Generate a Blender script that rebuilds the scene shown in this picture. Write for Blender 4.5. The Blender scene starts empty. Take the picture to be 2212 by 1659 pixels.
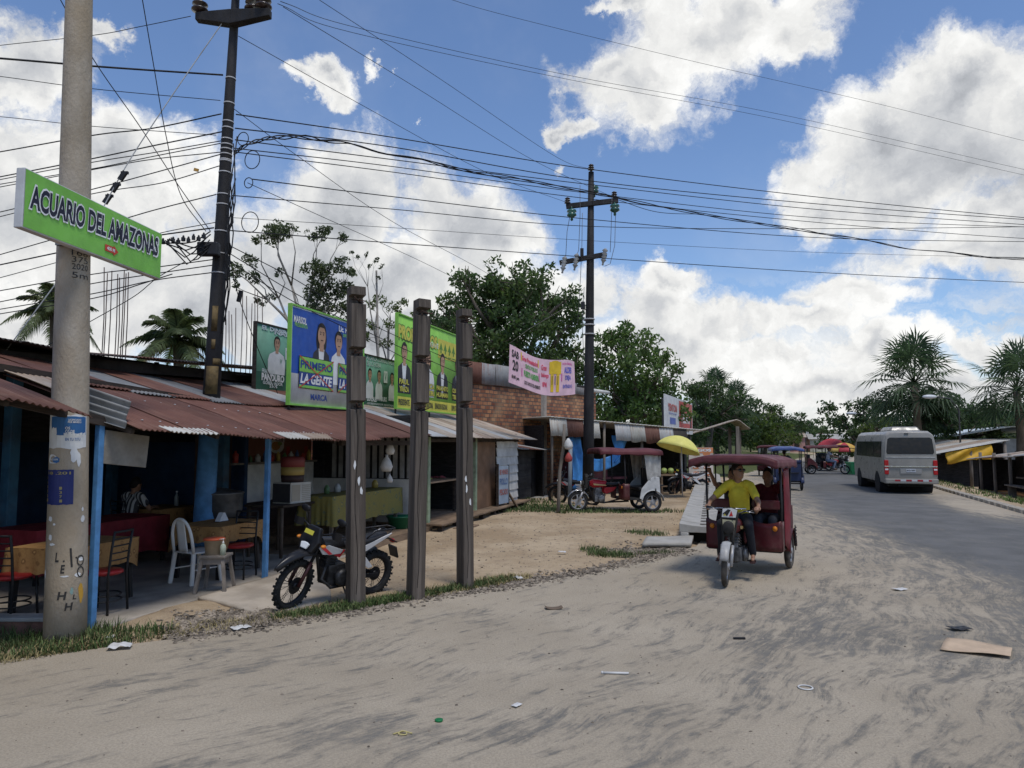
import bpy, bmesh, math, random
import numpy as np
from mathutils import Vector, Matrix, noise as mnoise
R = math.radians
random.seed(7)
rng = np.random.default_rng(7)
scene = bpy.context.scene
C = scene.collection

# ---------------------------------------------------------------- camera
CAM_H = 2.0
FPX = 1579.0                                   # focal length in units of a 2212 px wide picture
PITCH = math.atan(125.5 / FPX)
cd = bpy.data.cameras.new('camera')
cd.sensor_width = 36.0
cd.lens = 36.0 * FPX / 2212.0
cd.clip_start = 0.1
cd.clip_end = 6000
cam = bpy.data.objects.new('camera', cd)
C.objects.link(cam)
cam.location = (0, 0, CAM_H)
cam.rotation_euler = (R(90) + PITCH, 0, 0)
scene.camera = cam
CP, SP = math.cos(PITCH), math.sin(PITCH)

def ray(px, py):
    a, b = (px - 1106.0) / FPX, (829.5 - py) / FPX
    return Vector((a, CP - b * SP, SP + b * CP))
def G(px, py, z=0.0):                          # a pixel's point on the level z
    d = ray(px, py); k = (z - CAM_H) / d.z
    return Vector((d.x * k, d.y * k, z))
def P(px, py, Y):                              # a pixel's point at depth Y
    d = ray(px, py); k = Y / d.y
    return Vector((d.x * k, Y, CAM_H + d.z * k))

# ---------------------------------------------------------------- sun, sky, exposure
CL_HI, CL_LO, SKY_TINT = 7.0, 3.9, (0.97, 1.05, 1.18)
SUN_EL, SUN_AZ = R(68), R(150)                 # azimuth clockwise from +Y: behind the camera, to the right
sdir = Vector((math.sin(SUN_AZ) * math.cos(SUN_EL), math.cos(SUN_AZ) * math.cos(SUN_EL), math.sin(SUN_EL)))
sl = bpy.data.lights.new('sun', 'SUN'); sl.energy = 1.7; sl.angle = R(14); sl.color = (1.0, 0.95, 0.88)
so = bpy.data.objects.new('sun', sl); C.objects.link(so)
so.rotation_euler = (-sdir).to_track_quat('-Z', 'Y').to_euler()
so.location = (0, 0, 30)

vs = scene.view_settings
vs.view_transform = 'Standard'; vs.look = 'None'; vs.exposure = 0.36; vs.gamma = 1.0; vs.use_curve_mapping = False
scene.cycles.use_denoising = True
scene.cycles.max_bounces = 6
scene.cycles.transparent_max_bounces = 8
scene.cycles.caustics_reflective = False
scene.cycles.caustics_refractive = False

W = bpy.data.worlds.new('World'); scene.world = W; W.use_nodes = True
nt = W.node_tree; nt.nodes.clear()
class NB:                                      # small node-building helper
    def __init__(s, nt): s.nt = nt
    def n(s, typ, **kw):
        nd = s.nt.nodes.new(typ)
        for k, v in kw.items(): setattr(nd, k, v)
        return nd
    def put(s, sock, v):
        if isinstance(v, bpy.types.NodeSocket): s.nt.links.new(v, sock)
        else:
            try: sock.default_value = v
            except Exception: sock.default_value = tuple(v) + (1,)
    def math(s, op, a, b=0.0, c=0.0, clamp=False):
        nd = s.n('ShaderNodeMath', operation=op, use_clamp=clamp)
        s.put(nd.inputs[0], a); s.put(nd.inputs[1], b); s.put(nd.inputs[2], c)
        return nd.outputs[0]
    def vm(s, op, a, b=None, c=None):
        nd = s.n('ShaderNodeVectorMath', operation=op)
        s.put(nd.inputs[0], a)
        if b is not None: s.put(nd.inputs[1], b)
        if c is not None: s.put(nd.inputs[2], c)
        return nd.outputs['Value'] if op in ('LENGTH', 'DOT_PRODUCT', 'DISTANCE') else nd.outputs[0]
    def noise(s, vec, scale, detail=4, rough=0.55, color=False, dist=0.0):
        nd = s.n('ShaderNodeTexNoise')
        if vec is not None: s.put(nd.inputs['Vector'], vec)
        nd.inputs['Scale'].default_value = scale; nd.inputs['Detail'].default_value = detail
        nd.inputs['Roughness'].default_value = rough; nd.inputs['Distortion'].default_value = dist
        return nd.outputs['Color' if color else 'Fac']
    def ramp(s, v, lo, hi, a=0.0, b=1.0, smooth=True):
        nd = s.n('ShaderNodeMapRange', interpolation_type='SMOOTHSTEP' if smooth else 'LINEAR', clamp=True)
        s.put(nd.inputs[0], v); s.put(nd.inputs[1], lo); s.put(nd.inputs[2], hi); s.put(nd.inputs[3], a); s.put(nd.inputs[4], b)
        return nd.outputs[0]
    def mix(s, f, a, b, blend='MIX'):
        nd = s.n('ShaderNodeMix', data_type='RGBA', blend_type=blend)
        s.put(nd.inputs[0], f)
        s.put(nd.inputs[6], a if isinstance(a, bpy.types.NodeSocket) else tuple(a)[:3] + (1,))
        s.put(nd.inputs[7], b if isinstance(b, bpy.types.NodeSocket) else tuple(b)[:3] + (1,))
        return nd.outputs[2]

wb = NB(nt)
tc = wb.n('ShaderNodeTexCoord')
sky = wb.n('ShaderNodeTexSky', sky_type='NISHITA', sun_disc=False)
sky.sun_elevation = SUN_EL; sky.sun_rotation = SUN_AZ
sky.altitude = 100; sky.air_density = 1.0; sky.dust_density = 0.6; sky.ozone_density = 2.5
D = wb.vm('NORMALIZE', tc.outputs['Generated'])
# cumulus: a field of elliptical masses round given sky directions, their outline broken up by noise
CLOUDS = [  # direction given as picture position, half-width, half-height (2212 px units)
 (30, 90, 170, 80), (180, 30, 60, 30), (270, 340, 165, 125), (70, 440, 210, 230), (230, 600, 300, 170), (370, 440, 80, 80),
 (740, 460, 125, 125), (690, 580, 190, 110), (950, 490, 150, 105), (850, 610, 260, 110), (1090, 520, 90, 75), (1200, 650, 150, 80),
 (640, 195, 50, 30), (700, 178, 46, 36), (690, 220, 40, 30), (806, 190, 30, 20), (835, 205, 18, 12), (912, 272, 12, 8), (1255, 350, 26, 18),
 (1385, 175, 115, 105), (1330, 160, 85, 60), (1560, 45, 240, 85), (1480, 80, 140, 80), (1275, 262, 38, 24), (1395, 245, 46, 42), (1690, 90, 70, 60), (1320, 0, 75, 22),
 (1880, 270, 125, 105), (1750, 345, 85, 75), (2080, 190, 160, 105), (2060, 340, 260, 170), (2180, 480, 200, 120), (1950, 430, 170, 70), (2260, 250, 160, 160),
 (1450, 620, 75, 42), (1400, 680, 120, 70), (1560, 710, 140, 72), (1700, 690, 110, 40), (1900, 640, 110, 42), (1960, 655, 130, 36), (1830, 705, 150, 42),
 (1660, 790, 200, 70), (1960, 775, 170, 55), (2170, 760, 130, 45), (1780, 860, 300, 60), (1500, 830, 170, 80), (2150, 850, 200, 60), (1330, 760, 120, 60),
 (120, 720, 330, 110), (470, 690, 230, 90), (900, 720, 300, 60), (1480, 760, 160, 70), (2120, 560, 230, 70), (1800, 420, 90, 60),
 # sky outside the picture
 (-500, 300, 380, 240), (-900, 700, 400, 200), (2800, 500, 380, 220), (3300, 200, 420, 240), (500, -500, 340, 190), (1700, -650, 420, 220)]
wn = wb.noise(D, 3.4, 4, 0.6, color=True)
wv = wb.vm('MULTIPLY_ADD', wn, (0.20, 0.20, 0.15), (-0.10, -0.10, -0.075))
wn2 = wb.noise(D, 15, 6, 0.66, color=True)
wv2 = wb.vm('MULTIPLY_ADD', wn2, (0.085,) * 3, (-0.0425,) * 3)
Dw = wb.vm('ADD', wb.vm('ADD', D, wv), wv2)
dist = None
for (px, py, rx, ry) in CLOUDS:
    c = ray(px, py); L = c.length; c = c / L
    kx, ky = FPX * L / rx / 1.12, FPX * L / ry / 1.12
    S = Vector((kx, kx, ky))
    q = wb.vm('MULTIPLY_ADD', Dw, tuple(S), tuple(-c[i] * S[i] for i in range(3)))
    l = wb.vm('LENGTH', q)
    dist = l if dist is None else wb.math('SMOOTH_MIN', dist, l, 0.25)
f1 = wb.noise(Dw, 8, 9, 0.66)
dens = wb.math('ADD', wb.math('SUBTRACT', 1.03, dist), wb.math('MULTIPLY_ADD', f1, 1.7, -0.85))
veil = wb.ramp(wb.noise(D, 2.3, 6, 0.6), 0.50, 0.85, 0, 0.22)
cover = wb.ramp(dens, -0.12, 0.42)
sz = wb.n('ShaderNodeSeparateXYZ'); nt.links.new(D, sz.inputs[0])
low = wb.noise(wb.vm('MULTIPLY', wb.vm('ADD', D, wv2), (3.2, 3.2, 13.0)), 1.6, 7, 0.6)
lowb = wb.math('MULTIPLY', wb.ramp(low, 0.40, 0.58, 0, 0.93), wb.ramp(sz.outputs[2], 0.10, 0.24, 1, 0))
cover = wb.math('MAXIMUM', wb.math('MAXIMUM', cover, veil), lowb)
up = wb.vm('ADD', Dw, (0.016, -0.004, 0.034))
f2 = wb.noise(up, 8, 6, 0.60)
relief = wb.math('SUBTRACT', f1, f2)
big = wb.noise(wb.vm('ADD', D, (3.1, 0.4, 1.7)), 3.6, 4, 0.55)
thick = wb.math('ADD', wb.ramp(dens, 0.25, 1.5), wb.math('MULTIPLY_ADD', big, 2.2, -1.02))
lum = wb.math('ADD', wb.ramp(thick, -0.05, 1.0, CL_HI, CL_LO), wb.math('MULTIPLY', relief, 8.0))
lum = wb.math('MINIMUM', wb.math('MAXIMUM', lum, 3.0), CL_HI + 0.8)
ccol = wb.mix(wb.ramp(lum, 3.5, 7.0), (0.92, 0.96, 1.03), (1.0, 1.0, 0.985))
vs_ = wb.n('ShaderNodeVectorMath', operation='SCALE'); nt.links.new(ccol, vs_.inputs[0]); nt.links.new(lum, vs_.inputs['Scale'])
skyc = wb.mix(1.0, sky.outputs[0], SKY_TINT, 'MULTIPLY')
final = wb.mix(cover, skyc, vs_.outputs[0])
bg = wb.n('ShaderNodeBackground'); bg.inputs['Strength'].default_value = 0.10
nt.links.new(final, bg.inputs['Color'])
wo = wb.n('ShaderNodeOutputWorld'); nt.links.new(bg.outputs[0], wo.inputs[0])
W.cycles.sampling_method = 'MANUAL'; W.cycles.sample_map_resolution = 512

# ---------------------------------------------------------------- mesh builder
def frames(pts):
    pts = [Vector(p) for p in pts]; out = []; prev = None
    for i, p in enumerate(pts):
        t = (pts[min(i + 1, len(pts) - 1)] - pts[max(i - 1, 0)])
        t = t.normalized() if t.length > 1e-9 else Vector((0, 0, 1))
        if prev is None:
            a = Vector((0, 0, 1)) if abs(t.z) < 0.9 else Vector((1, 0, 0))
            u = a.cross(t).normalized()
        else:
            u = (prev - t * prev.dot(t)); u = u.normalized() if u.length > 1e-6 else prev
        prev = u; out.append((p, t, u, t.cross(u)))
    return out
class MB:
    def __init__(s): s.v = []; s.f = []; s.m = []; s.sm = []
    def add(s, vs, fs, mi=0, smooth=False):
        o = len(s.v); s.v.extend(tuple(v) for v in vs); s.f.extend(tuple(i + o for i in f) for f in fs)
        s.m.extend([mi] * len(fs)); s.sm.extend([smooth] * len(fs)); return s
    def box(s, c, d, rot=None, mi=0, taper=None):
        x, y, z = d[0] / 2, d[1] / 2, d[2] / 2; t = taper or (1, 1)
        vs = [Vector((a * x * (t[0] if e > 0 else 1), b * y * (t[1] if e > 0 else 1), e * z)) for e in (-1, 1) for a, b in ((-1, -1), (1, -1), (1, 1), (-1, 1))]
        if rot is not None:
            M_ = rot if isinstance(rot, Matrix) else Matrix.Rotation(rot, 3, 'Z'); vs = [M_ @ v for v in vs]
        c = Vector(c)
        return s.add([v + c for v in vs], [(3, 2, 1, 0), (4, 5, 6, 7), (0, 1, 5, 4), (1, 2, 6, 5), (2, 3, 7, 6), (3, 0, 4, 7)], mi)
    def bx(s, x0, x1, y0, y1, z0, z1, mi=0): return s.box(((x0 + x1) / 2, (y0 + y1) / 2, (z0 + z1) / 2), (x1 - x0, y1 - y0, z1 - z0), None, mi)
    def bar(s, p0, p1, w, h, mi=0, roll=None):
        p0, p1 = Vector(p0), Vector(p1); t = (p1 - p0).normalized()
        a = Vector((0, 0, 1)) if abs(t.z) < 0.95 else (roll or Vector((0, 1, 0)))
        u = a.cross(t).normalized(); w_ = t.cross(u)
        vs = [p + u * (i * w / 2) + w_ * (j * h / 2) for p in (p0, p1) for i, j in ((-1, -1), (1, -1), (1, 1), (-1, 1))]
        return s.add(vs, [(3, 2, 1, 0), (4, 5, 6, 7), (0, 1, 5, 4), (1, 2, 6, 5), (2, 3, 7, 6), (3, 0, 4, 7)], mi)
    def tube(s, pts, r, n=8, mi=0, caps=True, smooth=True, flat=1.0):
        fr = frames(pts); vs = []; fs = []
        for i, (p, t, u, w) in enumerate(fr):
            rr = r[i] if isinstance(r, (list, tuple)) else r
            for k in range(n):
                a = 2 * math.pi * k / n; vs.append(p + u * (rr * math.cos(a)) + w * (rr * flat * math.sin(a)))
        for i in range(len(fr) - 1):
            for k in range(n):
                a, b = i * n + k, i * n + (k + 1) % n; fs.append((a, b, b + n, a + n))
        s.add(vs, fs, mi, smooth)
        if caps:
            o = len(s.v) - len(vs); L = (len(fr) - 1) * n
            s.f += [tuple(o + k for k in reversed(range(n))), tuple(o + L + k for k in range(n))]; s.m += [mi] * 2; s.sm += [False] * 2
        return s
    def lathe(s, prof, n=20, c=(0, 0, 0), axis='Z', mi=0, smooth=True, scale=(1, 1, 1)):
        vs = []; fs = []; c = Vector(c)
        for r_, z in prof:
            for k in range(n):
                a = 2 * math.pi * k / n; x, y = r_ * math.cos(a) * scale[0], r_ * math.sin(a) * scale[1]
                v = {'Z': (x, y, z), 'Y': (x, z, -y), 'X': (z, x, y)}[axis] if not isinstance(axis, Matrix) else axis @ Vector((x, y, z))
                vs.append(c + Vector(v))
        for i in range(len(prof) - 1):
            for k in range(n):
                a, b = i * n + k, i * n + (k + 1) % n; fs.append((a, b, b + n, a + n))
        s.add(vs, fs, mi, smooth)
        o = len(s.v) - len(vs); L = (len(prof) - 1) * n
        if prof[0][0] > 1e-4: s.f.append(tuple(o + k for k in reversed(range(n)))); s.m.append(mi); s.sm.append(False)
        if prof[-1][0] > 1e-4: s.f.append(tuple(o + L + k for k in range(n))); s.m.append(mi); s.sm.append(False)
        return s
    def ell(s, c, r, n=12, m=8, mi=0, rot=None):
        vs = []; fs = []; c = Vector(c)
        for i in range(m + 1):
            th = math.pi * i / m
            for k in range(n):
                a = 2 * math.pi * k / n
                v = Vector((r[0] * math.sin(th) * math.cos(a), r[1] * math.sin(th) * math.sin(a), -r[2] * math.cos(th)))
                vs.append(c + (rot @ v if rot is not None else v))
        for i in range(m):
            for k in range(n):
                a, b = i * n + k, i * n + (k + 1) % n; fs.append((a, b, b + n, a + n))
        return s.add(vs, fs, mi, True)
    def torus(s, c, axis, Rr, r, n=24, m=8, mi=0, flat=1.0):
        ax = Vector(axis).normalized(); a0 = Vector((0, 0, 1)) if abs(ax.z) < .9 else Vector((1, 0, 0))
        u = a0.cross(ax).normalized(); w = ax.cross(u); c = Vector(c); vs = []; fs = []
        for i in range(n):
            a = 2 * math.pi * i / n; d = u * math.cos(a) + w * math.sin(a)
            for k in range(m):
                b = 2 * math.pi * k / m; vs.append(c + d * (Rr + r * math.cos(b)) + ax * (r * flat * math.sin(b)))
        for i in range(n):
            for k in range(m):
                fs.append((i * m + k, ((i + 1) % n) * m + k, ((i + 1) % n) * m + (k + 1) % m, i * m + (k + 1) % m))
        return s.add(vs, fs, mi, True)
    def grid(s, fn, nu, nv, mi=0, smooth=True, thick=None):
        vs = [Vector(fn(i / nu, j / nv)) for j in range(nv + 1) for i in range(nu + 1)]
        fs = [(j * (nu + 1) + i, j * (nu + 1) + i + 1, (j + 1) * (nu + 1) + i + 1, (j + 1) * (nu + 1) + i) for j in range(nv) for i in range(nu)]
        return s.add(vs, fs, mi, smooth)
    def prism(s, poly, y0, y1, mi=0, plane='XZ'):
        n = len(poly); f = {'XZ': lambda a, b, y: (a, y, b), 'XY': lambda a, b, y: (a, b, y), 'YZ': lambda a, b, y: (y, a, b)}[plane]
        vs = [f(a, b, y0) for a, b in poly] + [f(a, b, y1) for a, b in poly]
        fs = [tuple(range(n)), tuple(reversed(range(n, 2 * n)))] + [(i, i + n, (i + 1) % n + n, (i + 1) % n) for i in range(n)]
        return s.add(vs, fs, mi)
    def xf(s, M_, start=0):
        s.v[start:] = [tuple(M_ @ Vector(v)) for v in s.v[start:]]; return s
    def build(s, name, mats, parent=None, bevel=0, solid=0, normals=True, **tags):
        me = bpy.data.meshes.new(name); me.from_pydata(s.v, [], s.f)
        mats = mats if isinstance(mats, (list, tuple)) else [mats]
        for m in mats: me.materials.append(m)
        me.polygons.foreach_set('material_index', s.m); me.polygons.foreach_set('use_smooth', s.sm)
        if normals and len(s.f) < 40000:
            bm = bmesh.new(); bm.from_mesh(me); bmesh.ops.recalc_face_normals(bm, faces=bm.faces); bm.to_mesh(me); bm.free()
        me.update()
        o = bpy.data.objects.new(name, me); C.objects.link(o)
        if parent is not None: o.parent = parent
        if solid:
            md = o.modifiers.new('solid', 'SOLIDIFY'); md.thickness = solid; md.offset = 0
        if bevel:
            md = o.modifiers.new('bevel', 'BEVEL'); md.width = bevel; md.segments = 2; md.limit_method = 'ANGLE'; md.angle_limit = R(40); md.harden_normals = False
        return tag(o, **tags)
def tag(o, label=None, cat=None, group=None, kind=None, loc=None, rz=None, rot=None):
    if label: o['label'] = label
    if cat: o['category'] = cat
    if group: o['group'] = group
    if kind: o['kind'] = kind
    if loc is not None: o.location = loc
    if rz is not None: o.rotation_euler = (0, 0, rz)
    if rot is not None: o.rotation_euler = rot
    return o
def thing(name, label, cat, loc=(0, 0, 0), rz=0.0, group=None):
    o = bpy.data.objects.new(name, None); C.objects.link(o); o.empty_display_size = 0.2
    return tag(o, label, cat, group, None, loc, rz)
def detach(o, label, cat):
    p = o.parent; o.parent = None; o.location = p.location.copy(); o.rotation_euler = p.rotation_euler.copy(); return tag(o, label, cat)
def kids(o): return [c for c in bpy.data.objects if c.parent == o]
def copy_tree(o, parent=None, loc=None, rz=None, label=None, group=None, swap=None, scale=None):
    c = o.copy(); C.objects.link(c)
    if parent is not None: c.parent = parent
    if loc is not None: c.location = loc
    if rz is not None: c.rotation_euler = (0, 0, rz)
    if scale is not None: c.scale = scale if hasattr(scale, '__len__') else (scale,) * 3
    if label: c['label'] = label
    if group: c['group'] = group
    if swap and c.data and any(m and m.name in swap for m in c.data.materials):
        c.data = c.data.copy()
        for i, m in enumerate(c.data.materials):
            if m and m.name in swap: c.data.materials[i] = swap[m.name]
    for ch in kids(o): copy_tree(ch, c, swap=swap)
    return c

# ---------------------------------------------------------------- materials
def M(name, col, rough=0.8, var=0.22, scale=3.0, metal=0.0, bump=0.0, bscale=40.0, col2=None, lo=0.35, hi=0.65, stretch=(1, 1, 1), spec=0.3, detail=6, dirt=0.0, dcol=(0.12, 0.09, 0.06), dscale=1.3, rndisl=0.0, trans=0.0, coords='Object'):
    m = bpy.data.materials.new(name); m.use_nodes = True; nt = m.node_tree; b = NB(nt)
    bs = nt.nodes['Principled BSDF']
    t = b.n('ShaderNodeTexCoord'); mp = b.n('ShaderNodeMapping'); mp.inputs['Scale'].default_value = stretch
    nt.links.new(t.outputs[coords], mp.inputs[0]); v = mp.outputs[0]
    a = tuple(c * (1 - var) for c in col); c2 = col2 or tuple(min(1, c * (1 + var)) for c in col)
    f = b.ramp(b.noise(v, scale, detail, 0.6), lo, hi)
    col_ = b.mix(f, a if not col2 else col, c2)
    if rndisl:
        gi = b.n('ShaderNodeNewGeometry'); h = b.n('ShaderNodeHueSaturation')
        nt.links.new(col_, h.inputs['Color']); b.put(h.inputs['Value'], b.math('MULTIPLY_ADD', gi.outputs['Random Per Island'], 2 * rndisl, 1 - rndisl)); col_ = h.outputs[0]
    if dirt:
        fd = b.math('MULTIPLY', b.ramp(b.noise(v, dscale, 8, 0.65), 0.45, 0.7), dirt); col_ = b.mix(fd, col_, dcol)
    nt.links.new(col_, bs.inputs['Base Color'])
    b.put(bs.inputs['Roughness'], b.ramp(b.noise(v, scale * 2.3, 4), 0.3, 0.7, max(0, rough - 0.1), min(1, rough + 0.1)))
    bs.inputs['Metallic'].default_value = metal; bs.inputs['Specular IOR Level'].default_value = spec
    if trans: bs.inputs['Transmission Weight'].default_value = trans
    if bump:
        bn = b.n('ShaderNodeBump'); bn.inputs['Strength'].default_value = bump; bn.inputs['Distance'].default_value = 0.02
        nt.links.new(b.noise(v, bscale, 5, 0.6), bn.inputs['Height']); nt.links.new(bn.outputs[0], bs.inputs['Normal'])
    return m
def flat(name, col, rough=0.6, var=0.06, **k): return M(name, col, rough, var, **k)

# ---------------------------------------------------------------- lettering and printed artwork
_TX = {}
def text_geo(s, off=0.0, shear=0.0):
    k = (s, off, shear)
    if k not in _TX:
        cu = bpy.data.curves.new('t', 'FONT'); cu.body = s; cu.offset = off; cu.shear = shear; cu.resolution_u = 3; cu.fill_mode = 'FRONT'
        ob = bpy.data.objects.new('t', cu); me = bpy.data.meshes.new_from_object(ob)
        vs = [(v.co.x, v.co.y) for v in me.vertices]; fs = [tuple(p.vertices) for p in me.polygons]
        bpy.data.objects.remove(ob); bpy.data.curves.remove(cu); bpy.data.meshes.remove(me)
        x0, x1 = min(v[0] for v in vs), max(v[0] for v in vs); y0, y1 = min(v[1] for v in vs), max(v[1] for v in vs)
        _TX[k] = ([((x - x0) / (x1 - x0), (y - y0) / (y1 - y0)) for x, y in vs], fs, (x1 - x0) / (y1 - y0))
    return _TX[k]
class Art:                                     # printed artwork on a sheet: x right, y up, facing -Y
    def __init__(s, step=0.0025, base=0.003): s.mb = MB(); s.step = step; s.base = base
    def _y(s, L): return -(s.base + s.step * L)
    def poly(s, pts, mi, L=0):
        s.mb.add([(x, s._y(L), y) for x, y in pts], [tuple(range(len(pts)))], mi); return s
    def rect(s, x, y, w, h, mi, L=0, nu=1, nv=1):
        s.mb.grid(lambda a, b: (x + a * w, s._y(L), y + b * h), nu, nv, mi, False); return s
    def ell(s, x, y, rx, ry, mi, L=0, n=20, a0=0, a1=2 * math.pi):
        return s.poly([(x + rx * math.cos(a0 + (a1 - a0) * i / n), y + ry * math.sin(a0 + (a1 - a0) * i / n)) for i in range(n)], mi, L)
    def line(s, x0, y0, x1, y1, w, mi, L=0):
        dx, dy = x1 - x0, y1 - y0; l = math.hypot(dx, dy); nx, ny = -dy / l * w / 2, dx / l * w / 2
        return s.poly([(x0 + nx, y0 + ny), (x0 - nx, y0 - ny), (x1 - nx, y1 - ny), (x1 + nx, y1 + ny)], mi, L)
    def text(s, t, x, y, h, mi, L=1, w=None, off=0.03, shear=0.0, align='l', outline=None, slope=0.0):
        vs, fs, asp = text_geo(t, off, shear); w = w or h * asp * 0.9
        x0 = x - (w / 2 if align == 'c' else w if align == 'r' else 0)
        if outline is not None:
            v2, f2, a2 = text_geo(t, off + 0.045, shear); e = h * 0.08
            s.mb.add([(x0 - e + a * (w + 2 * e), s._y(L - 1) - s.step * 0.5, y - e + b * (h + 2 * e) + slope * a) for a, b in v2], f2, outline)
        s.mb.add([(x0 + a * w, s._y(L), y + b * h + slope * a) for a, b in vs], fs, mi); return s
    def person(s, x, y, h, skin, top, hair, L=1, long=False, shirt=None, w=1.0):
        r = h * 0.15; hy = y + h - r * 1.35; sw = h * 0.33 * w
        if long: s.ell(x, hy - r * 0.5, r * 1.05, r * 1.75, hair, L)
        s.poly([(x - sw, y), (x - sw * 1.02, y + h * .35), (x - sw * .85, y + h * .50), (x - r * .5, y + h * .60), (x + r * .5, y + h * .60), (x + sw * .85, y + h * .50), (x + sw * 1.02, y + h * .35), (x + sw, y)], top, L + 1)
        if shirt is not None: s.poly([(x - sw * .10, y + h * .02), (x - sw * .32, y + h * .58), (x + sw * .32, y + h * .58), (x + sw * .10, y + h * .02)], shirt, L + 2)
        s.rect(x - r * .42, y + h * .54, r * .84, r * 1.1, skin, L + 3)
        s.ell(x, hy + r * .25, r * .92, r * 1.12, hair, L + 2); s.ell(x, hy - r * .05, r * .76, r * 1.08, skin, L + 4)
        s.ell(x, hy + r * .82, r * .74, r * .42, hair, L + 5, a0=0, a1=math.pi)
        for e in (-1, 1): s.ell(x + e * r * .3, hy + r * .12, r * .12, r * .07, hair, L + 6, n=8); s.line(x + e * r * .12, hy + r * .34, x + e * r * .46, hy + r * .34, r * .08, hair, L + 6)
        s.line(x - r * .24, hy - r * .52, x + r * .24, hy - r * .52, r * .08, hair, L + 6); return s
    def warp(s, fn): s.mb.v = [tuple(fn(Vector(v))) for v in s.mb.v]; return s
# ================================================================ setting: ground, road, floors
P0 = Vector((-4.40, 7.82, 0)); FA = R(73.1)    # corner of the eating place; its front runs along angle FA
fd = Vector((math.cos(FA), math.sin(FA), 0)); fn = Vector((-math.sin(FA), math.cos(FA), 0))
def F(s, t, z=0.0): return P0 + fd * s + fn * t + Vector((0, 0, z))
def sm(a, b, x):
    k = np.clip((x - a) / (b - a), 0, 1); return k * k * (3 - 2 * k)
EY = [-40, 5.5, 6.85, 7.64, 8.63, 9.94, 11.51, 14.28, 17, 21, 26.6, 45, 80, 158, 420, 900]
EX = [-50, -6.2, -4.75, -3.45, -2.25, -0.70, 1.30, 3.55, 4.55, 5.65, 7.2, 14.0, 30.5, 67.5, 195, 450]
RY = [-40, 0, 20.66, 29.9, 33.6, 57.9, 158, 420, 900]
RX = [-6, 7.2, 14.3, 17.6, 19.0, 27.6, 75.0, 212, 480]
def road_l(y): return np.interp(y, EY, EX)
def road_r(y): return np.interp(y, RY, RX)
def vnoise(x, y, sc, seed=0):
    return np.array([mnoise.noise((a * sc + seed, b * sc - seed, seed * .37)) for a, b in zip(x, y)])
def ground_h(x, y):
    dl = (road_l(y) - x) * 0.72; dr = (x - road_r(y)) * 0.95
    h = -0.06 + 0.085 * sm(-0.15, 0.45, dl) + 0.06 * sm(0.1, 0.6, dr)
    near = (np.abs(x) < 30) & (y > 0) & (y < 60)
    n1 = np.zeros_like(x); n2 = np.zeros_like(x)
    n1[near] = vnoise(x[near], y[near], 0.9); n2[near] = vnoise(x[near], y[near], 3.1, 5)
    off = sm(0.0, 0.6, np.maximum(dl, dr))
    h = h + off * (0.035 * n1 + 0.015 * n2) + 0.008 * n2
    s_ = (x + 4.40) * fd.x + (y - 7.82) * fd.y; t_ = (x + 4.40) * fn.x + (y - 7.82) * fn.y
    h = h + 0.06 * sm(-3.2, -0.6, t_) * sm(5, 9, s_)                 # the forecourt rises a little towards the sheds
    h = h + 0.10 * np.exp(-(((s_ - 1.0) / .55) ** 2 + ((t_ + .30) / .30) ** 2))   # earth mound by the slab
    h = h + 0.09 * np.exp(-(((x - 2.2) / 1.0) ** 2 + ((y - 15.2) / 1.0) ** 2)) - 0.05 * np.exp(-(((x - 2.6) / .7) ** 2 + ((y - 13.7) / .5) ** 2))
    h = np.where((t_ > 0.0) & ((y > 7.9) | (s_ > 0)), np.where((s_ < 7.5), -0.02, h), h)
    h = h - 0.38 * sm(1.0, 3.5, dr) * sm(15, 24, y) * (1 - sm(50, 80, y))
    far = np.maximum(0, y - 160); h = h + 6.0 * sm(200, 900, np.abs(x)) + 0.0 * far
    return h
def ground_z(x, y): return float(ground_h(np.array([float(x)]), np.array([float(y)]))[0])

def sheet(name, xs2, ys2, zs2, mat, attrs=None, **tags):
    nv, nu = xs2.shape
    me = bpy.data.meshes.new(name)
    co = np.stack([xs2, ys2, zs2], -1).reshape(-1, 3)
    idx = np.arange(nv * nu).reshape(nv, nu)
    q = np.stack([idx[:-1, :-1], idx[:-1, 1:], idx[1:, 1:], idx[1:, :-1]], -1).reshape(-1, 4)
    me.vertices.add(len(co)); me.vertices.foreach_set('co', co.ravel())
    me.loops.add(q.size); me.loops.foreach_set('vertex_index', q.ravel())
    me.polygons.add(len(q)); me.polygons.foreach_set('loop_start', np.arange(len(q)) * 4); me.polygons.foreach_set('loop_total', np.full(len(q), 4))
    me.polygons.foreach_set('use_smooth', np.ones(len(q), bool))
    me.update(); me.validate()
    for k, a in (attrs or {}).items():
        at = me.attributes.new(k, 'FLOAT', 'POINT'); at.data.foreach_set('value', a.reshape(-1).astype(np.float32))
    me.materials.append(mat)
    o = bpy.data.objects.new(name, me); C.objects.link(o); return tag(o, **tags)

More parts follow.
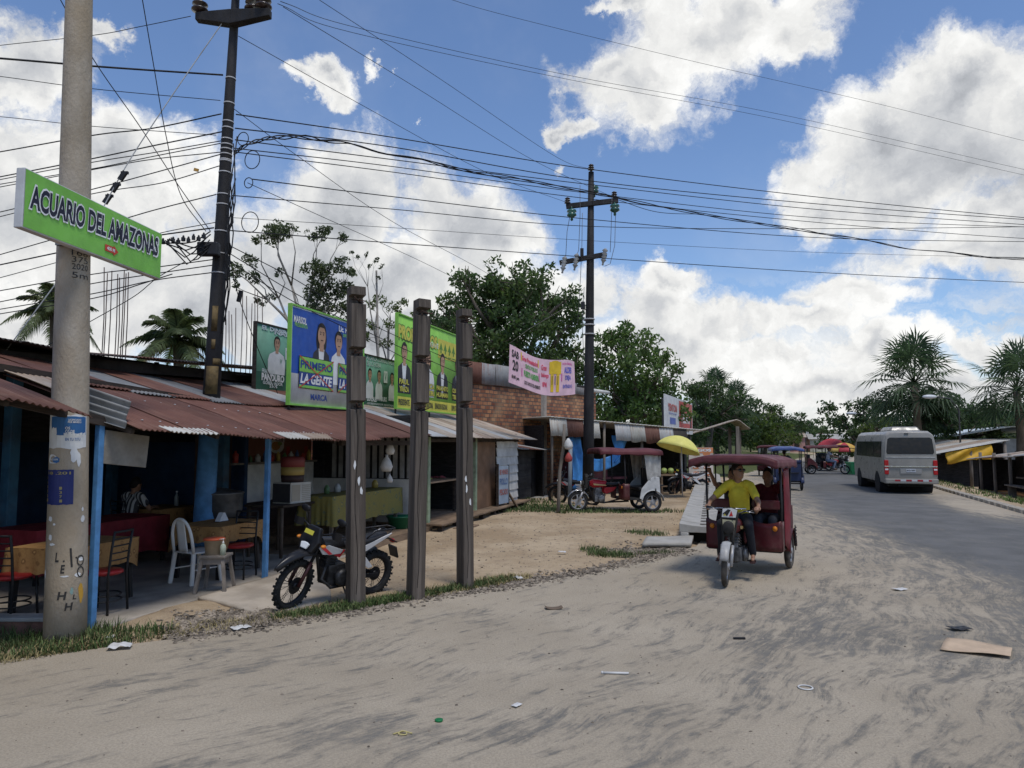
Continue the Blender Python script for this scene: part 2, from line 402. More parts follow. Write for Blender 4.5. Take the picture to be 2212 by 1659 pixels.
# --- dirt
def dirt_material():
    m = bpy.data.materials.new('dirt'); m.use_nodes = True; nt = m.node_tree; b = NB(nt); bs = nt.nodes['Principled BSDF']
    t = b.n('ShaderNodeTexCoord').outputs['Object']
    tan = b.mix(b.ramp(b.noise(t, 0.55, 7, .62), .35, .68), (.36, .265, .165), (.50, .39, .26))
    tan = b.mix(b.math('MULTIPLY', b.ramp(b.noise(t, 1.7, 8, .7), .52, .72), .6), tan, (.27, .20, .135))
    tan = b.mix(b.math('MULTIPLY', b.ramp(b.noise(t, 7, 9, .75), .54, .66), .7), tan, (.20, .155, .11))
    at = b.n('ShaderNodeAttribute', attribute_name='green').outputs['Fac']
    gm = b.ramp(b.math('ADD', at, b.math('MULTIPLY_ADD', b.noise(t, 2.2, 8, .7), 1.2, -.6)), .45, .62)
    gcol = b.mix(b.noise(t, 6, 4), (.045, .065, .018), (.12, .13, .05))
    fv = b.mix(gm, tan, gcol)
    nt.links.new(fv, bs.inputs['Base Color']); bs.inputs['Roughness'].default_value = .95; bs.inputs['Specular IOR Level'].default_value = .1
    bn = b.n('ShaderNodeBump'); bn.inputs['Strength'].default_value = .9; bn.inputs['Distance'].default_value = .05
    hh = b.math('ADD', b.noise(t, 8, 8, .65), b.math('MULTIPLY', b.noise(t, 45, 4, .6), .4))
    nt.links.new(hh, bn.inputs['Height']); nt.links.new(bn.outputs[0], bs.inputs['Normal']); return m
xs = np.unique(np.concatenate([np.linspace(-1500, -60, 16), np.linspace(-60, -10, 26), np.arange(-10, 12, .16), np.linspace(12, 40, 60), np.linspace(40, 120, 30), np.linspace(120, 1500, 14)]))
ys = np.unique(np.concatenate([np.linspace(-80, 4, 15), np.arange(4, 18, .14), np.arange(18, 36, .4), np.linspace(36, 120, 40), np.linspace(120, 1800, 24)]))
X, Y = np.meshgrid(xs, ys)
Z = ground_h(X.ravel(), Y.ravel()).reshape(X.shape)
dl = (road_l(Y) - X); dr = X - road_r(Y)
green = np.where(Y > 42, .9, 0.05) * np.where(dl > 0, 1, 0) + (.62 - .3 * sm(25, 30, Y) + .4 * sm(44, 50, Y)) * sm(.8, 2.0, dr)
for (cx, cy, rx, ry, k) in [(0.6, 21.3, 2.4, 1.3, .62), (0.2, 23.5, 1.6, 1.6, .5), (3.0, 21.0, 2.4, .35, .5)]:
    green = np.maximum(green, k * np.exp(-(((X - cx) / rx) ** 2 + ((Y - cy) / ry) ** 2)))
sheet('ground', X, Y, Z, dirt_material(), {'green': green}, kind='structure')

# --- asphalt road under drifted sand
def road_material():
    m = bpy.data.materials.new('sanded_asphalt'); m.use_nodes = True; nt = m.node_tree; b = NB(nt); bs = nt.nodes['Principled BSDF']
    t = b.n('ShaderNodeTexCoord').outputs['Object']
    q = b.vm('SUBTRACT', t, (-15.8, 21.2, 0)); sx = b.n('ShaderNodeSeparateXYZ'); nt.links.new(q, sx.inputs[0])
    r_ = b.math('SQRT', b.math('ADD', b.math('MULTIPLY', sx.outputs[0], sx.outputs[0]), b.math('MULTIPLY', sx.outputs[1], sx.outputs[1])))
    th = b.math('ARCTAN2', sx.outputs[1], sx.outputs[0])
    wob = b.math('MULTIPLY_ADD', b.noise(t, .5, 2), .8, -.4)
    cx = b.n('ShaderNodeCombineXYZ'); nt.links.new(b.math('ADD', r_, wob), cx.inputs[0]); nt.links.new(b.math('MULTIPLY', th, 4.5), cx.inputs[1])
    pol = cx.outputs[0]
    st1 = b.noise(pol, 5.0, 9, .74); st2 = b.noise(pol, .62, 6, .6); fine = b.noise(t, 7, 9, .75); gr = b.noise(t, 55, 5, .75)
    S = b.n('ShaderNodeAttribute', attribute_name='sand').outputs['Fac']
    v = b.math('ADD', S, b.math('MULTIPLY_ADD', st1, 2.3, -1.15)); v = b.math('ADD', v, b.math('MULTIPLY_ADD', st2, 1.0, -.50))
    v = b.math('ADD', v, b.math('MULTIPLY_ADD', fine, 1.0, -.50)); v = b.math('ADD', v, b.math('MULTIPLY_ADD', gr, .8, -.40))
    lin = b.noise(b.vm('MULTIPLY', pol, (1, .45, 1)), 26, 5, .7); v = b.math('ADD', v, b.math('MULTIPLY_ADD', lin, .9, -.45)); msk = b.math('MULTIPLY', b.ramp(v, .14, .62), .95)
    asp = b.mix(b.ramp(b.noise(t, 1.1, 6), .3, .7), (.10, .10, .095), (.15, .147, .14))
    asp = b.mix(b.ramp(b.noise(t, 160, 3), .45, .75), asp, (.18, .175, .165))
    asp = b.mix(b.ramp(v, -.35, .34, 0, .5), asp, (.26, .228, .175))
    snd = b.mix(b.ramp(b.noise(t, .7, 7, .6), .3, .7), (.40, .335, .245), (.485, .41, .305))
    snd = b.mix(b.ramp(gr, .35, .7, 0, .5), snd, (.16, .14, .11))
    nt.links.new(b.mix(msk, asp, snd), bs.inputs['Base Color'])
    bs.inputs['Roughness'].default_value = .9; bs.inputs['Specular IOR Level'].default_value = .15
    bn = b.n('ShaderNodeBump'); bn.inputs['Strength'].default_value = .6; bn.inputs['Distance'].default_value = .018
    nt.links.new(b.math('ADD', b.math('MULTIPLY', msk, .5), b.noise(t, 60, 6, .7)), bn.inputs['Height']); nt.links.new(bn.outputs[0], bs.inputs['Normal'])
    return m
yr = np.unique(np.concatenate([np.linspace(-40, 3.5, 14), np.arange(3.5, 20, .18), np.linspace(20, 60, 90), np.linspace(60, 200, 50), np.linspace(200, 700, 20)]))
u = np.linspace(0, 1, 110)
RXs = road_l(yr)[:, None] * (1 - u) + (road_r(yr) - .02)[:, None] * u; RYs = np.repeat(yr[:, None], len(u), 1)
xa = np.interp(RYs, [0, 6, 9, 14.3, 20.7, 30, 45, 60, 900], [6.2, 6.3, 6.4, 7.0, 8.3, 11.2, 15.2, 21, 470])
S = .19 + .45 * (1 - sm(-1.6, 1.2, RXs - xa)) + .15 * (1 - sm(-5.5, -1, RXs))
S = S - .20 * sm(1.0, 5.0, RXs + .25 * (RYs - 7)) * (1 - sm(7.5, 12.5, RYs))        # more bare asphalt at the near right
S = S - .25 * np.exp(-(((RXs - 3.7) / 1.3) ** 2 + ((RYs - 7.6) / .8) ** 2))
S = S - .22 * np.exp(-(((RXs - .4) / 1.8) ** 2 + ((RYs - 5.35 - .25 * RXs) / .35) ** 2))
S = np.where(RYs > 9.5, S - .62 * sm(.2, 1.6, RXs - xa), S)
dr2 = road_r(RYs) - RXs; rel = sm(16, 22, RYs)
S = S + 1.1 * (1 - sm(.9, 2.4, dr2)) * (.15 + .85 * rel)
sheet('road', RXs, RYs, np.zeros_like(RXs), road_material(), {'sand': S}, kind='structure')

# --- kerb along the far side: a run of concrete blocks with dark gaps
conc = M('concrete', (.40, .385, .35), .9, .16, 2.2, bump=.35, bscale=55, dirt=.45, dcol=(.20, .18, .15))
conc_w = M('pale_concrete', (.35, .33, .29), .9, .12, 2.5, bump=.25, bscale=40, dirt=.3, dcol=(.34, .33, .30))
kb = MB()
yy = 6.0
while yy < 62:
    a = Vector((float(road_r(yy)), yy, 0)); b_ = Vector((float(road_r(yy + .62)), yy + .62, 0)); d = (b_ - a).normalized()
    kb.bar(a + Vector((.14, 0, -.01)), a + d * .46 + Vector((.14, 0, -.01)), .26, .22); yy += .62
kb.build('kerb', M('sandy_concrete', (.36, .325, .265), .95, .2, 3, dirt=.5, dcol=(.25, .2, .14)), bevel=.015, kind='structure')

# --- concrete floor and the ramp of the eating place
slab = M('worn_concrete_floor', (.34, .30, .245), .75, .2, 1.6, bump=.2, bscale=30, dirt=.6, dcol=(.16, .145, .125), dscale=.9)
fb = MB()
fb.prism([(-.02, -.06), (1.55, -.06), (2.4, -.10), (4.6, -.08), (6.0, .0), (6.0, 6.2), (-1.66, 6.2), (-.02, .50)], -.15, .06, plane='XY')
fb.build('floor', slab, bevel=.02, loc=P0, rz=FA, kind='structure')
ramp = M('ramp_concrete', (.40, .345, .275), .9, .18, 1.8, bump=.3, bscale=30, dirt=.5, dcol=(.27, .22, .16))
rb_ = MB()
def ramp_pt(a, b):
    p = (Vector((1.52, -.06, .066)) * (1 - a) + Vector((4.5, -.085, .066)) * a) * (1 - b) + (Vector((1.12, -1.28, .006)) * (1 - a) + Vector((2.05, -1.62, .014)) * a) * b
    p.z += .02 * math.sin(b * math.pi) + .006 * mnoise.noise((p.x * 4, p.y * 4, 0)); return p
rb_.grid(ramp_pt, 24, 16); rb_.build('ramp_pavement', ramp, solid=.05, loc=P0, rz=FA, kind='structure')

# --- covered concrete drain running up the left side of the road
dr0 = Vector((3.80, 14.55, 0)); da = math.atan2(11.9, 3.25)
dn = thing('drain_channel', 'pale concrete covered drain with slotted lid beside the red three-wheeler', 'drain', dr0, da)
b = MB()
for sy in (-1, 1): b.bx(0, 24, sy * .40 - .08, sy * .40 + .08, -.2, .22)
b.build('side_wall', conc, dn, bevel=.02)
sl2 = MB(); b = MB()
for i in range(40):
    x0 = i * .6
    prof = [(-.50, .22), (-.50, .34), (-.36, .40), (-.15, .365), (.05, .345), (.25, .36), (.50, .40), (.50, .22)]
    b.prism([(y, z + random.uniform(-.006, .006)) for y, z in prof], x0 + .012, x0 + .575, plane='YZ')
    sl2.bx(x0 + .22, x0 + .36, -.02, .10, .30, .364)
b.build('slotted_lid', conc_w, dn, bevel=.01); sl2.build('slot_shade_block', flat('slot_shade', (.14, .125, .105), .95), dn, kind='stuff')  # solid dark blocks: the shade inside the lid openings put into colour
b = MB(); b.bx(.5, 24, -.315, .315, -.2, .20); b.build('channel_shade_fill', flat('channel_shade', (.03, .027, .022), .9), dn)  # near-black fill painting the shade inside the drain, not silt
b = MB()
b.grid(lambda a, c: (2.45 + .95 * a + .2 * c, 13.95 + .12 * a + .62 * c, .06 + .008 * math.sin(5 * a + 3 * c) + .06 * c), 14, 8)
b.build('concrete_slab', conc_w, solid=.07, label='whitish tilted concrete slab lying in front of the drain mouth', cat='slab')

# --- low brick kerb wall at the front left of the eating place
brick_red = M('old_brick', (.20, .10, .07), .9, .3, 6, bump=.5, bscale=25, dirt=.6, dcol=(.13, .11, .085))
lw = thing('low_wall', 'low brick sill with a pale cement cap left of the concrete pole', 'wall', (-8.6, 7.99, 0), 0)
b = MB(); b.bx(0, 3.85, -.08, .10, -.1, .105); b.build('brickwork', brick_red, lw, bevel=.01)
b = MB(); b.bx(-.02, 3.87, -.10, .12, .1055, .15); b.build('cement_cap', conc, lw, bevel=.012)

# --- stones, dry litter and grass along the edge of the road (nobody could count them)
def scatter_along(pts, n, spread):
    pts = [Vector(p) for p in pts]; L = [(pts[i + 1] - pts[i]).length for i in range(len(pts) - 1)]; out = []
    for _ in range(n):
        r_ = random.uniform(0, sum(L)); i = 0
        while r_ > L[i]: r_ -= L[i]; i += 1
        d = (pts[i + 1] - pts[i]).normalized(); p = pts[i] + d * r_ + Vector((-d.y, d.x, 0)) * random.gauss(0, spread)
        out.append(p)
    return out
stone = M('gravel_stone', (.20, .165, .125), .95, .35, 5, rndisl=.55, bump=.3)
b = MB()
edge = [(-3.6, 7.75, 0), (-2.75, 8.35, 0), (-1.6, 9.2, 0), (0, 10.5, 0), (1.4, 11.75, 0), (3.2, 13.9, 0)]
gp = scatter_along(edge[:3], 2600, .16) + scatter_along([F(.45, -.75), F(1.3, -1.35)], 3000, .17) + scatter_along(edge[2:], 2600, .13) + scatter_along([(1.6, 13.2, 0), (3.2, 14.1, 0)], 1300, .28)
def chip(b, p, r_, z):
    m3 = Matrix.Rotation(random.uniform(0, 6.3), 3, 'Z') @ Matrix.Rotation(random.uniform(-.5, .5), 3, 'X')
    vs = [(1, 0, 0), (.2, .8, .1), (-.8, .4, 0), (-.6, -.6, .05), (.4, -.8, 0), (.05, .05, .55)]
    b.add([m3 @ (Vector(v) * r_ * random.uniform(.6, 1.2)) + Vector((p.x, p.y, z)) for v in vs], [(0, 1, 5), (1, 2, 5), (2, 3, 5), (3, 4, 5), (4, 0, 5)])
gz = ground_h(np.array([p.x for p in gp]), np.array([p.y for p in gp]))
for p, z in zip(gp, gz): chip(b, p, random.choice((.012, .016, .02, .028, .04)), max(float(z), 0) + .004)
b.build('gravel', stone, kind='stuff', normals=False)

def blades(name, pts, hmin, hmax, mat, lean=.5, wd=.006):
    n = len(pts); base = np.array([(p.x, p.y, 0) for p in pts]); base[:, 2] = np.maximum(ground_h(base[:, 0].copy(), base[:, 1].copy()), -.01)
    az = rng.uniform(0, 2 * np.pi, n); h = rng.uniform(hmin, hmax, n) * rng.uniform(.6, 1, n); le = rng.uniform(.1, lean, n) * h * 1.6
    d = np.stack([np.cos(az), np.sin(az), 0 * az], 1); s_ = np.stack([-np.sin(az), np.cos(az), 0 * az], 1) * wd
    up = np.array([0, 0, 1.])
    v = np.stack([base - s_, base + s_, base + d * (le * .35)[:, None] + up * (h * .6)[:, None] + s_ * .7, base + d * (le * .35)[:, None] + up * (h * .6)[:, None] - s_ * .7, base + d * le[:, None] + up * h[:, None]], 1).reshape(-1, 3)
    b = MB(); i = np.arange(n) * 5; b.v = [tuple(x) for x in v.tolist()]
    for k in i.tolist(): b.f += [(k, k + 1, k + 2, k + 3), (k + 3, k + 2, k + 4)]
    b.m = [0] * len(b.f); b.sm = [False] * len(b.f)
    return b.build(name, mat, normals=False, kind='stuff')
grass_m = M('grass', (.055, .095, .024), .8, .3, 2.0, rndisl=.5, col2=(.10, .13, .045))
grass_d = M('dry_grass', (.26, .21, .10), .9, .3, 2.0, rndisl=.4)
def blob(cx, cy, rx, ry, n, a=0.0):
    out = []
    for _ in range(n):
        r_ = math.sqrt(random.random()); t_ = random.uniform(0, 6.283); x, y = rx * r_ * math.cos(t_), ry * r_ * math.sin(t_)
        x *= random.uniform(.75, 1.15); out.append(Vector((cx + x * math.cos(a) - y * math.sin(a), cy + x * math.sin(a) + y * math.cos(a), 0)))
    return out
ga = R(42)
gpts = blob(-4.15, 7.42, .75, .20, 1100, R(40)) + blob(-5.0, 7.2, .8, .3, 1100, R(35)) + blob(-5.9, 7.0, .8, .5, 900, R(30)) + blob(-1.95, 9.0, .75, .16, 1900, ga) + blob(-1.35, 9.55, .8, .15, 1500, ga) + blob(-.55, 10.3, .75, .14, 1100, ga) \
    + blob(-2.5, 8.62, .3, .10, 400, ga) + blob(1.75, 13.0, .42, .30, 700, 0) + blob(1.5, 13.6, .25, .3, 260, .6) + blob(2.6, 13.35, .4, .16, 200, .3) + blob(2.85, 15.7, .45, .45, 420, 0)
blades('grass', gpts, .04, .13, grass_m)
blades('grass', blob(-4.25, 7.7, .25, .12, 160) + blob(-5.2, 7.55, .7, .2, 260), .08, .2, grass_m)
gp2 = blob(.5, 21.3, 2.2, 1.2, 1800) + blob(.2, 23.6, 1.5, 1.4, 700) + blob(3.0, 21.0, 2.3, .35, 800) + blob(5.6, 18.6, .9, .5, 220, 1.2) + blob(4.4, 16.6, .5, .3, 160, 1.2)
blades('grass', gp2, .05, .14, grass_m, wd=.012)
blades('dry_grass', blob(-4.6, 6.98, 1.0, .16, 900, R(42)) + blob(-5.3, 7.3, .9, .4, 1200, R(30)) + blob(-2.6, 8.5, 1.2, .2, 900, R(42)) + blob(-1, 9.9, 1.4, .2, 1100, R(42)) + blob(-.1, 10.75, .5, .18, 700, ga) + blob(-3.4, 7.95, .6, .15, 300, R(42)), .02, .09, grass_d, lean=1.4)
def rside(y0, y1, d0, d1, n):
    o = []
    for _ in range(n):
        y = random.uniform(y0, y1); o.append(Vector((float(road_r(y)) + random.uniform(d0, d1), y, 0)))
    return o
blades('grass', rside(16, 26, .9, 4.5, 5200) + rside(26, 40, .7, 1.6, 500), .05, .18, M('bright_grass', (.085, .13, .03), .8, .3, 1.0, rndisl=.4), wd=.016)
# ================================================================ sheds on the left
def tin(name, col, col2, streak=.6, rustcol=(.23, .105, .06), rust=.4, rough=.6, metal=.0):
    m = bpy.data.materials.new(name); m.use_nodes = True; nt = m.node_tree; b = NB(nt); bs = nt.nodes['Principled BSDF']
    t = b.n('ShaderNodeTexCoord').outputs['Object']
    oi = b.n('ShaderNodeObjectInfo').outputs['Random']; off = b.n('ShaderNodeCombineXYZ'); nt.links.new(b.math('MULTIPLY', oi, 40), off.inputs[2])
    v = b.vm('ADD', t, off.outputs[0])
    vst = b.vm('MULTIPLY', v, (9, .8, .8))
    c = b.mix(b.ramp(b.noise(v, 1.6, 7, .65), .3, .7), col, col2)
    c = b.mix(b.math('MULTIPLY', b.ramp(b.noise(vst, 1.6, 6, .6), .5, .72), streak), c, rustcol)
    c = b.mix(b.math('MULTIPLY', b.ramp(b.noise(v, 4.5, 8, .7), .56, .70), rust), c, rustcol)
    c = b.mix(b.math('MULTIPLY', b.ramp(b.noise(v, 11, 6, .7), .62, .72), .35), c, (.05, .035, .03))
    h = b.n('ShaderNodeHueSaturation'); nt.links.new(c, h.inputs['Color']); b.put(h.inputs['Value'], b.math('MULTIPLY_ADD', oi, .5, .78))
    nt.links.new(h.outputs[0], bs.inputs['Base Color']); bs.inputs['Roughness'].default_value = rough; bs.inputs['Metallic'].default_value = metal; bs.inputs['Specular IOR Level'].default_value = .3
    return m
t_rust = tin('rusted_red_tin', (.095, .040, .028), (.15, .066, .044), .6, (.20, .115, .08), .25)
t_tan = tin('tan_tin', (.30, .22, .15), (.40, .33, .26), .75, (.22, .10, .06), .6)
t_grey = tin('grey_tin', (.25, .255, .25), (.36, .36, .35), .45, (.24, .13, .08), .35, .45)
t_dull = tin('dull_grey_tin', (.13, .135, .135), (.21, .21, .205), .5, (.12, .06, .045), .4, .55)
t_strip = tin('striped_tin', (.34, .27, .20), (.44, .38, .31), 1.0, (.12, .055, .04), .3)
t_fib = tin('fibre_cement', (.22, .225, .22), (.34, .34, .325), .3, (.12, .11, .10), .3, .9)
t_dark = tin('blackened_tin', (.030, .026, .024), (.065, .055, .05), .3, (.09, .05, .035), .3, .8)
t_pale = tin('pale_tin', (.36, .345, .30), (.47, .455, .41), .6, (.24, .14, .085), .55, .55)
wood_d = M('dark_timber', (.045, .034, .027), .85, .35, 3, stretch=(1, 1, 6), bump=.3)
wood_g = M('weathered_timber', (.17, .145, .12), .9, .3, 4, bump=.4, stretch=(1, 1, .25), dirt=.4, dcol=(.08, .065, .05))
plank_m = M('brown_planks', (.22, .15, .095), .85, .3, 5, bump=.3, stretch=(.3, 1, 1), dirt=.4)
blue_p = M('blue_paint', (.085, .235, .46), .55, .16, 6, dirt=.35, dcol=(.05, .10, .17), dscale=5)
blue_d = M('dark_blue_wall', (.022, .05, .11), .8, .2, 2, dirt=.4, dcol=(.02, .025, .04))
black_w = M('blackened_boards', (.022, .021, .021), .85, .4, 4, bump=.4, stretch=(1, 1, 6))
green_p = M('pale_green_paint', (.27, .34, .22), .7, .2, 6, dirt=.4, dcol=(.14, .13, .09), dscale=4)
white_p = M('whitewash', (.62, .60, .55), .85, .12, 3, dirt=.45, dcol=(.34, .31, .27), dscale=2)
brown_p = M('brown_board', (.20, .115, .066), .8, .2, 2, dirt=.4, dcol=(.11, .065, .04))

EAVE_S = [-5, -3, -1.3, .14, 2.7, 4.7, 5.6, 7.7, 16.3, 24]
EAVE_Z = [2.6, 2.52, 2.37, 2.14, 2.05, 2.02, 2.05, 2.13, 2.08, 2.08]
def roof_z(s, t, slope=.345): return float(np.interp(s, EAVE_S, EAVE_Z)) + slope * (t + .4) - .012 * (t + .4) ** 2
def roof_sheet(parent, s0, s1, t0, t1, mat, lift=0.0, per=.076, amp=.011, zf=roof_z, ori=(0, 0), skew=0.0, name='roof_sheet', n=6, lab=None):
    b = MB(); nu = max(4, int((s1 - s0) / per * n)); nv = 6
    def fn(a, c):
        t = t0 + (t1 - t0) * c; s = s0 + (s1 - s0) * a + skew * (c - .5)
        rag = .03 * mnoise.noise((s * 5, t0, 2)) * (1 - c)
        z = zf(s, t) + amp * math.sin(2 * math.pi * (s - s0) / per) + lift + .012 * mnoise.noise((s * 1.7, t * 1.3, s0))
        return (s - ori[0], t + rag - ori[1], z)
    b.grid(fn, nu, nv)
    return b.build(name, mat, parent, solid=.004, normals=False, label=lab)

# ---- the eating place
eh = thing('eating_house', 'open-fronted eating place with blue posts under a rust red tin roof', 'building', P0, FA)
spec = [(-4.0, -3.05, t_rust), (-3.1, -2.2, t_rust), (-2.25, -1.35, t_rust), (-1.4, -.50, t_rust), (.10, .98, t_rust), (.94, 1.8, t_rust), (1.76, 2.62, t_rust), (2.58, 3.4, t_rust), (3.36, 4.2, t_rust), (4.16, 4.95, t_rust)]
for i, (a, c, m) in enumerate(spec):
    lo = -.42
    roof_sheet(eh, a, c, lo, 1.55, m, lift=.012 * (i % 2))
    roof_sheet(eh, a, c, 1.35, 3.5, [t_rust, t_rust, t_rust, t_rust, t_rust, t_rust, t_dull, t_rust, t_dull, t_rust][i], lift=.035 + .012 * (i % 2))
TLc, TRc, BLc, BRc = P(176, 832, 7.98), P(283, 868, 7.95), P(176, 897, 7.84), P(268, 925, 7.78)
b = MB()
def fib(u, v):
    q = TLc.lerp(TRc, u).lerp(BLc.lerp(BRc, u + .03 * math.sin(v * 9)), v); w_ = q - P0; w_ += Vector((.5, -.75, .45)) * (.030 * math.sin(v * 4 * 6.283)); return (w_.dot(fd), w_.dot(fn), w_.z)
b.grid(fib, 12, 64); b.build('wavy_sheet', t_fib, eh, solid=.008, normals=False, label='grey wavy fibre cement sheet hung beside the concrete pole')
roof_sheet(eh, .05, .62, .35, 1.9, t_tan, lift=.055)
roof_sheet(eh, 2.75, 3.3, -.48, -.22, t_pale, lift=.03); roof_sheet(eh, .5, 1.3, -.47, -.30, t_pale, lift=.02); roof_sheet(eh, 3.3, 4.1, -.46, -.2, t_tan, lift=.03, skew=.2)
for (s, t, h) in [(0, 0, 2.22), (2.96, 0, 2.13)]:
    b = MB(); b.bx(s - .034, s + .034, t - .034, t + .034, -.05, h); b.build('post', blue_p, eh, bevel=.008)
for (s, t) in [(1.9, 3.6), (5.4, 2.7), (5.5, 5.4)]:
    b = MB(); b.bx(s - .08, s + .08, t - .08, t + .08, 0, roof_z(s, min(t, 3.4)) - .03); b.build('inner_post', M('blue_green_paint', (.04, .12, .20), .7, .3, 2, dirt=.4), eh, bevel=.01)
b = MB()
for s0, s1 in zip([-4, -1.3, .14, 2.7], [-1.3, .14, 2.7, 4.95]): b.bar((s0, -.02, roof_z(s0, 0) - .075), (s1, -.02, roof_z(s1, 0) - .075), .06, .10)
for t in (1.5, 3.2): b.bar((-4, t, roof_z(-4, t) - .09), (4.95, t, roof_z(4.95, t) - .09), .06, .09)
for s in (-3, -1.3, .14, 1.5, 2.9, 4.3): b.bar((s, -.3, roof_z(s, -.3) - .06), (s, 3.4, roof_z(s, 3.4) - .06), .05, .06)
b.build('roof_timber', wood_d, eh)
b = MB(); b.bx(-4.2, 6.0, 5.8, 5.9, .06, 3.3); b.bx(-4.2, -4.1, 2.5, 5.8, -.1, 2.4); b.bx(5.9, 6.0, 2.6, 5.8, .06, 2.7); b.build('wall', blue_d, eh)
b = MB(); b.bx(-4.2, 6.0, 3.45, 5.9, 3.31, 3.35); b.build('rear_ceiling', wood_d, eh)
b = MB(); b.box((.34, -.02, 1.92), (.62, .02, .36), Matrix.Rotation(R(6), 3, 'Y')); b.build('hanging_board', M('grey_board', (.25, .235, .205), .9, .2, 3, dirt=.5), eh, bevel=.004); detach(bpy.data.objects['hanging_board'], 'blank grey board hung crooked under the eave by the blue post', 'board')
rnd = MB()
for s, m in [(x * .27 + .2, 0) for x in range(17)]:
    for t in (-.1, .9): rnd.ell((s, t, roof_z(s, t) + .018), (.016, .016, .006), 6, 4)
rnd.build('roof_nail', flat('zinc', (.55, .55, .55), .4), eh, kind='stuff')

# ---- dark roof behind and above it
rh = thing('rear_house', 'blackened house with a sagging dark tin roof rising behind the rusty roofs', 'building', F(0, 3.0), FA)
def rz2(s, t): return float(np.interp(s, [-5, -1.2, .3, 2, 7], [3.95, 3.72, 3.44, 3.33, 3.56])) + .10 * t
for i, s in enumerate(np.arange(-4.6, 7.2, .84)):
    roof_sheet(rh, s, s + .88, -.25 - .1 * (i % 3), 3.6, t_rust if i % 5 == 4 else t_dark, zf=rz2, lift=.01 * (i % 2))
b = MB()
b.bar((-4.5, .1, 3.55), (1.0, .1, 3.30), .07, .15); b.bar((1.0, .1, 3.16), (7.3, .1, 3.36), .06, .17); b.bar((1.2, .5, 3.18), (8.2, .5, 3.22), .06, .12); b.bar((6.0, -.1, 3.34), (7.9, .2, 3.40), .16, .03)
for s in (.4, 2.3, 4.2, 6.3): b.bar((s, .2, 2.9), (s, .2, 3.4), .06, .06)
b.build('roof_beam', M('black_timber', (.03, .024, .02), .85, .4, 3), rh)
b = MB(); b.bx(-4.6, 7.2, .7, .78, 2.0, 3.45); b.bx(-4.6, 7.2, 3.4, 3.5, 0, 3.7); b.build('wall', black_w, rh)

# ---- snack shop with the counter
sh = thing('snack_shop', 'dim snack shop with a whitewashed half wall, slatted screen and food posters', 'building', F(4.95, 0), FA)
o = (4.95, 0)
for i, (a, c, m, m2) in enumerate([(4.9, 5.72, t_rust, t_rust), (5.68, 6.5, t_rust, t_grey), (6.46, 7.3, t_rust, t_rust), (7.26, 8.1, t_rust, t_grey)]):
    roof_sheet(sh, a, c, -.42 + .05 * (i % 2), 1.6, m, ori=o, lift=.012 * (i % 2)); roof_sheet(sh, a, c, 1.4, 3.5, m2, ori=o, lift=.04)
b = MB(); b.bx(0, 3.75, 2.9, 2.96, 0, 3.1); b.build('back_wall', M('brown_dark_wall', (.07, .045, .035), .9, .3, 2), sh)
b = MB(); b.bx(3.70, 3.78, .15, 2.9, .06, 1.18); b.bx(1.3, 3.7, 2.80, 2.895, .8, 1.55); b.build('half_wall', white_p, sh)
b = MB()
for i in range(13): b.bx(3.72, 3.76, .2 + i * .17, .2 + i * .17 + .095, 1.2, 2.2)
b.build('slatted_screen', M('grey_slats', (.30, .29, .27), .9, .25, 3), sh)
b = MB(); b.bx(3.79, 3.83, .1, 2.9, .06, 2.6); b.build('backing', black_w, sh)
ap = Art(); food = [flat('poster_brown', (.16, .065, .04), .5), flat('plate_white', (.42, .40, .36), .5), flat('stew', (.30, .14, .04), .5), flat('salad', (.16, .20, .05), .5), flat('poster_red', (.30, .04, .03), .5)]
ap.rect(0, 0, 2.6, .95, 0); 
for (x, y, r_) in [(.5, .62, .28), (1.25, .30, .26), (1.9, .6, .27)]: ap.ell(x, y, r_, r_ * .62, 1, 1); ap.ell(x - .04, y, r_ * .6, r_ * .36, 2, 2); ap.ell(x + .1, y + .05, r_ * .3, r_ * .18, 3, 3)
for x in (.15, .8, 1.6, 2.3): ap.rect(x, .08, .13, .2, 4, 1)
q = ap.mb.build('food_poster', food, sh); q.location = (1.15, 2.895, 1.62)
b = MB(); b.bx(.0, 3.72, -.05, .02, 1.94, 2.03); b.build('front_beam', wood_d, sh)
b = MB(); b.bx(-.03, 1.1, -.0, 2.9, -.05, .062); b.bx(1.1, 3.75, -.15, 2.9, -.05, .19); b.build('plank_floor', plank_m, sh)

# ---- raised board stall with the green posts
st3 = thing('board_stall', 'raised board stall with pale green posts, brown panel and whitewashed plank end', 'building', F(8.7, 0), FA)
o = (8.7, 0)
for i in range(10):
    a = 8.0 + i * .84
    roof_sheet(st3, a, a + .88, -.42 - .03 * (i % 2), 2.2, [t_grey, t_strip, t_grey, t_strip, t_tan, t_strip, t_grey, t_strip, t_tan, t_strip][i], ori=o, lift=.012 * (i % 2), n=4)
    if i < 9: roof_sheet(st3, a, a + .88, 2.0, 3.9, [t_tan, t_strip, t_grey][i % 3], ori=o, lift=.05, n=4)
for s in (0.02, 3.08):
    b = MB(); b.bx(s - .06, s + .06, -.06, .06, 0, 2.12); b.build('post', green_p, st3, bevel=.008)
b = MB()
for i in range(9): b.bx(-.2, 7.0, -.45 + i * .30, -.17 + i * .30, .205, .245)
b.build('deck_board', plank_m, st3, bevel=.006)
for s in np.arange(0, 6.8, .9): b = MB(); b.bx(s - .06, s + .06, -.40, -.28, -.06, .204); b.build('deck_stub', wood_d, st3)
b = MB(); b.bx(3.15, 4.75, -.02, .02, .25, 2.1); b.build('brown_panel', brown_p, st3, label='upright brown board panel')
b = MB()
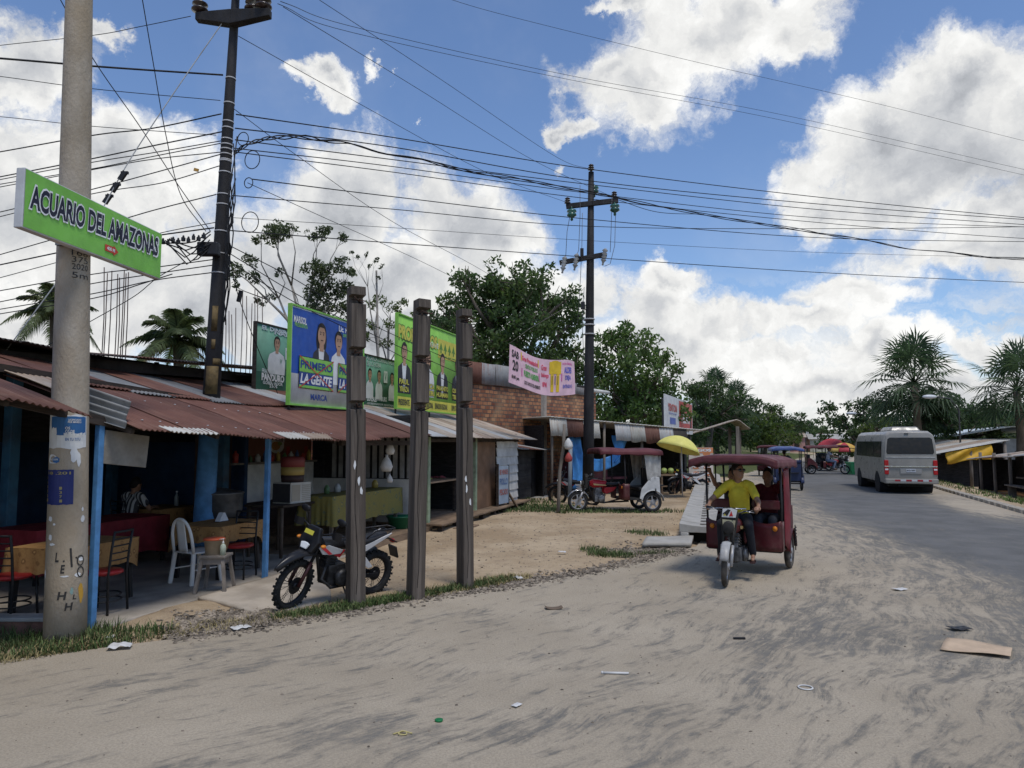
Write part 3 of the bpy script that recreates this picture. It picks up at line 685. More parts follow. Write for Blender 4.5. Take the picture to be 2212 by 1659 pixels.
for i in range(8): b.grid(lambda a, c: (4.8 + 2.05 * a, -.03 - .035 * (1 - c) + .008 * mnoise.noise((a * 5, i, 0)), .08 + i * .25 + .262 * c + .012 * mnoise.noise((a * 3, i * 2, 4))), 10, 2, smooth=False)
b.build('white_planking', white_p, st3, solid=.02)
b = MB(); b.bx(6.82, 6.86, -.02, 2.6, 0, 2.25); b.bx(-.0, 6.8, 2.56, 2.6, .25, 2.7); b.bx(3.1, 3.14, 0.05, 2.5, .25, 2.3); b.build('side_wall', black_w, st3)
b = MB(); b.bx(0, 7.0, -.05, .0, 2.0, 2.08); b.build('front_beam', wood_d, st3)
b = MB(); b.bx(-.6, .3, -.75, -.46, .02, .06); b.bx(.35, 1.2, -.80, -.48, .07, .11); b.build('step_plank', plank_m, st3, bevel=.005)

# ---- black shack
bs_ = thing('black_shack', 'low black board shack with a grey tin roof behind the leaning sign', 'building', F(15.9, .3), FA)
b = MB()
for i in range(8): b.bx(0, 3.9, .0 - .012 * (i % 2), .05, .0 + i * .215, .21 + i * .215)
b.bx(0, 3.9, .06, .12, 0, 1.72); b.bx(3.86, 3.92, .05, 4, 0, 1.8); b.bx(0, .06, .05, 4, 0, 1.9); b.build('board_wall', M('charred_boards', (.040, .038, .036), .9, .35, 3, bump=.4, stretch=(.3, 1, 1)), bs_)
b = MB(); b.bx(2.5, 3.5, -.02, -.014, .05, 1.45); b.build('doorway', flat('doorway_shade', (.006, .006, .007), .9), bs_)  # thin panel on the wall, blackened to paint the shade of an open door
b = MB(); b.bx(2.3, 3.7, -.5, -.02, .0, .10); b.build('door_step', conc, bs_, bevel=.02)
for i in range(6): roof_sheet(bs_, i * .8 - .4, i * .8 + .45, -.5, 3.0, [t_grey, t_rust, t_rust, t_grey, t_dark, t_grey][i], zf=lambda s, t: 1.86 - .02 * s + .16 * t, n=3, lift=.012 * (i % 2))

# ---- brick house
def brick_material():
    m = bpy.data.materials.new('brick_wall'); m.use_nodes = True; nt = m.node_tree; b = NB(nt); bs = nt.nodes['Principled BSDF']
    t = b.n('ShaderNodeTexCoord').outputs['Object']; sx = b.n('ShaderNodeSeparateXYZ'); nt.links.new(t, sx.inputs[0])
    cx = b.n('ShaderNodeCombineXYZ'); nt.links.new(b.math('ADD', sx.outputs[0], sx.outputs[1]), cx.inputs[0]); nt.links.new(sx.outputs[2], cx.inputs[1])
    wv = b.vm('MULTIPLY_ADD', b.noise(t, 3, 3, color=True), (.05, .05, .0), (-.025, -.025, 0))
    br = b.n('ShaderNodeTexBrick'); nt.links.new(b.vm('ADD', cx.outputs[0], wv), br.inputs['Vector'])
    br.inputs['Scale'].default_value = 1; br.inputs['Brick Width'].default_value = .25; br.inputs['Row Height'].default_value = .135; br.inputs['Mortar Size'].default_value = .016; br.inputs['Bias'].default_value = -.1
    br.inputs['Color1'].default_value = (.20, .066, .036, 1); br.inputs['Color2'].default_value = (.56, .25, .11, 1); br.inputs['Mortar'].default_value = (.10, .085, .07, 1)
    c = b.mix(b.math('MULTIPLY', b.ramp(b.noise(t, 1.5, 6, .65), .48, .7), .5), br.outputs[0], (.13, .075, .055))
    c = b.mix(b.math('MULTIPLY', b.ramp(b.noise(b.vm('ADD', t, (7, 3, 1)), .9, 5, .6), .52, .7), .40), c, (.52, .36, .20))
    c = b.mix(b.math('MULTIPLY', b.ramp(b.noise(t, 8, 5, .6), .5, .75), .4), c, (.08, .06, .05))
    nt.links.new(c, bs.inputs['Base Color']); bs.inputs['Roughness'].default_value = .95
    bn = b.n('ShaderNodeBump'); bn.inputs['Strength'].default_value = .8; bn.inputs['Distance'].default_value = .03; bn.invert = True
    nt.links.new(br.outputs['Fac'], bn.inputs['Height']); nt.links.new(bn.outputs[0], bs.inputs['Normal']); return m
bA, bB = Vector((-1.75, 23.5, 0)), Vector((3.62, 31.5, 0)); bl = (bB - bA).length; ba = math.atan2(bB.y - bA.y, bB.x - bA.x)
bh = thing('brick_house', 'unplastered brick house with rusty tin parapet behind the stalls', 'building', bA, ba)
brk = brick_material(); t_par = tin('streaked_grey_tin', (.17, .17, .17), (.26, .26, .25), .9, (.16, .06, .045), .6)
b = MB(); b.bx(-2.0, bl - 1.05, 0, .18, 0, 4.05); b.bx(bl - .75, bl, 0, .18, 0, 4.25); b.bx(bl - .18, bl, .18, 8, 0, 4.25); b.bx(-2, -1.82, .18, 8, 0, 4.1); b.build('wall', brk, bh)
for x0, x1, h in ((bl - 1.048, bl - .752, 4.3), (5.1, 5.5, 3.85)): b = MB(); b.bx(x0, x1, -.02, .2, 0, h); b.build('concrete_column', M('rough_column', (.30, .255, .21), .95, .25, 3, bump=.4), bh)
for i in range(13):
    a = -2.1 + i * .82
    if a > bl - .9: break
    bb = MB(); bb.grid(lambda u_, v_: (a + .86 * u_, -.06 - .013 * math.sin(u_ * 11 * 6.283) - .02 * (i % 2), 3.95 + (.85 + .05 * (i % 3) - .045 * i) * v_ + .04 * mnoise.noise((a, u_, 1))), 44, 2)
    bb.build('tin_parapet', [t_grey, t_par, t_par, t_rust, t_par, t_grey, t_par, t_par, t_grey, t_par][i % 10], bh, solid=.004, normals=False)
b = MB(); b.bx(-2, bl, .0, 8, 4.3, 4.36); b.build('flat_roof', t_dark, bh)
b = MB(); b.tube([(bl - .9, -.12, 4.2), (bl + 1.0, -.12, 4.18)], .075, 10); b.build('drain_pipe', white_p, bh)

# ---- market stall with striped tin skirt
sA, sB = Vector((1.18, 25.6, 0)), Vector((7.1, 29.2, 0)); sl_ = (sB - sA).length; sa = math.atan2(sB.y - sA.y, sB.x - sA.x)
ms = thing('market_stall', 'long dark market stall with a white roof edge and striped tin skirt', 'building', sA, sa)
def mz(x): return 2.86 - .058 * x
b = MB(); b.grid(lambda a, c: (-.1 + (sl_ + .4) * a, -.35 + 4 * c, mz(sl_ * a) + .02 - .04 * c + .01 * math.sin(a * 300)), 160, 4); b.build('roof', t_pale, ms, solid=.03, normals=False)
for i in range(9):
    a = -.05 + i * .72
    if i == 3: continue
    bb = MB(); bb.grid(lambda u_, v_: (a + .72 * u_, -.30 - .10 * v_ - .010 * math.sin(u_ * 9 * 6.283), mz(a) - .03 - (.62 + .05 * mnoise.noise((i, u_ * 2, 0))) * v_), 40, 2)
    bb.build('skirt_sheet', [t_pale, t_rust, t_pale, t_rust, t_grey, t_pale, t_rust, t_grey, t_dark][i], ms, solid=.004, normals=False)
for x in (.1, 2.4, 4.2, 6.2):
    b = MB(); b.tube([(x, -.2, 0), (x + .03, -.2, mz(x))], .05, 8); b.build('post', wood_g, ms)
b = MB(); b.bx(-.0, sl_, 2.6, 2.66, 0, 2.7); b.bx(sl_ - .06, sl_, .3, 2.6, 0, 2.4); b.bx(0, .06, .2, 2.6, 0, 2.6); b.build('wall', black_w, ms)
tarp = M('blue_tarp', (.06, .24, .56), .5, .2, 3, bump=.3, bscale=6)
b = MB()
b.grid(lambda a, c: (1.05 + .5 * a + .10 * math.sin(c * 5), -.05 + .06 * math.sin(a * 9 + c * 3), .35 + 1.85 * c), 12, 14)
b.grid(lambda a, c: (3.0 + .95 * a * c + .10 * math.sin(c * 5), -.05 + .07 * math.sin(a * 8), 1.25 + 1.0 * c), 12, 14)
b.grid(lambda a, c: (1.3 + 2.0 * a, .0 + .05 * math.sin(a * 12), 1.25 + .45 * c - .32 * math.sin(a * 3.14)), 18, 8)
detach(b.build('hanging_tarp', tarp, ms, solid=.006), 'bright blue plastic tarp hung in the front of the market stall', 'tarp')
b = MB(); b.bx(1.0, 3.9, .3, 1.0, .62, .70); b.bx(1.2, 3.0, .35, .95, .70, 1.25); detach(b.build('stall_counter', M('maroon_cloth', (.09, .03, .04), .8), ms), 'counter with maroon cloth behind the blue tarp of the market stall', 'counter')

# ---- open shed frame further up the road
of = thing('open_shed', 'open shed of thin posts with a sloping tin roof beside the far trees', 'shed', (10.4, 44, 0), R(-8))
b = MB(); b.grid(lambda a, c: (-.2 + 3.7 * a, -1.6 + 3.2 * c, 2.35 + .95 * min(a / .82, 1) - .55 * max(0, a - .82) / .18 + .015 * math.sin(c * 120)), 20, 60); b.build('roof', t_strip, of, solid=.05)
for (x, y) in [(.1, -1.5), (2.8, -1.5), (2.8, 1.4), (.1, 1.4), (3.3, 1.0)]:
    b = MB(); b.bx(x - .09, x + .09, y - .09, y + .09, 0, 2.9 if x > 1 else 2.3); b.build('post', wood_g, of)

# ---- stalls on the far side of the road
rs = thing('roadside_stall', 'dark roadside stall on posts under a low grey tin roof by the kerb', 'building', (19.9, 26.4, -.35), R(71.3))
b = MB(); 
for i in range(9):
    a = -2.2 + i * 1.45
    roof_sheet(rs, a, a + 1.5, -1.35, .6, [t_pale, t_grey, t_strip, t_grey, t_pale, t_strip, t_rust, t_strip, t_grey][i], zf=lambda s, t: 1.98 - .035 * s - .16 * t, per=.15, amp=.02, n=4, lift=.02 * (i % 2))
for s in (-1.9, -.3, 1.4, 3.0, 5.0, 7.2, 9.4):
    b = MB(); b.tube([(s, .35, -.3), (s, .35, 1.86)], .07, 8); b.build('post', wood_g, rs)
b = MB(); b.bx(-2.2, 10.6, -1.5, -1.42, -.2, 1.9); b.bx(10.5, 10.6, -1.4, .2, -.2, 1.5); b.build('wall', black_w, rs)
b = MB(); b.bx(-2.0, 5.2, .15, .55, .50, .55); [b.bx(x - .04, x + .04, .2, .5, -.1, .499) for x in (-1.7, .2, 2.3, 4.9)]; detach(b.build('plank_bench', wood_g, rs), 'long grey plank bench in front of the dark roadside stall', 'bench'); b = MB(); b.bx(-1.9, 7, -.9, -.4, .75, .8); b.build('rear_shelf', wood_g, rs)
b = MB(); b.bx(-2.2, 10.6, -1.4, 1.0, -.28, -.02); b.build('earth_floor', M('orange_earth', (.40, .20, .08), .95, .2, 3), rs)
cl = MB()
for i in range(14): 
    cx, cz = random.uniform(-1.5, 7), random.uniform(.85, 1.35); cl.ell((cx, -.65, cz), (random.uniform(.08, .2), .12, random.uniform(.08, .25)), 8, 6, mi=i % 3)
cl.build('hung_goods', [flat('goods_grey', (.2, .21, .24)), flat('goods_blue', (.06, .08, .15)), flat('goods_brown', (.2, .09, .04))], rs, kind='stuff')
ys_ = thing('tarp_stall', 'roadside stall with cream tin roof and a yellow tarp hung from its edge', 'building', (22.0, 38.5, -.35), R(4))
def tz(x): return 1.74 + .175 * x
for i in range(6):
    b = MB(); y0 = -.35 + i * .95; b.grid(lambda u, v: (-.5 + 4.6 * u, y0 + 1.0 * v, tz(-.5 + 4.6 * u) + .02 * math.sin(v * 42) + .02 * (i % 2)), 8, 42); b.build('roof_sheet', [t_pale, t_tan, t_pale, t_strip, t_pale, t_tan][i], ys_, solid=.006, normals=False)
ytar = M('yellow_tarp', (.55, .31, .02), .6, .15, 2, bump=.2, bscale=4)
b = MB(); b.grid(lambda a, c: (.6 + 2.5 * a, -.30 + .08 * math.sin(a * 9 + c * 6), tz(.6 + 2.5 * a) - .05 - (.50 + .35 * a) * c - .10 * math.sin(a * 7 + 1) * c), 30, 10); detach(b.build('yellow_tarp', ytar, ys_, solid=.006), 'yellow tarp hung below the cream tin roof behind the minibus', 'tarp')
for x, y in ((0, -.2), (2.0, -.2), (3.9, -.2), (0, 4.5), (3.9, 4.5)):
    b = MB(); b.tube([(x, y, -.1), (x, y, tz(x) - .03)], .08, 8); b.build('post', wood_g, ys_)
b = MB(); b.bx(3.9, 4.0, -.1, 5, -.1, 2.3); b.bx(0, 3.9, .6, .7, -.1, 1.7); b.build('wall', black_w, ys_)
wh = thing('tin_house', 'pale blue tin roofed house behind the yellow tarp stall', 'building', (29.0, 43.5, -.3), R(71.3))
b = MB(); b.grid(lambda a, c: (-.5 + 9.5 * a, -2.5 + 5 * c, 3.25 - .9 * abs(c - .35) + .012 * math.sin(a * 400)), 120, 10); b.build('roof', tin('bluish_tin', (.50, .58, .62), (.62, .68, .70), .3, (.35, .33, .30), .2, .4), wh, solid=.04)
b = MB(); b.bx(-.2, 8.7, -2.2, 2.0, 0, 2.5); b.build('wall', M('grey_boards', (.35, .37, .38), .85, .2, 2), wh)
# ================================================================ poles, boards and cables
def SF(px, py, t):                              # where a sight line meets the upright plane t of the shed front
    d = ray(px, py); k = (t + P0.dot(fn)) / d.dot(fn); q = d * k
    return (q - P0).dot(fd), CAM_H + q.z
INK = {}
def ink(name, col, rough=.55):
    if name not in INK: INK[name] = M(name, col, rough, .10, 3.0)
    return INK[name]
class Board:                                    # artwork laid out on a flat board standing on the plane t
    def __init__(s, s0, z0, t, mats): s.a = Art(.002, .003); s.s0, s.z0, s.t = s0, z0, t; s.mats = mats
    def uv(s, px, py): q = SF(px, py, s.t); return q[0] - s.s0, q[1] - s.z0
    def m(s, k): return list(s.mats).index(k)
    def text(s, t, px0, py0, px1, h, k, L=3, off=.03, shear=0, outline=None):
        u0, v0 = s.uv(px0, py0); u1, v1 = s.uv(px1, py0); s.a.text(t, u0, v0, h, s.m(k), L, w=max(.02, u1 - u0), off=off, shear=shear, outline=s.m(outline) if outline else None)
    def build(s, parent): return s.a.mb.build('printed_artwork', list(s.mats.values()), parent, normals=False)

# ---- concrete pole
pole_c = M('pole_concrete', (.34, .27, .185), .9, .16, 2.0, bump=.5, bscale=45, col2=(.41, .355, .28), dirt=.65, dcol=(.205, .165, .115), stretch=(1, 1, .5))
cb = P(141, 1385, 7.55); cb.z = -.1; ct = P(171, 0, 7.5); ax = (ct - cb); L_ = ax.length
cp = thing('concrete_pole', 'stout pale concrete pole with torn posters and painted marks at the roadside', 'pole', cb)
def cr(z): return .195 - .0098 * z
b = MB(); n_ = 12; b.tube([ax.normalized() * (L_ * 1.35 * i / n_) for i in range(n_ + 1)], [cr(L_ * 1.35 * i / n_) for i in range(n_ + 1)], 36)
b.build('shaft', pole_c, cp)
cdir = math.atan2(-cb.y, -cb.x)
def wrap(v):                                    # Art point -> pole surface; x runs right along the side that faces the road
    r_ = cr(v.z); a = cdir + v.x / r_; c0 = ax * ((v.z + .1) / ax.z) ; r_ -= v.y
    return Vector((c0.x + r_ * math.cos(a), c0.y + r_ * math.sin(a), c0.z))
def pu(px, py): 
    z = CAM_H + (955 - py) / FPX * 7.4; cxp = 141 + (171 - 141) * (1385 - py) / 1385
    r_ = cr(z); q = (px - cxp) / FPX * 7.4 / r_; return r_ * math.asin(max(-.98, min(.98, q))), z
marks = [ink('black_paint', (.03, .028, .026)), ink('white_scrap', (.66, .66, .64)), ink('poster_blue', (.03, .12, .30)), ink('navy_paint', (.022, .03, .13)), ink('stencil_yellow', (.30, .25, .10)), ink('ochre_paint', (.50, .28, .04)), ink('teal_paint', (.2, .3, .27))]
a = Art(.0012, .002)
def scrap(px, py, w, h, mi, L=0, n=14, seed=0):
    u0, z0 = pu(px, py); rr = random.Random(seed + px)
    a.poly([(u0 + w * (.5 + (.30 + .20 * rr.random()) * math.cos(6.283 * i / n)), z0 - h * (.5 + (.30 + .2 * rr.random()) * math.sin(6.283 * i / n))) for i in range(n)], mi, L)
def prect(px0, py0, px1, py1, mi, L=0, rag=0.0):
    u0, z0 = pu(px0, py0); u1, z1 = pu(px1, py1); n = 10; rr = random.Random(px0 + py1)
    top = [(u0 + (u1 - u0) * i / n, z0 + rr.uniform(-rag, rag)) for i in range(n + 1)]; bot = [(u0 + (u1 - u0) * i / n, z1 + rr.uniform(-rag, rag)) for i in reversed(range(n + 1))]
    for i in range(n): a.poly([top[i], top[i + 1], bot[n - 1 - i], bot[n - i]], mi, L)
def ptext(t, px0, py0, px1, py1, mi, L=2, off=.02, shear=0):
    u0, z0 = pu(px0, py1); u1, z1 = pu(px1, py0); a.text(t, u0, z0, z1 - z0, mi, L, w=u1 - u0, off=off, shear=shear)
prect(107, 897, 181, 968, 1, 0, .012); prect(119, 900, 180, 940, 2, 1, .004); prect(140, 935, 179, 950, 1, 1, .01); scrap(108, 905, .06, .30, 1, 2, seed=2); scrap(118, 915, .09, .26, 1, 3, seed=3)
ptext('LICENCIADO', 149, 905, 172, 909, 1, 4); ptext('POR MINEDU', 148, 910, 172, 914, 1, 4); ptext('OS', 143, 922, 152, 928, 1, 4); ptext('OS DE', 143, 929, 160, 935, 1, 4); ptext('SIN TITULO?', 141, 937, 176, 943, 1, 5, .04); ptext('EN TU TITU', 143, 946, 170, 952, 2, 5)
scrap(112, 978, .16, .12, 1, 0, seed=4); scrap(118, 985, .11, .08, 2, 1, seed=5); scrap(150, 962, .09, .2, 1, 1, seed=6); scrap(163, 975, .05, .16, 1, 1, seed=9); ptext('RACION', 116, 990, 130, 994, 1, 3)
prect(104, 1014, 157, 1088, 3, 0, .004); ptext('18 .201', 113, 1018, 153, 1024, 4, 2)
for i, ch in enumerate('660551'): ptext(ch, 108, 1028 + i * 9.5, 112, 1034 + i * 9.5, 4, 2)
for i, ch in enumerate('1371'): ptext(ch, 132, 1050 + i * 9, 137, 1056 + i * 9, 4, 2)
for (px, py, w, h) in [(112, 1112, .07, .06), (170, 1110, .06, .09), (112, 1150, .06, .07), (113, 1168, .08, .03), (166, 1200, .07, .05), (104, 1222, .04, .12), (132, 1236, .09, .02), (158, 1232, .08, .05), (120, 1126, .03, .03), (172, 1094, .03, .05)]: scrap(px, py, w, h, 1, 0, seed=px)
for t, x0, y0, x1, y1 in [('L', 124, 1188, 131, 1208), ('E', 133, 1214, 142, 1232), ('H', 127, 1270, 145, 1287), ('H', 140, 1294, 156, 1310), ('L', 155, 1278, 162, 1288)]: ptext(t, x0, y0, x1, y1, 0, 1, .03, .15)
u0, z0 = pu(152, 1180); u1, z1 = pu(154, 1220); a.line(u0, z0, u1, z1, .018, 0, 1); u0, z0 = pu(138, 1207); u1, z1 = pu(164, 1201); a.line(u0, z0, u1, z1, .016, 0, 1)
for yy in (1208, 1232): 
    u0, z0 = pu(170, yy)
    for i in range(9): a.line(u0 + .035 * math.cos(i * .7), z0 + .05 * math.sin(i * .7), u0 + .035 * math.cos(i * .7 + .7), z0 + .05 * math.sin(i * .7 + .7), .012, 0, 1)
scrap(165, 1250, .07, .24, 5, 0, seed=31); scrap(150, 1262, .04, .08, 6, 0, seed=33)
for t, y0, y1 in [('168', 533, 546), ('375', 548, 561), ('2020', 564, 577), ('5m', 583, 596)]: ptext(t, 156, y0, 186, y1, 0, 1, -.005, 0)
a.warp(wrap); mm = a.mb
for nm, ids in (('torn_poster', (1, 2)), ('painted_square', (3, 4)), ('painted_mark', (0, 5, 6))):
    q = MB(); q.v = mm.v; q.f = [f for f, i in zip(mm.f, mm.m) if i in ids]; q.m = [i for i in mm.m if i in ids]; q.sm = [False] * len(q.f); q.build(nm, marks, cp, normals=False)

# ---- green sign
gs_o = Vector((-4.45, 6.50, 3.945)); g_ang = math.atan2(2.15, .23)
gs = thing('green_sign', 'long lime green lightbox sign with bold dark lettering fixed across the concrete pole', 'sign', gs_o, g_ang)
lime = ink('lime_green', (.21, .52, .085), .6); b = MB(); b.bx(0, 2.16, 0, .085, 0, .56); b.build('cabinet', [M('sign_white_edge', (.55, .56, .56), .6, .15, 3)], gs, bevel=.008)
b = MB()
b.grid(lambda a_, c: (.012 + 2.136 * a_, -.004 - .0015 * math.sin(a_ * 9 + c * 5) - (.003 * math.exp(-((a_ - .62 - .2 * (1 - c)) / .03) ** 2) + .002 * math.exp(-((a_ - .8) / .03) ** 2)) * (1 - c), .012 + .536 * c), 60, 14); b.build('green_face', lime, gs)
a = Art(.0012, .0085)
a.text('ACUARIO DEL AMAZONAS', .07, .20, .225, 0, 3, w=2.0, off=.035, shear=.06, outline=1, slope=.055)
a.poly([(1.13, .085), (1.13, .155), (1.27, .155), (1.27, .175), (1.35, .118), (1.27, .06), (1.27, .085)], 2, 1); a.text('400 M', 1.16, .10, .04, 1, 2, w=.13)
a.mb.build('lettering', [ink('sign_navy', (.012, .014, .035)), ink('sign_white', (.78, .78, .76)), ink('sign_red', (.55, .05, .03))], gs, normals=False)
b = MB(); b.box((.82, .19, .28), (.05, .22, .05)); b.box((.82, .19, .08), (.05, .22, .04)); b.torus((.98, .3, .02), (0, 0, 1), .03, .006, 12, 6); b.build('bracket', flat('bracket_steel', (.2, .2, .2), .5, metal=.5), gs)

# ---- dark leaning utility pole
pitch_m = M('black_painted_pole', (.022, .021, .022), .7, .35, 2.5, bump=.35, bscale=30, dirt=.25, dcol=(.07, .055, .04), stretch=(1, 1, .4))
steel_w = flat('galvanised_strap', (.40, .40, .40), .5); cer = M('brown_insulator', (.035, .022, .018), .25, .2, 2, spec=.6); wire_m = flat('black_cable', (.012, .012, .013), .6); box_m = flat('junction_plastic', (.02, .02, .022), .5)
ub = P(437, 1130, 12); ub.z = -.1; ut = P(507, 30, 12.05); ua = (ut - ub); uL = ua.length; ua.normalize()
up_ = thing('utility_pole', 'tall dark leaning utility pole rising through the rusty roof with a crossarm and straps', 'utility pole', ub)
def ur(l): return .168 - .0105 * l
def uat(py): return (P(437 + (507 - 437) * (1130 - py) / 1100, py, 12.0) - ub).dot(ua)
b = MB(); hs = [0, 2.55, 4, 6, 8, uL, uL + 1.1]; b.tube([ua * h for h in hs[1:]], [ur(h) for h in hs[1:]], 20); b.build('shaft', pitch_m, up_)
b = MB(); b.tube([ua * 0, ua * 2.549], [.172, .150], 20); b.build('blue_base', blue_p, up_, label='blue painted foot of the pole')
sx_ = (P(602, 40, 11.8) - P(413, 50, 12.2)).normalized()
hA = uat(42)
ca = MB(); c_ = ua * hA + Vector((0, -.10, 0))
for sgn, e in ((-1, .70), (1, .74)):
    p0_, p1_ = c_, c_ + sx_ * sgn * e
    vs = [p0_ + Vector((0, y, z)) for y in (-.09, .09) for z in (-.15, .11)] + [p1_ + Vector((0, y, z)) for y in (-.07, .07) for z in (-.03, .10)]
    ca.add(vs, [(0, 2, 3, 1), (4, 5, 7, 6), (0, 1, 5, 4), (2, 6, 7, 3), (1, 3, 7, 5), (0, 4, 6, 2)])
ca.build('crossarm', pitch_m, up_, bevel=.01)
b = MB(); b.bar(c_ + sx_ * .55 + Vector((0, 0, .10)), ua * (hA + .75) + Vector((0, -.1, 0)), .09, .14); b.build('brace', M('brace_timber', (.10, .09, .07), .85, .3, 3), up_)
def disc_ins(par, c, r_=.105, h=.2, m=cer, n=3, up=1):
    bb = MB(); prof = [(.015, -.05)]
    for i in range(n): z = h * i / n; prof += [(r_ * .45, z), (r_ * (1 - .08 * i), z + h * .12 / n * 2), (r_ * (1 - .08 * i), z + h * .22 / n * 2), (r_ * .5, z + h * .38 / n * 2)]
    prof += [(r_ * .3, h), (.01, h * 1.05)]
    bb.lathe([(q, z * up) for q, z in prof], 16, c); return bb.build('insulator', m, par)
for x, y in ((-.64, 0), (.38, .05), (.60, 0)): disc_ins(up_, c_ + sx_ * x + Vector((0, y, .13)), .14, .21, n=2)
for py in (168, 222, 262, 276, 300, 312, 322, 333, 345, 348, 372, 420, 442, 500, 548, 590):
    h = uat(py); b = MB(); b.tube([ua * (h - .011), ua * (h + .011)], ur(h) + .006, 20); b.build('strap', steel_w, up_)
b = MB(); q = ua * uat(545) + Vector((-.10, -.22, 0)); b.box(q, (.34, .16, .22)); b.build('junction_box', box_m, up_, bevel=.02)
ochm = M('ochre_mark', (.11, .075, .03), .8, .4, 6)
for y, ln, x0, x1 in ((690, .42, -.02, .07), (745, .16, .0, .06), (782, .10, .04, .13), (822, .46, -.06, .12), (870, .12, .0, .1)):
    h = uat(y); b = MB(); b.grid(lambda u, v: tuple(ua * (h + ln * (v - .5)) + Vector((x0 + (x1 - x0) * u, -math.sqrt(max(0, (ur(h) + .004) ** 2 - (x0 + (x1 - x0) * u) ** 2)), 0))), 6, 2); b.build('worn_paint_mark', ochm, up_, solid=.002)
b = MB(); cl = []
for k in range(9):
    x = .17 + .05 * random.random(); h0, h1 = random.uniform(3.2, 5.2), random.uniform(5.4, 7.6)
    b.tube([ua * (h0 + (h1 - h0) * i / 8) + Vector((x + .03 * math.sin(i * 1.3 + k), -.14 + .03 * math.cos(i + k), 0)) for i in range(9)], .010, 6)
for k, (px, py, r_) in enumerate([(537, 395, .085), (545, 345, .15), (525, 300, .11), (540, 480, .17), (372, 640, .15)][:4]):
    cc = P(px, py, 11.9) - ub; b.torus(cc, (.35, 1, .1), r_, .008, 24, 6)
for k in range(7):
    pA = P(455 + random.uniform(-8, 8), 500 + 6 * k, 11.75) - ub; pB = P(345 + 4 * k, 525 - 2 * k, 11.4) - ub; pM = (pA + pB) / 2 + Vector((0, 0, -.10 - .10 * (k % 4)))
    b.tube([pA, pA.lerp(pM, .6) + Vector((0, 0, -.05)), pM, pM.lerp(pB, .6), pB], .011, 6)
b.build('cable_tangle', wire_m, up_, kind='stuff')
for k in range(9):
    p = P(352 + 11 * k, 523 - 1.5 * k + 4 * (k % 2), 11.45 + .02 * k) - ub; b = MB(); b.box(p, (.045, .05, .06), R(20 * k)); b.ell(p + Vector((0, 0, .04)), (.02, .02, .03), 6, 5); b.build('cable_clamp', box_m, up_)

# ---- second pole by the market stall
p3 = thing('utility_pole', 'straight dark utility pole with two crossarms beside the market stall', 'utility pole', G(1270, 1085))
pb_ = G(1270, 1085); tp = P(1277, 372, 24.6) - pb_
b = MB(); b.tube([tp * k for k in (-.02, .25, .5, .75, 1.0)], [.20, .175, .15, .125, .095], 16); b.build('shaft', pitch_m, p3)
def pr3(px, py, Y=24.5): return P(px, py, Y) - pb_
for (a0, a1, w) in [((1223, 446), (1335, 433), .17), ((1209, 568), (1310, 549), .16)]:
    b = MB(); m_ = (pr3(*a0) + pr3(*a1)) / 2
    for e in (a0, a1): b.bar(m_, pr3(*e), .12, w)
    b.build('crossarm', pitch_m, p3, bevel=.01)
for (px, py) in [(1277, 368), (1226, 440), (1327, 427)]: disc_ins(p3, pr3(px, py), .11, .22, n=3)
glass_g = M('green_glass_insulator', (.03, .11, .085), .2, .3, 3, spec=.6)
for (px, py) in [(1235, 452), (1328, 441), (1283, 402)]:
    c_ = pr3(px, py, 24.4 if py > 410 else 24.85); b = MB(); b.lathe([(.02, .08), (.02, 0), (.15, -.03), (.17, -.09), (.10, -.13), (.15, -.16), (.17, -.22), (.09, -.27), (.04, -.30), (.05, -.38), (.0, -.42)], 16, c_); b.build('glass_insulator', glass_g, p3)
for (px, py) in [(1216, 562), (1242, 556), (1303, 545)]:
    c_ = pr3(px, py, 24.35); bb = MB(); bb.lathe([(.03, .12)] + [(.05 + .05 * (i % 2), .10 - .055 * i) for i in range(9)] + [(.03, -.40), (.035, -.46), (0, -.48)], 12, c_ + Vector((.05, -.05, 0)), axis=Matrix.Rotation(R(10), 3, 'Y')); bb.build('fuse_cutout', M('grey_porcelain', (.30, .30, .29), .35, .2, 3), p3)
for py in (690, 702, 722):
    q = pr3(1273, py, 24.6); b = MB(); b.tube([q - Vector((0, 0, .02)), q + Vector((0, 0, .02))], .185, 16); b.build('strap', steel_w, p3)
b = MB(); b.box(pr3(1257, 545, 24.3), (.11, .1, .26)); b.box(pr3(1259, 660, 24.3), (.13, .12, .24)); b.build('fuse_box', box_m, p3)
b = MB()
for q in [[(1253, 400), (1253, 470), (1250, 540), (1246, 552)], [(1322, 430), (1320, 500), (1318, 545)], [(1235, 445), (1225, 500), (1222, 556)], [(1258, 460), (1257, 530), (1254, 600), (1248, 700)], [(1330, 450), (1328, 530), (1318, 570), (1306, 575)], [(1262, 620), (1258, 700), (1262, 800)]]:
    b.tube([pr3(x, y, 24.4) for x, y in q], .010, 5)
b.build('drop_wire', flat('grey_wire', (.12, .12, .13)), p3, kind='stuff')

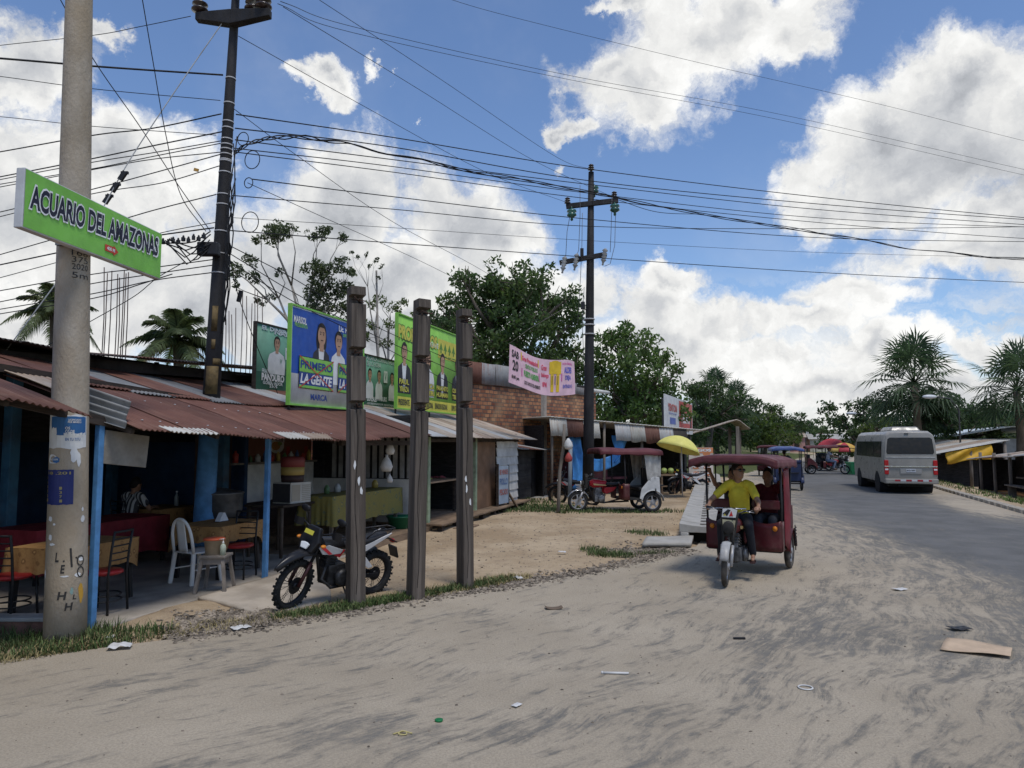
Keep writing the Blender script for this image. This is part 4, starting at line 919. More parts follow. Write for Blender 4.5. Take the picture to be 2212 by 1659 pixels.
# ---- cables, each one a thing of its own
def smooth_path(pts, n=10):
    pts = [Vector(p) for p in pts]; out = []
    if len(pts) < 3: return [pts[0].lerp(pts[-1], i / n) for i in range(n + 1)]
    e = [pts[0] * 2 - pts[1]] + pts + [pts[-1] * 2 - pts[-2]]
    for i in range(1, len(e) - 2):
        p0, p1, p2, p3_ = e[i - 1:i + 3]
        for k in range(n):
            t = k / n; out.append(.5 * ((2 * p1) + (p2 - p0) * t + (2 * p0 - 5 * p1 + 4 * p2 - p3_) * t * t + (3 * p1 - p0 - 3 * p2 + p3_) * t ** 3))
    return out + [pts[-1]]
def cable(pts, r_, label, group=None, name='cable', mat=None, twist=0):
    if pts[-1][0] == 0: q, l_ = pts[-2], pts[-1]; pts = pts + [(-260, l_[1] + (l_[1] - q[1]) * 260 / (q[0] - l_[0]), l_[2] + .8)]
    if 440 <= pts[0][0] < 472 and pts[0][2] == 12: pts = [(pts[0][0] + 17, pts[0][1], 12)] + pts[1:]
    path = smooth_path([P(*p) for p in pts]); b = MB(); o = path[0]; path = [p - o for p in path]
    if twist:
        for k in range(twist):
            b.tube([p + Vector((0, .02 * math.cos(i * .55 + k * 2.1), .035 * math.sin(i * (.55 + .13 * k) + k * 2.1))) for i, p in enumerate(path)], r_, 6)
    else: b.tube(path, r_, 6)
    return b.build(name, mat or wire_m, label=label, cat='cable', group=group, loc=o)
gR = 'cables running right from the dark leaning pole over the road'
ordn = ['topmost', 'second', 'third', 'fourth', 'fifth', 'sixth', 'seventh', 'eighth', 'ninth', 'tenth', 'eleventh', 'twelfth', 'thirteenth', 'fourteenth', 'fifteenth']
runs = [([(510, 247), (850, 297), (1277, 366), (1760, 425), (2212, 470), (2600, 500)], .011), ([(508, 277), (850, 318), (1277, 391), (1760, 440), (2212, 474), (2600, 496)], .011), ([(508, 302), (850, 345), (1277, 399), (1760, 452), (2212, 485), (2600, 510)], .010),
        ([(505, 320), (850, 360), (1277, 418), (1760, 470), (2212, 490), (2600, 494)], .009), ([(505, 328), (850, 372), (1277, 430), (1760, 480), (2212, 515), (2600, 530)], .009),
        ([(545, 387), (850, 425), (1277, 474), (1760, 513), (2212, 522), (2600, 525)], .010), ([(500, 422), (850, 452), (1277, 489), (1760, 494), (2212, 490), (2600, 484)], .009), ([(500, 470), (850, 492), (1277, 520), (1760, 545), (2212, 556), (2600, 560)], .005), ([(498, 498), (850, 525), (1277, 556), (1760, 588), (2212, 610), (2600, 622)], .010)]
for i, (pts, r_) in enumerate(runs):
    ys_d = [12 + 13 * k for k in (0, .25, .5, .72, .88, 1.0)]
    cable([(x, y, d) for (x, y), d in zip(pts, ys_d)], r_, '%s from the top of the near level cables crossing right over the road' % ordn[i], gR)
cable([(505, 330, 11.9), (560, 303, 12.2), (660, 297, 12.9), (800, 322, 14), (1000, 366, 16), (1277, 416, 18.5), (1500, 460, 20.5), (1800, 508, 23), (2000, 541, 24), (2212, 560, 25), (2500, 575, 26)], .011, 'thick twisted bundle of black cables drooping right across the road', gR, twist=3)
cable([(1330, 430, 19), (1420, 458, 19.8), (1520, 463, 20.6)], .008, 'short loose strand hanging under the twisted bundle right of the far pole')
up3 = [([(600, 8, 12), (760, 70, 16), (1230, 172, 21), (1700, 262, 26), (2212, 378, 30), (2500, 440, 33)], 'thin high line from the crossarm insulators, lower of a pair crossing the sky'), ([(606, 3, 12), (780, 62, 16), (1240, 165, 21), (1700, 250, 26), (2212, 366, 30), (2500, 428, 33)], 'thin high line from the crossarm insulators, upper of a pair crossing the sky'),
       ([(930, -15, 20), (1100, 35, 22), (1500, 133, 26), (1900, 225, 29), (2212, 304, 32), (2500, 370, 35)], 'faintest and highest line crossing the blue sky to the right'),
       ([(690, 0, 14), (950, 170, 18), (1200, 338, 23), (1277, 366, 24.6)], 'line slanting down from the sky to the tip of the far pole'), ([(612, 15, 12), (900, 190, 17), (1150, 345, 22), (1327, 427, 24.6)], 'line slanting from the crossarm to the right arm of the far pole'), ([(515, 78, 12), (760, 215, 16), (1050, 372, 21), (1226, 438, 24.6)], 'line slanting from below the crossarm to the left arm of the far pole'),
       ([(505, 235, 12), (640, 335, 14), (850, 480, 18), (1060, 595, 24), (1250, 720, 30)], 'thin slack wire slanting down across the cumulus towards the big tree'), ([(535, 395, 12), (700, 470, 15), (900, 560, 20), (1030, 625, 26)], 'thin wire slanting down right of the coiled loop')]
for pts, lab in up3: cable(pts, .006, lab)
down = [([(495, 530, 12), (640, 605, 13.5), (780, 690, 15.5), (1000, 790, 20)], 'upper service wire dropping from the dark pole behind the wooden posts'), ([(492, 545, 12), (640, 635, 13.5), (800, 720, 15.5), (1010, 815, 20)], 'middle service wire dropping from the dark pole behind the wooden posts'), ([(490, 560, 12), (640, 655, 13.5), (820, 745, 15.5), (1000, 842, 20)], 'lower service wire dropping from the dark pole behind the wooden posts'), ([(492, 535, 11.9), (515, 640, 12.4), (560, 760, 13.2), (600, 850, 14)], 'stay wire with a block running down from the dark pole to the roof')]
for pts, lab in down: cable(pts, .008, lab)
b = MB(); q = P(518, 640, 12.45); b.box((0, 0, 0), (.06, .06, .20), Matrix.Rotation(R(12), 3, 'Y')); b.build('stay_block', box_m, loc=q, label='small black block on the stay wire above the tin roof', cat='wire block')
gL = 'cables running left from the dark leaning pole'
lefts = [([(482, 162, 12), (330, 152, 11.6), (203, 143, 11), (0, 126, 10.3), (-200, 112, 9.6)], .015, 'thick black cable running level left from the upper pole clamp'), ([(476, 217, 12), (203, 192, 12), (0, 165, 12), (-200, 142, 12)], .006, 'thin wire just below the thick upper cable on the left'),
         ([(450, 292, 12), (203, 273, 12.5), (0, 252, 13), (-200, 236, 13.5)], .006, 'thin wire passing left over the white cloud behind the concrete pole'), ([(478, 246, 12), (330, 277, 12.5), (203, 292, 13), (0, 328, 14), (-200, 362, 15)], .011, 'cable sloping down left from the loop below the upper strap'),
         ([(470, 283, 12), (330, 315, 12.6), (203, 342, 13), (0, 382, 14), (-200, 420, 15)], .011, 'cable with a clip sloping down left behind the green sign'), ([(468, 303, 12), (330, 330, 12.6), (203, 350, 13), (0, 388, 14), (-200, 428, 15)], .008, 'upper of three thin cables converging left behind the sign'),
         ([(468, 308, 12), (330, 338, 12.6), (203, 364, 13), (0, 398, 14), (-200, 432, 15)], .008, 'middle of three thin cables converging left behind the sign'), ([(466, 328, 12), (330, 344, 12.6), (203, 366, 13), (0, 404, 14), (-200, 442, 15)], .008, 'lower of three thin cables converging left behind the sign'),
         ([(464, 332, 12), (330, 374, 12.6), (203, 408, 13), (0, 458, 14), (-200, 500, 15)], .009, 'cable crossing the cloud left at the height of the sign top'), ([(458, 358, 12), (350, 395, 12.6), (203, 418, 13), (0, 468, 14)], .008, 'cable carrying a small orange tag left of the dark pole'),
         ([(450, 420, 12), (340, 452, 12.3), (250, 478, 12.6), (0, 550, 14)], .009, 'cable sloping left behind the right end of the sign'), ([(445, 492, 12), (330, 510, 12.3), (203, 530, 12.8), (0, 572, 13.5)], .012, 'cable entering the row of clamps from the left'),
         ([(448, 560, 12), (330, 578, 12.3), (203, 592, 12.8), (0, 628, 13.5)], .009, 'upper of the four low cables behind the sign bottom'), ([(448, 572, 12), (330, 592, 12.3), (203, 612, 12.8), (0, 652, 13.5)], .009, 'second of the four low cables behind the sign bottom'), ([(447, 588, 12), (330, 606, 12.3), (203, 634, 12.8), (0, 668, 13.5)], .009, 'third of the four low cables behind the sign bottom'), ([(372, 592, 12), (300, 615, 12.3), (203, 644, 12.8), (0, 678, 13.5)], .009, 'lowest of the four low cables ending in a loop near the coconut palm'),
         ([(494, 30, 12), (400, 165, 11.7), (290, 330, 11.3), (230, 435, 11), (180, 530, 10.8), (0, 775, 10.2)], .009, 'pale stay wire slanting down left from the crossarm past the sign'), ([(306, -10, 10), (330, 130, 10.6), (358, 290, 11.2), (390, 420, 11.6), (445, 500, 11.9)], .007, 'thin wire dropping from the top edge to the junction box'), ([(120, -20, 10), (203, 130, 10.5), (300, 270, 11), (385, 400, 11.5), (455, 500, 11.9)], .007, 'slack wire slanting down from the upper left to the junction box'),
         ([(400, 565, 12), (340, 600, 12.2), (290, 640, 12.5), (203, 690, 13), (60, 770, 13.5)], .007, 'wire slanting down left to the dark roof'), ([(412, 35, 12), (300, 58, 12.2), (203, 76, 12.5), (0, 98, 13), (-150, 118, 13)], .006, 'highest thin wire left of the crossarm'), ([(450, 480, 12), (340, 505, 12.4), (203, 545, 12.8), (0, 600, 13.5)], .007, 'thin wire just under the row of clamps')]
for pts, r_, lab in lefts: cable(pts, r_, lab, gL if 'stay' not in lab else None, mat=M('pale_stay', (.35, .35, .34), .5) if 'pale' in lab else None)
b = MB()
for (px, py) in [(265, 380), (248, 405), (232, 430)]: q = P(px, py, 11.1) - P(250, 400, 11.1); b.box(q, (.07, .05, .16), Matrix.Rotation(R(32), 3, 'Y')); b.box(q + Vector((.03, 0, .05)), (.11, .04, .04))
b.build('stay_insulator', box_m, loc=P(250, 400, 11.1), label='black stay insulators on the pale wire above the green sign', cat='wire insulator')
b = MB(); b.box((0, 0, 0), (.08, .02, .05), Matrix.Rotation(R(15), 3, 'Y')); b.build('orange_tag', flat('tag_orange', (.45, .25, .05)), loc=P(424, 367, 12.1), label='small orange tag hanging on a cable left of the dark pole', cat='tag')

# ---- the three notched timber posts
tim = M('old_post_timber', (.075, .060, .048), .95, .35, 3.4, bump=1.0, bscale=9, stretch=(5, 5, .22), col2=(.175, .145, .118), dirt=.75, dcol=(.035, .028, .023), dscale=1.3, lo=.3, hi=.7)
for k, (px, py, top, notch, lab, w, rz) in enumerate([(768, 1308, 617, [(636, 656), (750, 771), (866, 886)], 'nearest and thickest of the three notched wooden posts, in front of the motorcycle', .195, -57), (897, 1293, 645, [(664, 682), (768, 787), (870, 890)], 'middle of the three notched wooden posts at the road edge', .18, -55), (1005, 1270, 668, [(683, 700), (776, 795), (867, 884)], 'slimmest of the three notched wooden posts, farthest from the concrete pole', .17, -52)]):
    g = G(px, py); zc = lambda y: CAM_H + (955 - y) / FPX * g.y
    t = thing('notched_post', lab, 'post', (g.x, g.y, -.1), R(rz), 'notched wooden posts'); t.rotation_euler = (R((.7, -.5, .9)[k]), R((-.4, .6, .3)[k]), R(rz))
    h = zc(top) + .1; dpt = .18; prof = [(-dpt / 2, 0), (dpt / 2, 0)]
    for (a0, a1) in reversed(notch):
        z0, z1 = zc(a1) + .1, zc(a0) + .1; prof += [(dpt / 2 + random.uniform(-.008, .008), z0), (dpt / 2 - .10, z0 + .02), (dpt / 2 - .105, z1 - .02), (dpt / 2 + random.uniform(-.01, .01), z1)]
    prof += [(dpt / 2 - .01, h), (-dpt / 2 + .012, h - .012)]
    b = MB(); b.prism(prof, -w / 2, w / 2); b.xf(Matrix.Shear('XY', 4, (0, 0))); b.build('shaft', tim, t, bevel=.004)
    b = MB()
    for (a0, a1) in notch:
        zm = (zc(a0) + zc(a1)) / 2 + .1
        for i in range(4): b.tube([(.0, random.uniform(-w * .4, w * .4), zm + random.uniform(-.04, .02)), (.12 + .05 * random.random(), random.uniform(-w * .5, w * .5), zm + random.uniform(-.06, .03))], .008, 5)
    b.build('rusty_nail', M('rusty_iron', (.07, .04, .03), .9), t, kind='stuff')
    if k != 1:
        a = Art(.001, .002)
        for i in range(3):
            x, z = random.uniform(-.06, .06), (1.78 if k == 0 else 1.55) - .12 * i + random.uniform(-.05, .05)
            a.poly([(x + .022 * random.uniform(.4, 1) * math.cos(j * .785) + .0, z + .075 * random.uniform(.4, 1) * math.sin(j * .785)) for j in range(8)], 0, 1)
        a.warp(lambda v: Vector((dpt / 2 - v.y, v.x, v.z))); a.mb.build('paper_scrap', ink('white_scrap', 0), t, normals=False)
    b = MB(); xk = dpt / 2 + .001
    for i in range(10):
        z = .25 + i * .24; b.add([(xk, -.03 + .02 * math.sin(i), z), (xk, -.022 + .02 * math.sin(i), z), (xk, -.02 + .02 * math.sin(i + 1), z + .24), (xk, -.03 + .02 * math.sin(i + 1), z + .24)], [(0, 1, 2, 3)])
    b.build('drying_crack', flat('crack_black', (.012, .01, .009), .95), t, normals=False)

# ---- election boards above the roofs
fig = dict(skin=ink('print_skin', (.46, .27, .17)), hair=ink('print_hair', (.018, .014, .013)), suit=ink('print_suit', (.028, .03, .04)), white=ink('print_white', (.72, .72, .70)), red=ink('print_red', (.50, .05, .04)))
pipe = flat('dark_steel', (.05, .05, .05), .6)
def board(name, label, s0, s1, z0, z1, t, mats, back, frame_mat, thick=.05, legs=True, sub=None):
    th = thing(name, label, 'billboard', F(s0, t, z0), FA); w, h = s1 - s0, z1 - z0
    b = MB(); b.grid(lambda a, c: (w * a, 0, h * c), 2, 2); b.build('sheet', mats[back], th, solid=.004)
    b = MB(); b.bx(-.03, 0, -.02, .06, -.03, h + .03); b.bx(w, w + .03, -.02, .06, -.03, h + .03); b.bx(0, w, -.02, .06, -.03, 0); b.bx(0, w, -.02, .06, h, h + .03); b.build('frame', frame_mat, th)
    if legs:
        for x in (.1, w / 2, w - .1):
            b = MB(); b.tube([(x, .08, -.6), (x, .08, h)], .025, 8); b.build('support_leg', pipe, th)
    return th, Board(s0, z0, t, mats), w, h
m_ = dict(blue=ink('print_blue', (.022, .085, .36)), green=ink('print_green', (.22, .50, .09)), navy=ink('print_navy', (.025, .055, .22)), **fig)
th, B_, w, h = board('election_board', 'blue and white election board with two candidates and crossed ballot boxes on the rusty roof', 5.25, 7.95, 2.70, 4.50, 1.2, m_, 'white', m_['green'])
A_ = B_.a; A_.rect(.03, .56, w - .06, h - .59, B_.m('blue'), 0)
B_.text('MARISOL', 634, 695, 662, .13, 'white', 3, .03); B_.text('PRESIDENTA', 636, 704, 664, .075, 'green', 3, .02)
u0, v0 = B_.uv(685, 820); A_.person(u0 + .12, .40, 1.22, B_.m('skin'), B_.m('suit'), B_.m('hair'), 1, True, B_.m('white'), .8)
u0, v0 = B_.uv(727, 800); A_.person(u0 + .05, .45, 1.10, B_.m('skin'), B_.m('white'), B_.m('hair'), 1, False, None, .8)
B_.text('Lic. Paul', 730, 716, 757, .12, 'white', 10); B_.text('DIPUTADO', 739, 728, 760, .07, 'green', 10)
for (xa, xb) in ((642, 718), (727, 800)):
    u0, v0 = B_.uv(xa, 858); u1, v1 = B_.uv(xb, 770); u1 = min(u1, w - .05); zb, zt = .30, .90
    A_.rect(u0, zb, u1 - u0, zt - zb, B_.m('hair'), 11); A_.rect(u0 + .012, zb + .012, u1 - u0 - .024, .30, B_.m('navy'), 12); A_.rect(u0 + .012, zt - .30, u1 - u0 - .024, .288, B_.m('green'), 12); A_.rect(u0 + .012, zb + .012, u1 - u0 - .024, .05, B_.m('green'), 13)
    A_.text('PRIMERO', u0 + .04, zt - .225, .15, B_.m('navy'), 14, w=u1 - u0 - .08, off=.03); A_.text('LA GENTE', u0 + .04, zb + .09, .19, B_.m('white'), 14, w=u1 - u0 - .08, off=.04, shear=.2)
    A_.line(u0, zb, u1, zt, .02, B_.m('red'), 16); A_.line(u0, zt, u1, zb, .02, B_.m('red'), 17)
B_.text('MARCA', 670, 864, 706, .12, 'navy', 3, .03)
B_.build(th)

m_ = dict(green=ink('print_dark_green', (.13, .29, .20)), pale=ink('print_pale', (.58, .62, .60)), dark=ink('print_deep_green', (.035, .11, .07)), **fig)
th, B_, w, h = board('election_banner', 'dark green election banner with one man in white beside the blue board', 6.15, 8.1, 3.02, 4.38, 2.6, m_, 'green', wood_d)
A_ = B_.a; A_.rect(.0, 0, w, .40, B_.m('dark'), 0)
B_.text('EL DINERO', 565, 711, 628, .09, 'pale', 4, .04); B_.text('NADIE', 592, 722, 640, .09, 'pale', 4, .04)
u0, _ = B_.uv(596, 820); A_.person(u0, .38, .80, B_.m('skin'), B_.m('white'), B_.m('hair'), 1, False, None, 1.1)
A_.text('V', u0 + .10, .62, .09, B_.m('green'), 8); u1, _ = B_.uv(616, 760); A_.rect(u1, .72, .16, .25, B_.m('white'), 2); A_.text('V', u1 + .03, .77, .14, B_.m('green'), 4, w=.10)
B_.text('FRANKLIN', 564, 805, 592, .09, 'pale', 9, .03); B_.text('PANDURO', 563, 821, 612, .15, 'white', 9, .05); B_.text('GOBERNADOR', 566, 829, 609, .065, 'pale', 9, .03); B_.text('2105', 580, 837, 597, .06, 'pale', 9, .03); B_.build(th)

th, B_, w, h = board('election_banner', 'greyed green banner with three men in white seen between the first two wooden posts', 9.0, 11.35, 2.78, 4.10, 2.0, m_, 'green', wood_d)
A_ = B_.a; A_.rect(0, .0, w, .36, B_.m('dark'), 0)
B_.text('ALCANZA CUANDO NADIE', 791, 776, 851, .12, 'pale', 4, .02); B_.text('SE LO ROBA', 792, 789, 822, .12, 'pale', 4, .02)
for px in (798, 818, 846): u0, _ = B_.uv(px, 840); A_.person(u0, .28, .74, B_.m('skin'), B_.m('white'), B_.m('hair'), 1, False, None, .75)
u1, _ = B_.uv(828, 790); A_.rect(u1, .72, .2, .30, B_.m('white'), 8); A_.text('V', u1 + .04, .77, .2, B_.m('green'), 9, w=.12)
B_.text('GONZALES', 791, 866, 812, .12, 'white', 9, .03); B_.text('PANDURO', 814, 866, 834, .12, 'white', 9, .03); B_.text('GOZU', 840, 866, 855, .12, 'white', 9, .03); B_.text('GOBERNADOR REGIONAL', 792, 873, 850, .05, 'pale', 9, .02); B_.build(th)

m_ = dict(lime=ink('print_lime', (.23, .50, .075)), yellow=ink('print_yellow', (.60, .55, .08)), dgreen=ink('print_leaf', (.10, .24, .04)), **fig)
th, B_, w, h = board('election_board', 'lime green and yellow election board with four candidates behind the second wooden post', 9.64, 13.9, 2.82, 5.08, 1.2, m_, 'lime', m_['lime'])
A_ = B_.a; A_.rect(0, .0, w, .28, B_.m('yellow'), 0)
B_.text('PROMETEMOS', 860, 730, 944, .34, 'yellow', 4, .05, outline='dgreen'); B_.text('NO MAS LARGA LASE', 905, 741, 946, .14, 'white', 4, .03)
u0, v0 = B_.uv(946, 755); A_.rect(u0, 1.48, w - u0 - .12, .52, B_.m('yellow'), 2)
for i in range(5): x = u0 + .2 + i * (w - u0 - .4) / 4.4; A_.poly([(x, 1.92), (x - .13, 1.70), (x - .04, 1.72), (x - .04, 1.62), (x + .04, 1.62), (x + .04, 1.72), (x + .13, 1.70)], B_.m('dgreen'), 4); A_.rect(x - .12, 1.53, .24, .03, B_.m('dgreen'), 4)
for px, top, lg in ((872, 'suit', False), (924, 'white', True), (955, 'suit', False), (987, 'suit', False)):
    u0, _ = B_.uv(px, 840); A_.person(u0, .36, 1.26, B_.m('skin'), B_.m(top), B_.m('hair'), 1, lg, B_.m('white'), .95)
for t1, t2, a0, a1 in (('PAUL', 'YRAZA', 860, 881), ('MONICA', 'SILLERI', 908, 936), ('PANCHITO', 'HUAMAN', 941, 966), ('OSCAR', 'TELLO', 975, 992)):
    u0, _ = B_.uv(a0, 860); u1, _ = B_.uv(a1, 860); A_.text(t1, u0, .58, .13, B_.m('yellow'), 12, w=u1 - u0, off=.03, outline=B_.m('suit')); A_.text(t2, u0, .40, .13, B_.m('yellow'), 12, w=u1 - u0, off=.03, outline=B_.m('suit'))
for t1, a0, a1 in (('PRESIDENTE', 860, 884), ('SENADOR NACIONAL', 908, 935), ('SENADOR REGIONAL', 939, 966), ('DIPUTADO', 975, 991)): u0, _ = B_.uv(a0, 870); u1, _ = B_.uv(a1, 870); A_.text(t1, u0, .07, .15, B_.m('suit'), 4, w=u1 - u0, off=.02)
B_.build(th)

# ---- pink banner tied to the far pole
q0, q1 = Vector((-.10, 20.5, 3.68)), Vector((2.0, 23.6, 3.52)); pw = (q1 - q0).to_2d().length; pang = math.atan2(q1.y - q0.y, q1.x - q0.x)
pk = thing('pink_banner', 'pale pink hand-lettered cloth banner tied to the far utility pole', 'banner', (q0.x, q0.y, 3.68), pang)
def pwarp(v):
    a = v.x / pw; top = 1.08 - .16 * a - .30 * math.sin(math.pi * min(1, a * 1.15)) * .55; bot = -.14 * a - .18 * math.sin(math.pi * a)
    return Vector((v.x, v.y - .05 * math.sin(a * 8 + v.z), bot + (top - bot) * v.z))
pm = [ink('cloth_pink', (.76, .50, .56)), ink('marker_black', (.03, .03, .03)), ink('marker_red', (.68, .08, .14)), ink('marker_green', (.12, .36, .10)), ink('marker_yellow', (.72, .48, .03)), ink('marker_blue', (.12, .13, .48)), ink('marker_pink', (.62, .12, .35))]
b = Art(0, 0); b.rect(0, 0, pw, 1, 0, 0, 40, 8); b.warp(pwarp); b.mb.build('cloth', pm[0], pk, solid=.003, normals=False)
a = Art(.004, .006)
a.text('SAB', .10, .70, .2, 1, 1, w=.34); a.text('20', .14, .36, .28, 1, 1, w=.28); a.text('8:00 pm', .12, .12, .12, 1, 1, w=.35)
a.text('Gran Presentacion', .62, .74, .14, 2, 1, w=1.0, off=.04); a.text('CENTRO POBLADO', .80, .57, .12, 3, 1, w=.8, off=.03); a.text('PUERTO ALMENDRA', .72, .33, .17, 3, 1, w=1.0, off=.05); a.text('LOS CHICOS DEL MOMENTO', .74, .12, .10, 1, 1, w=1.0)
a.text('Gran', 1.82, .68, .16, 2, 1, w=.30, off=.03); a.text('Bailongo', 1.82, .46, .15, 2, 1, w=.42, off=.03); a.text('8PM', 1.88, .22, .14, 2, 1, w=.25, off=.03)
a.rect(2.26, .60, .62, .34, 4, 1); a.rect(2.34, .10, .16, .5, 4, 1); a.rect(2.64, .10, .16, .5, 4, 1); a.ell(2.57, .86, .30, .12, 4, 1)
for x in (2.40, 2.56, 2.70): a.rect(x, .30, .03, .25, 1, 2)
a.text('ALDES', 3.05, .62, .18, 5, 1, w=.45, off=.04); a.text('DEJA', 3.12, .40, .16, 5, 1, w=.34, off=.04); a.text('ENTRADA 5', 3.0, .20, .10, 5, 1, w=.52); a.text('LOCAL COMUNAL', 2.95, .86, .06, 6, 1, w=.6)
for x, z in ((.58, .30), (.56, .72), (1.62, .72), (1.66, .35), (2.9, .4)): a.rect(x, z, .05, .22, 6 if z < .5 else 4, 1)
a.warp(pwarp); a.mb.build('hand_lettering', pm, pk, normals=False)
b = MB(); b.tube([(0, 0, 1.08), (-.8, -1.2, 1.3), (-2, -3, 1.5)], .006, 5); b.tube([(pw, 0, .9), (pw + .4, .45, .95), (pw + .75, .8, 1.0)], .006, 5); b.tube([(pw, 0, .0), (pw + .4, .45, .1), (pw + .75, .8, .3)], .006, 5); b.build('tie_rope', flat('rope', (.3, .28, .25)), pk)

# ---- white and red advertising board further up the road
b0, b1 = Vector((6.5, 31, 0)), Vector((9.62, 39, 0)); bw = (b1 - b0).length
vb = thing('advertising_board', 'weathered white and red advertising board standing behind the market stall', 'billboard', b0, math.atan2(b1.y - b0.y, b1.x - b0.x))
b = MB(); b.bx(0, bw, 0, .06, 2.4, 4.05); b.build('panel', ink('board_white', (.60, .60, .58)), vb)
for x in (.4, bw / 2, bw - .4):
    b = MB(); b.bx(x - .07, x + .07, .065, .2, 0, 3.9); b.build('support_leg', pipe, vb)
a = Art(.008, .008); a.rect(4.6, 3.05, 5.4, 1.6, 1, 0); a.text('YENTON', .8, 3.9, .42, 1, 1, w=3.0); a.text('construimos contigo', 1.0, 3.72, .12, 2, 1, w=2.6); a.rect(1.4, 3.2, 1.9, .36, 2, 0); a.text('TELAR', 5.2, 3.35, .62, 3, 1, w=3.6, off=.04); a.text('Promocion', 5.4, 4.15, .25, 3, 1, w=2.6); a.text('CARRETERA IQUITOS', 2.5, 2.82, .12, 4, 1, w=6); a.rect(9.0, 3.1, .5, .9, 4, 1)
a.warp(lambda v: Vector((v.x * bw / 10.2, v.y, 2.4 + (v.z - 2.7) * .80))); a.mb.build('printed_artwork', [ink('board_white', 0), ink('board_red', (.52, .10, .09)), ink('board_blue', (.12, .16, .40)), ink('print_white', 0), ink('print_suit', 0)], vb, normals=False)
# ================================================================ furniture and goods under the roofs
def cloth_material(name, base, motif, motif2, scale=7):
    m = bpy.data.materials.new(name); m.use_nodes = True; nt = m.node_tree; b = NB(nt); bs = nt.nodes['Principled BSDF']
    t = b.n('ShaderNodeTexCoord').outputs['Object']
    vo = b.n('ShaderNodeTexVoronoi', feature='F1'); vo.inputs['Scale'].default_value = scale; nt.links.new(b.vm('ADD', t, b.vm('MULTIPLY_ADD', b.noise(t, 14, 3, color=True), (.05,) * 3, (-.025,) * 3)), vo.inputs['Vector'])
    f = b.ramp(vo.outputs['Distance'], .22, .34, 1, 0); f2 = b.ramp(vo.outputs['Distance'], .10, .15, 1, 0)
    c = b.mix(b.math('MULTIPLY', f, .85), base, motif); c = b.mix(f2, c, motif2); c = b.mix(b.math('MULTIPLY', b.ramp(b.noise(t, 30, 3), .5, .6), .3), c, motif)
    nt.links.new(c, bs.inputs['Base Color']); bs.inputs['Roughness'].default_value = .75; bs.inputs['Specular IOR Level'].default_value = .2; return m
gold = cloth_material('gold_flower_cloth', (.36, .20, .075), (.20, .10, .04), (.50, .30, .12), 9)
yflow = cloth_material('yellow_flower_cloth', (.22, .19, .055), (.10, .13, .09), (.42, .31, .05), 6)
redc = M('red_cloth', (.22, .022, .03), .8, .25, 3)
blk = flat('black_metal', (.018, .018, .019), .45); red_v = flat('red_vinyl', (.33, .022, .022), .38, .12); plast = M('white_plastic', (.74, .71, .64), .45, .08, 3)
def drape(w, d, drop, amp=.02, corner=.10, n=26):
    b = MB(); per = []
    for (x0, y0, x1, y1) in ((-w, -d, w, -d), (w, -d, w, d), (w, d, -w, d), (-w, d, -w, -d)):
        for i in range(n): k = i / n; per.append((x0 / 2 + (x1 - x0) / 2 * k, y0 / 2 + (y1 - y0) / 2 * k, k))
    N = len(per); rows = 7; vs = []
    for r_ in range(rows + 1):
        f = r_ / rows
        for i, (x, y, k) in enumerate(per):
            cz = abs(k - .5) * 2; wv = math.sin(i * .9) * amp * f + math.sin(i * .37 + 1) * amp * f
            l = math.hypot(x, y) or 1; out = .012 + wv + .03 * f * (cz ** 4)
            dz = drop * f + corner * f * cz ** 6 + (.018 * abs(math.sin(i * .6)) if r_ == rows else 0)
            vs.append((x * (1 + out / max(abs(x), .05) * (abs(x) > w / 2 - 1e-3)), y * (1 + out / max(abs(y), .05) * (abs(y) > d / 2 - 1e-3)), .004 - dz))
    fs = [(r_ * N + i, r_ * N + (i + 1) % N, (r_ + 1) * N + (i + 1) % N, (r_ + 1) * N + i) for r_ in range(rows) for i in range(N)]
    b.add(vs, fs, 0, True); b.grid(lambda a, c: (w * (a - .5), d * (c - .5), .0045 + .002 * math.sin(a * 9) * math.sin(c * 7)), 12, 10)
    return b
FL = .06
def table(s, t, w, d, rot, lab, clab, cmat, drop, h=.74, leg=blk, corner=.10):
    p = F(s, t, FL); th = thing('dining_table', lab, 'table', p, FA + rot)
    b = MB(); b.bx(-w / 2 + .01, w / 2 - .01, -d / 2 + .01, d / 2 - .01, h - .03, h - .002); b.build('tabletop', wood_d, th)
    for x in (-1, 1):
        for y in (-1, 1):
            b = MB(); b.bar((x * (w / 2 - .08), y * (d / 2 - .08), h - .03), (x * (w / 2 - .05), y * (d / 2 - .05), 0), .055, .055); b.build('leg', leg, th)
    o = drape(w, d, drop, corner=corner).build('tablecloth', cmat, normals=False, label=clab, cat='tablecloth'); o.location = p + Vector((0, 0, h)); o.rotation_euler = (0, 0, FA + rot); return th
table(.80, 1.12, 1.15, .78, R(6), 'black legged table half hidden behind the concrete pole', 'gold flowered cloth on the table behind the concrete pole', gold, .27)
table(3.12, .92, 1.08, .78, R(4), 'black legged table beside the white plastic chair', 'gold flowered cloth on the table beside the white plastic chair', gold, .22, corner=.16)
table(2.7, 3.0, 2.4, .9, 0, 'long table in the dim middle of the eating place', 'plain dark red cloth hanging low over the long inner table', redc, .52)
table(5.0, 3.7, .95, .8, 0, 'small table at the back under a yellowish cloth', 'yellowish cloth on the small back table beside the seated diner', gold, .3)

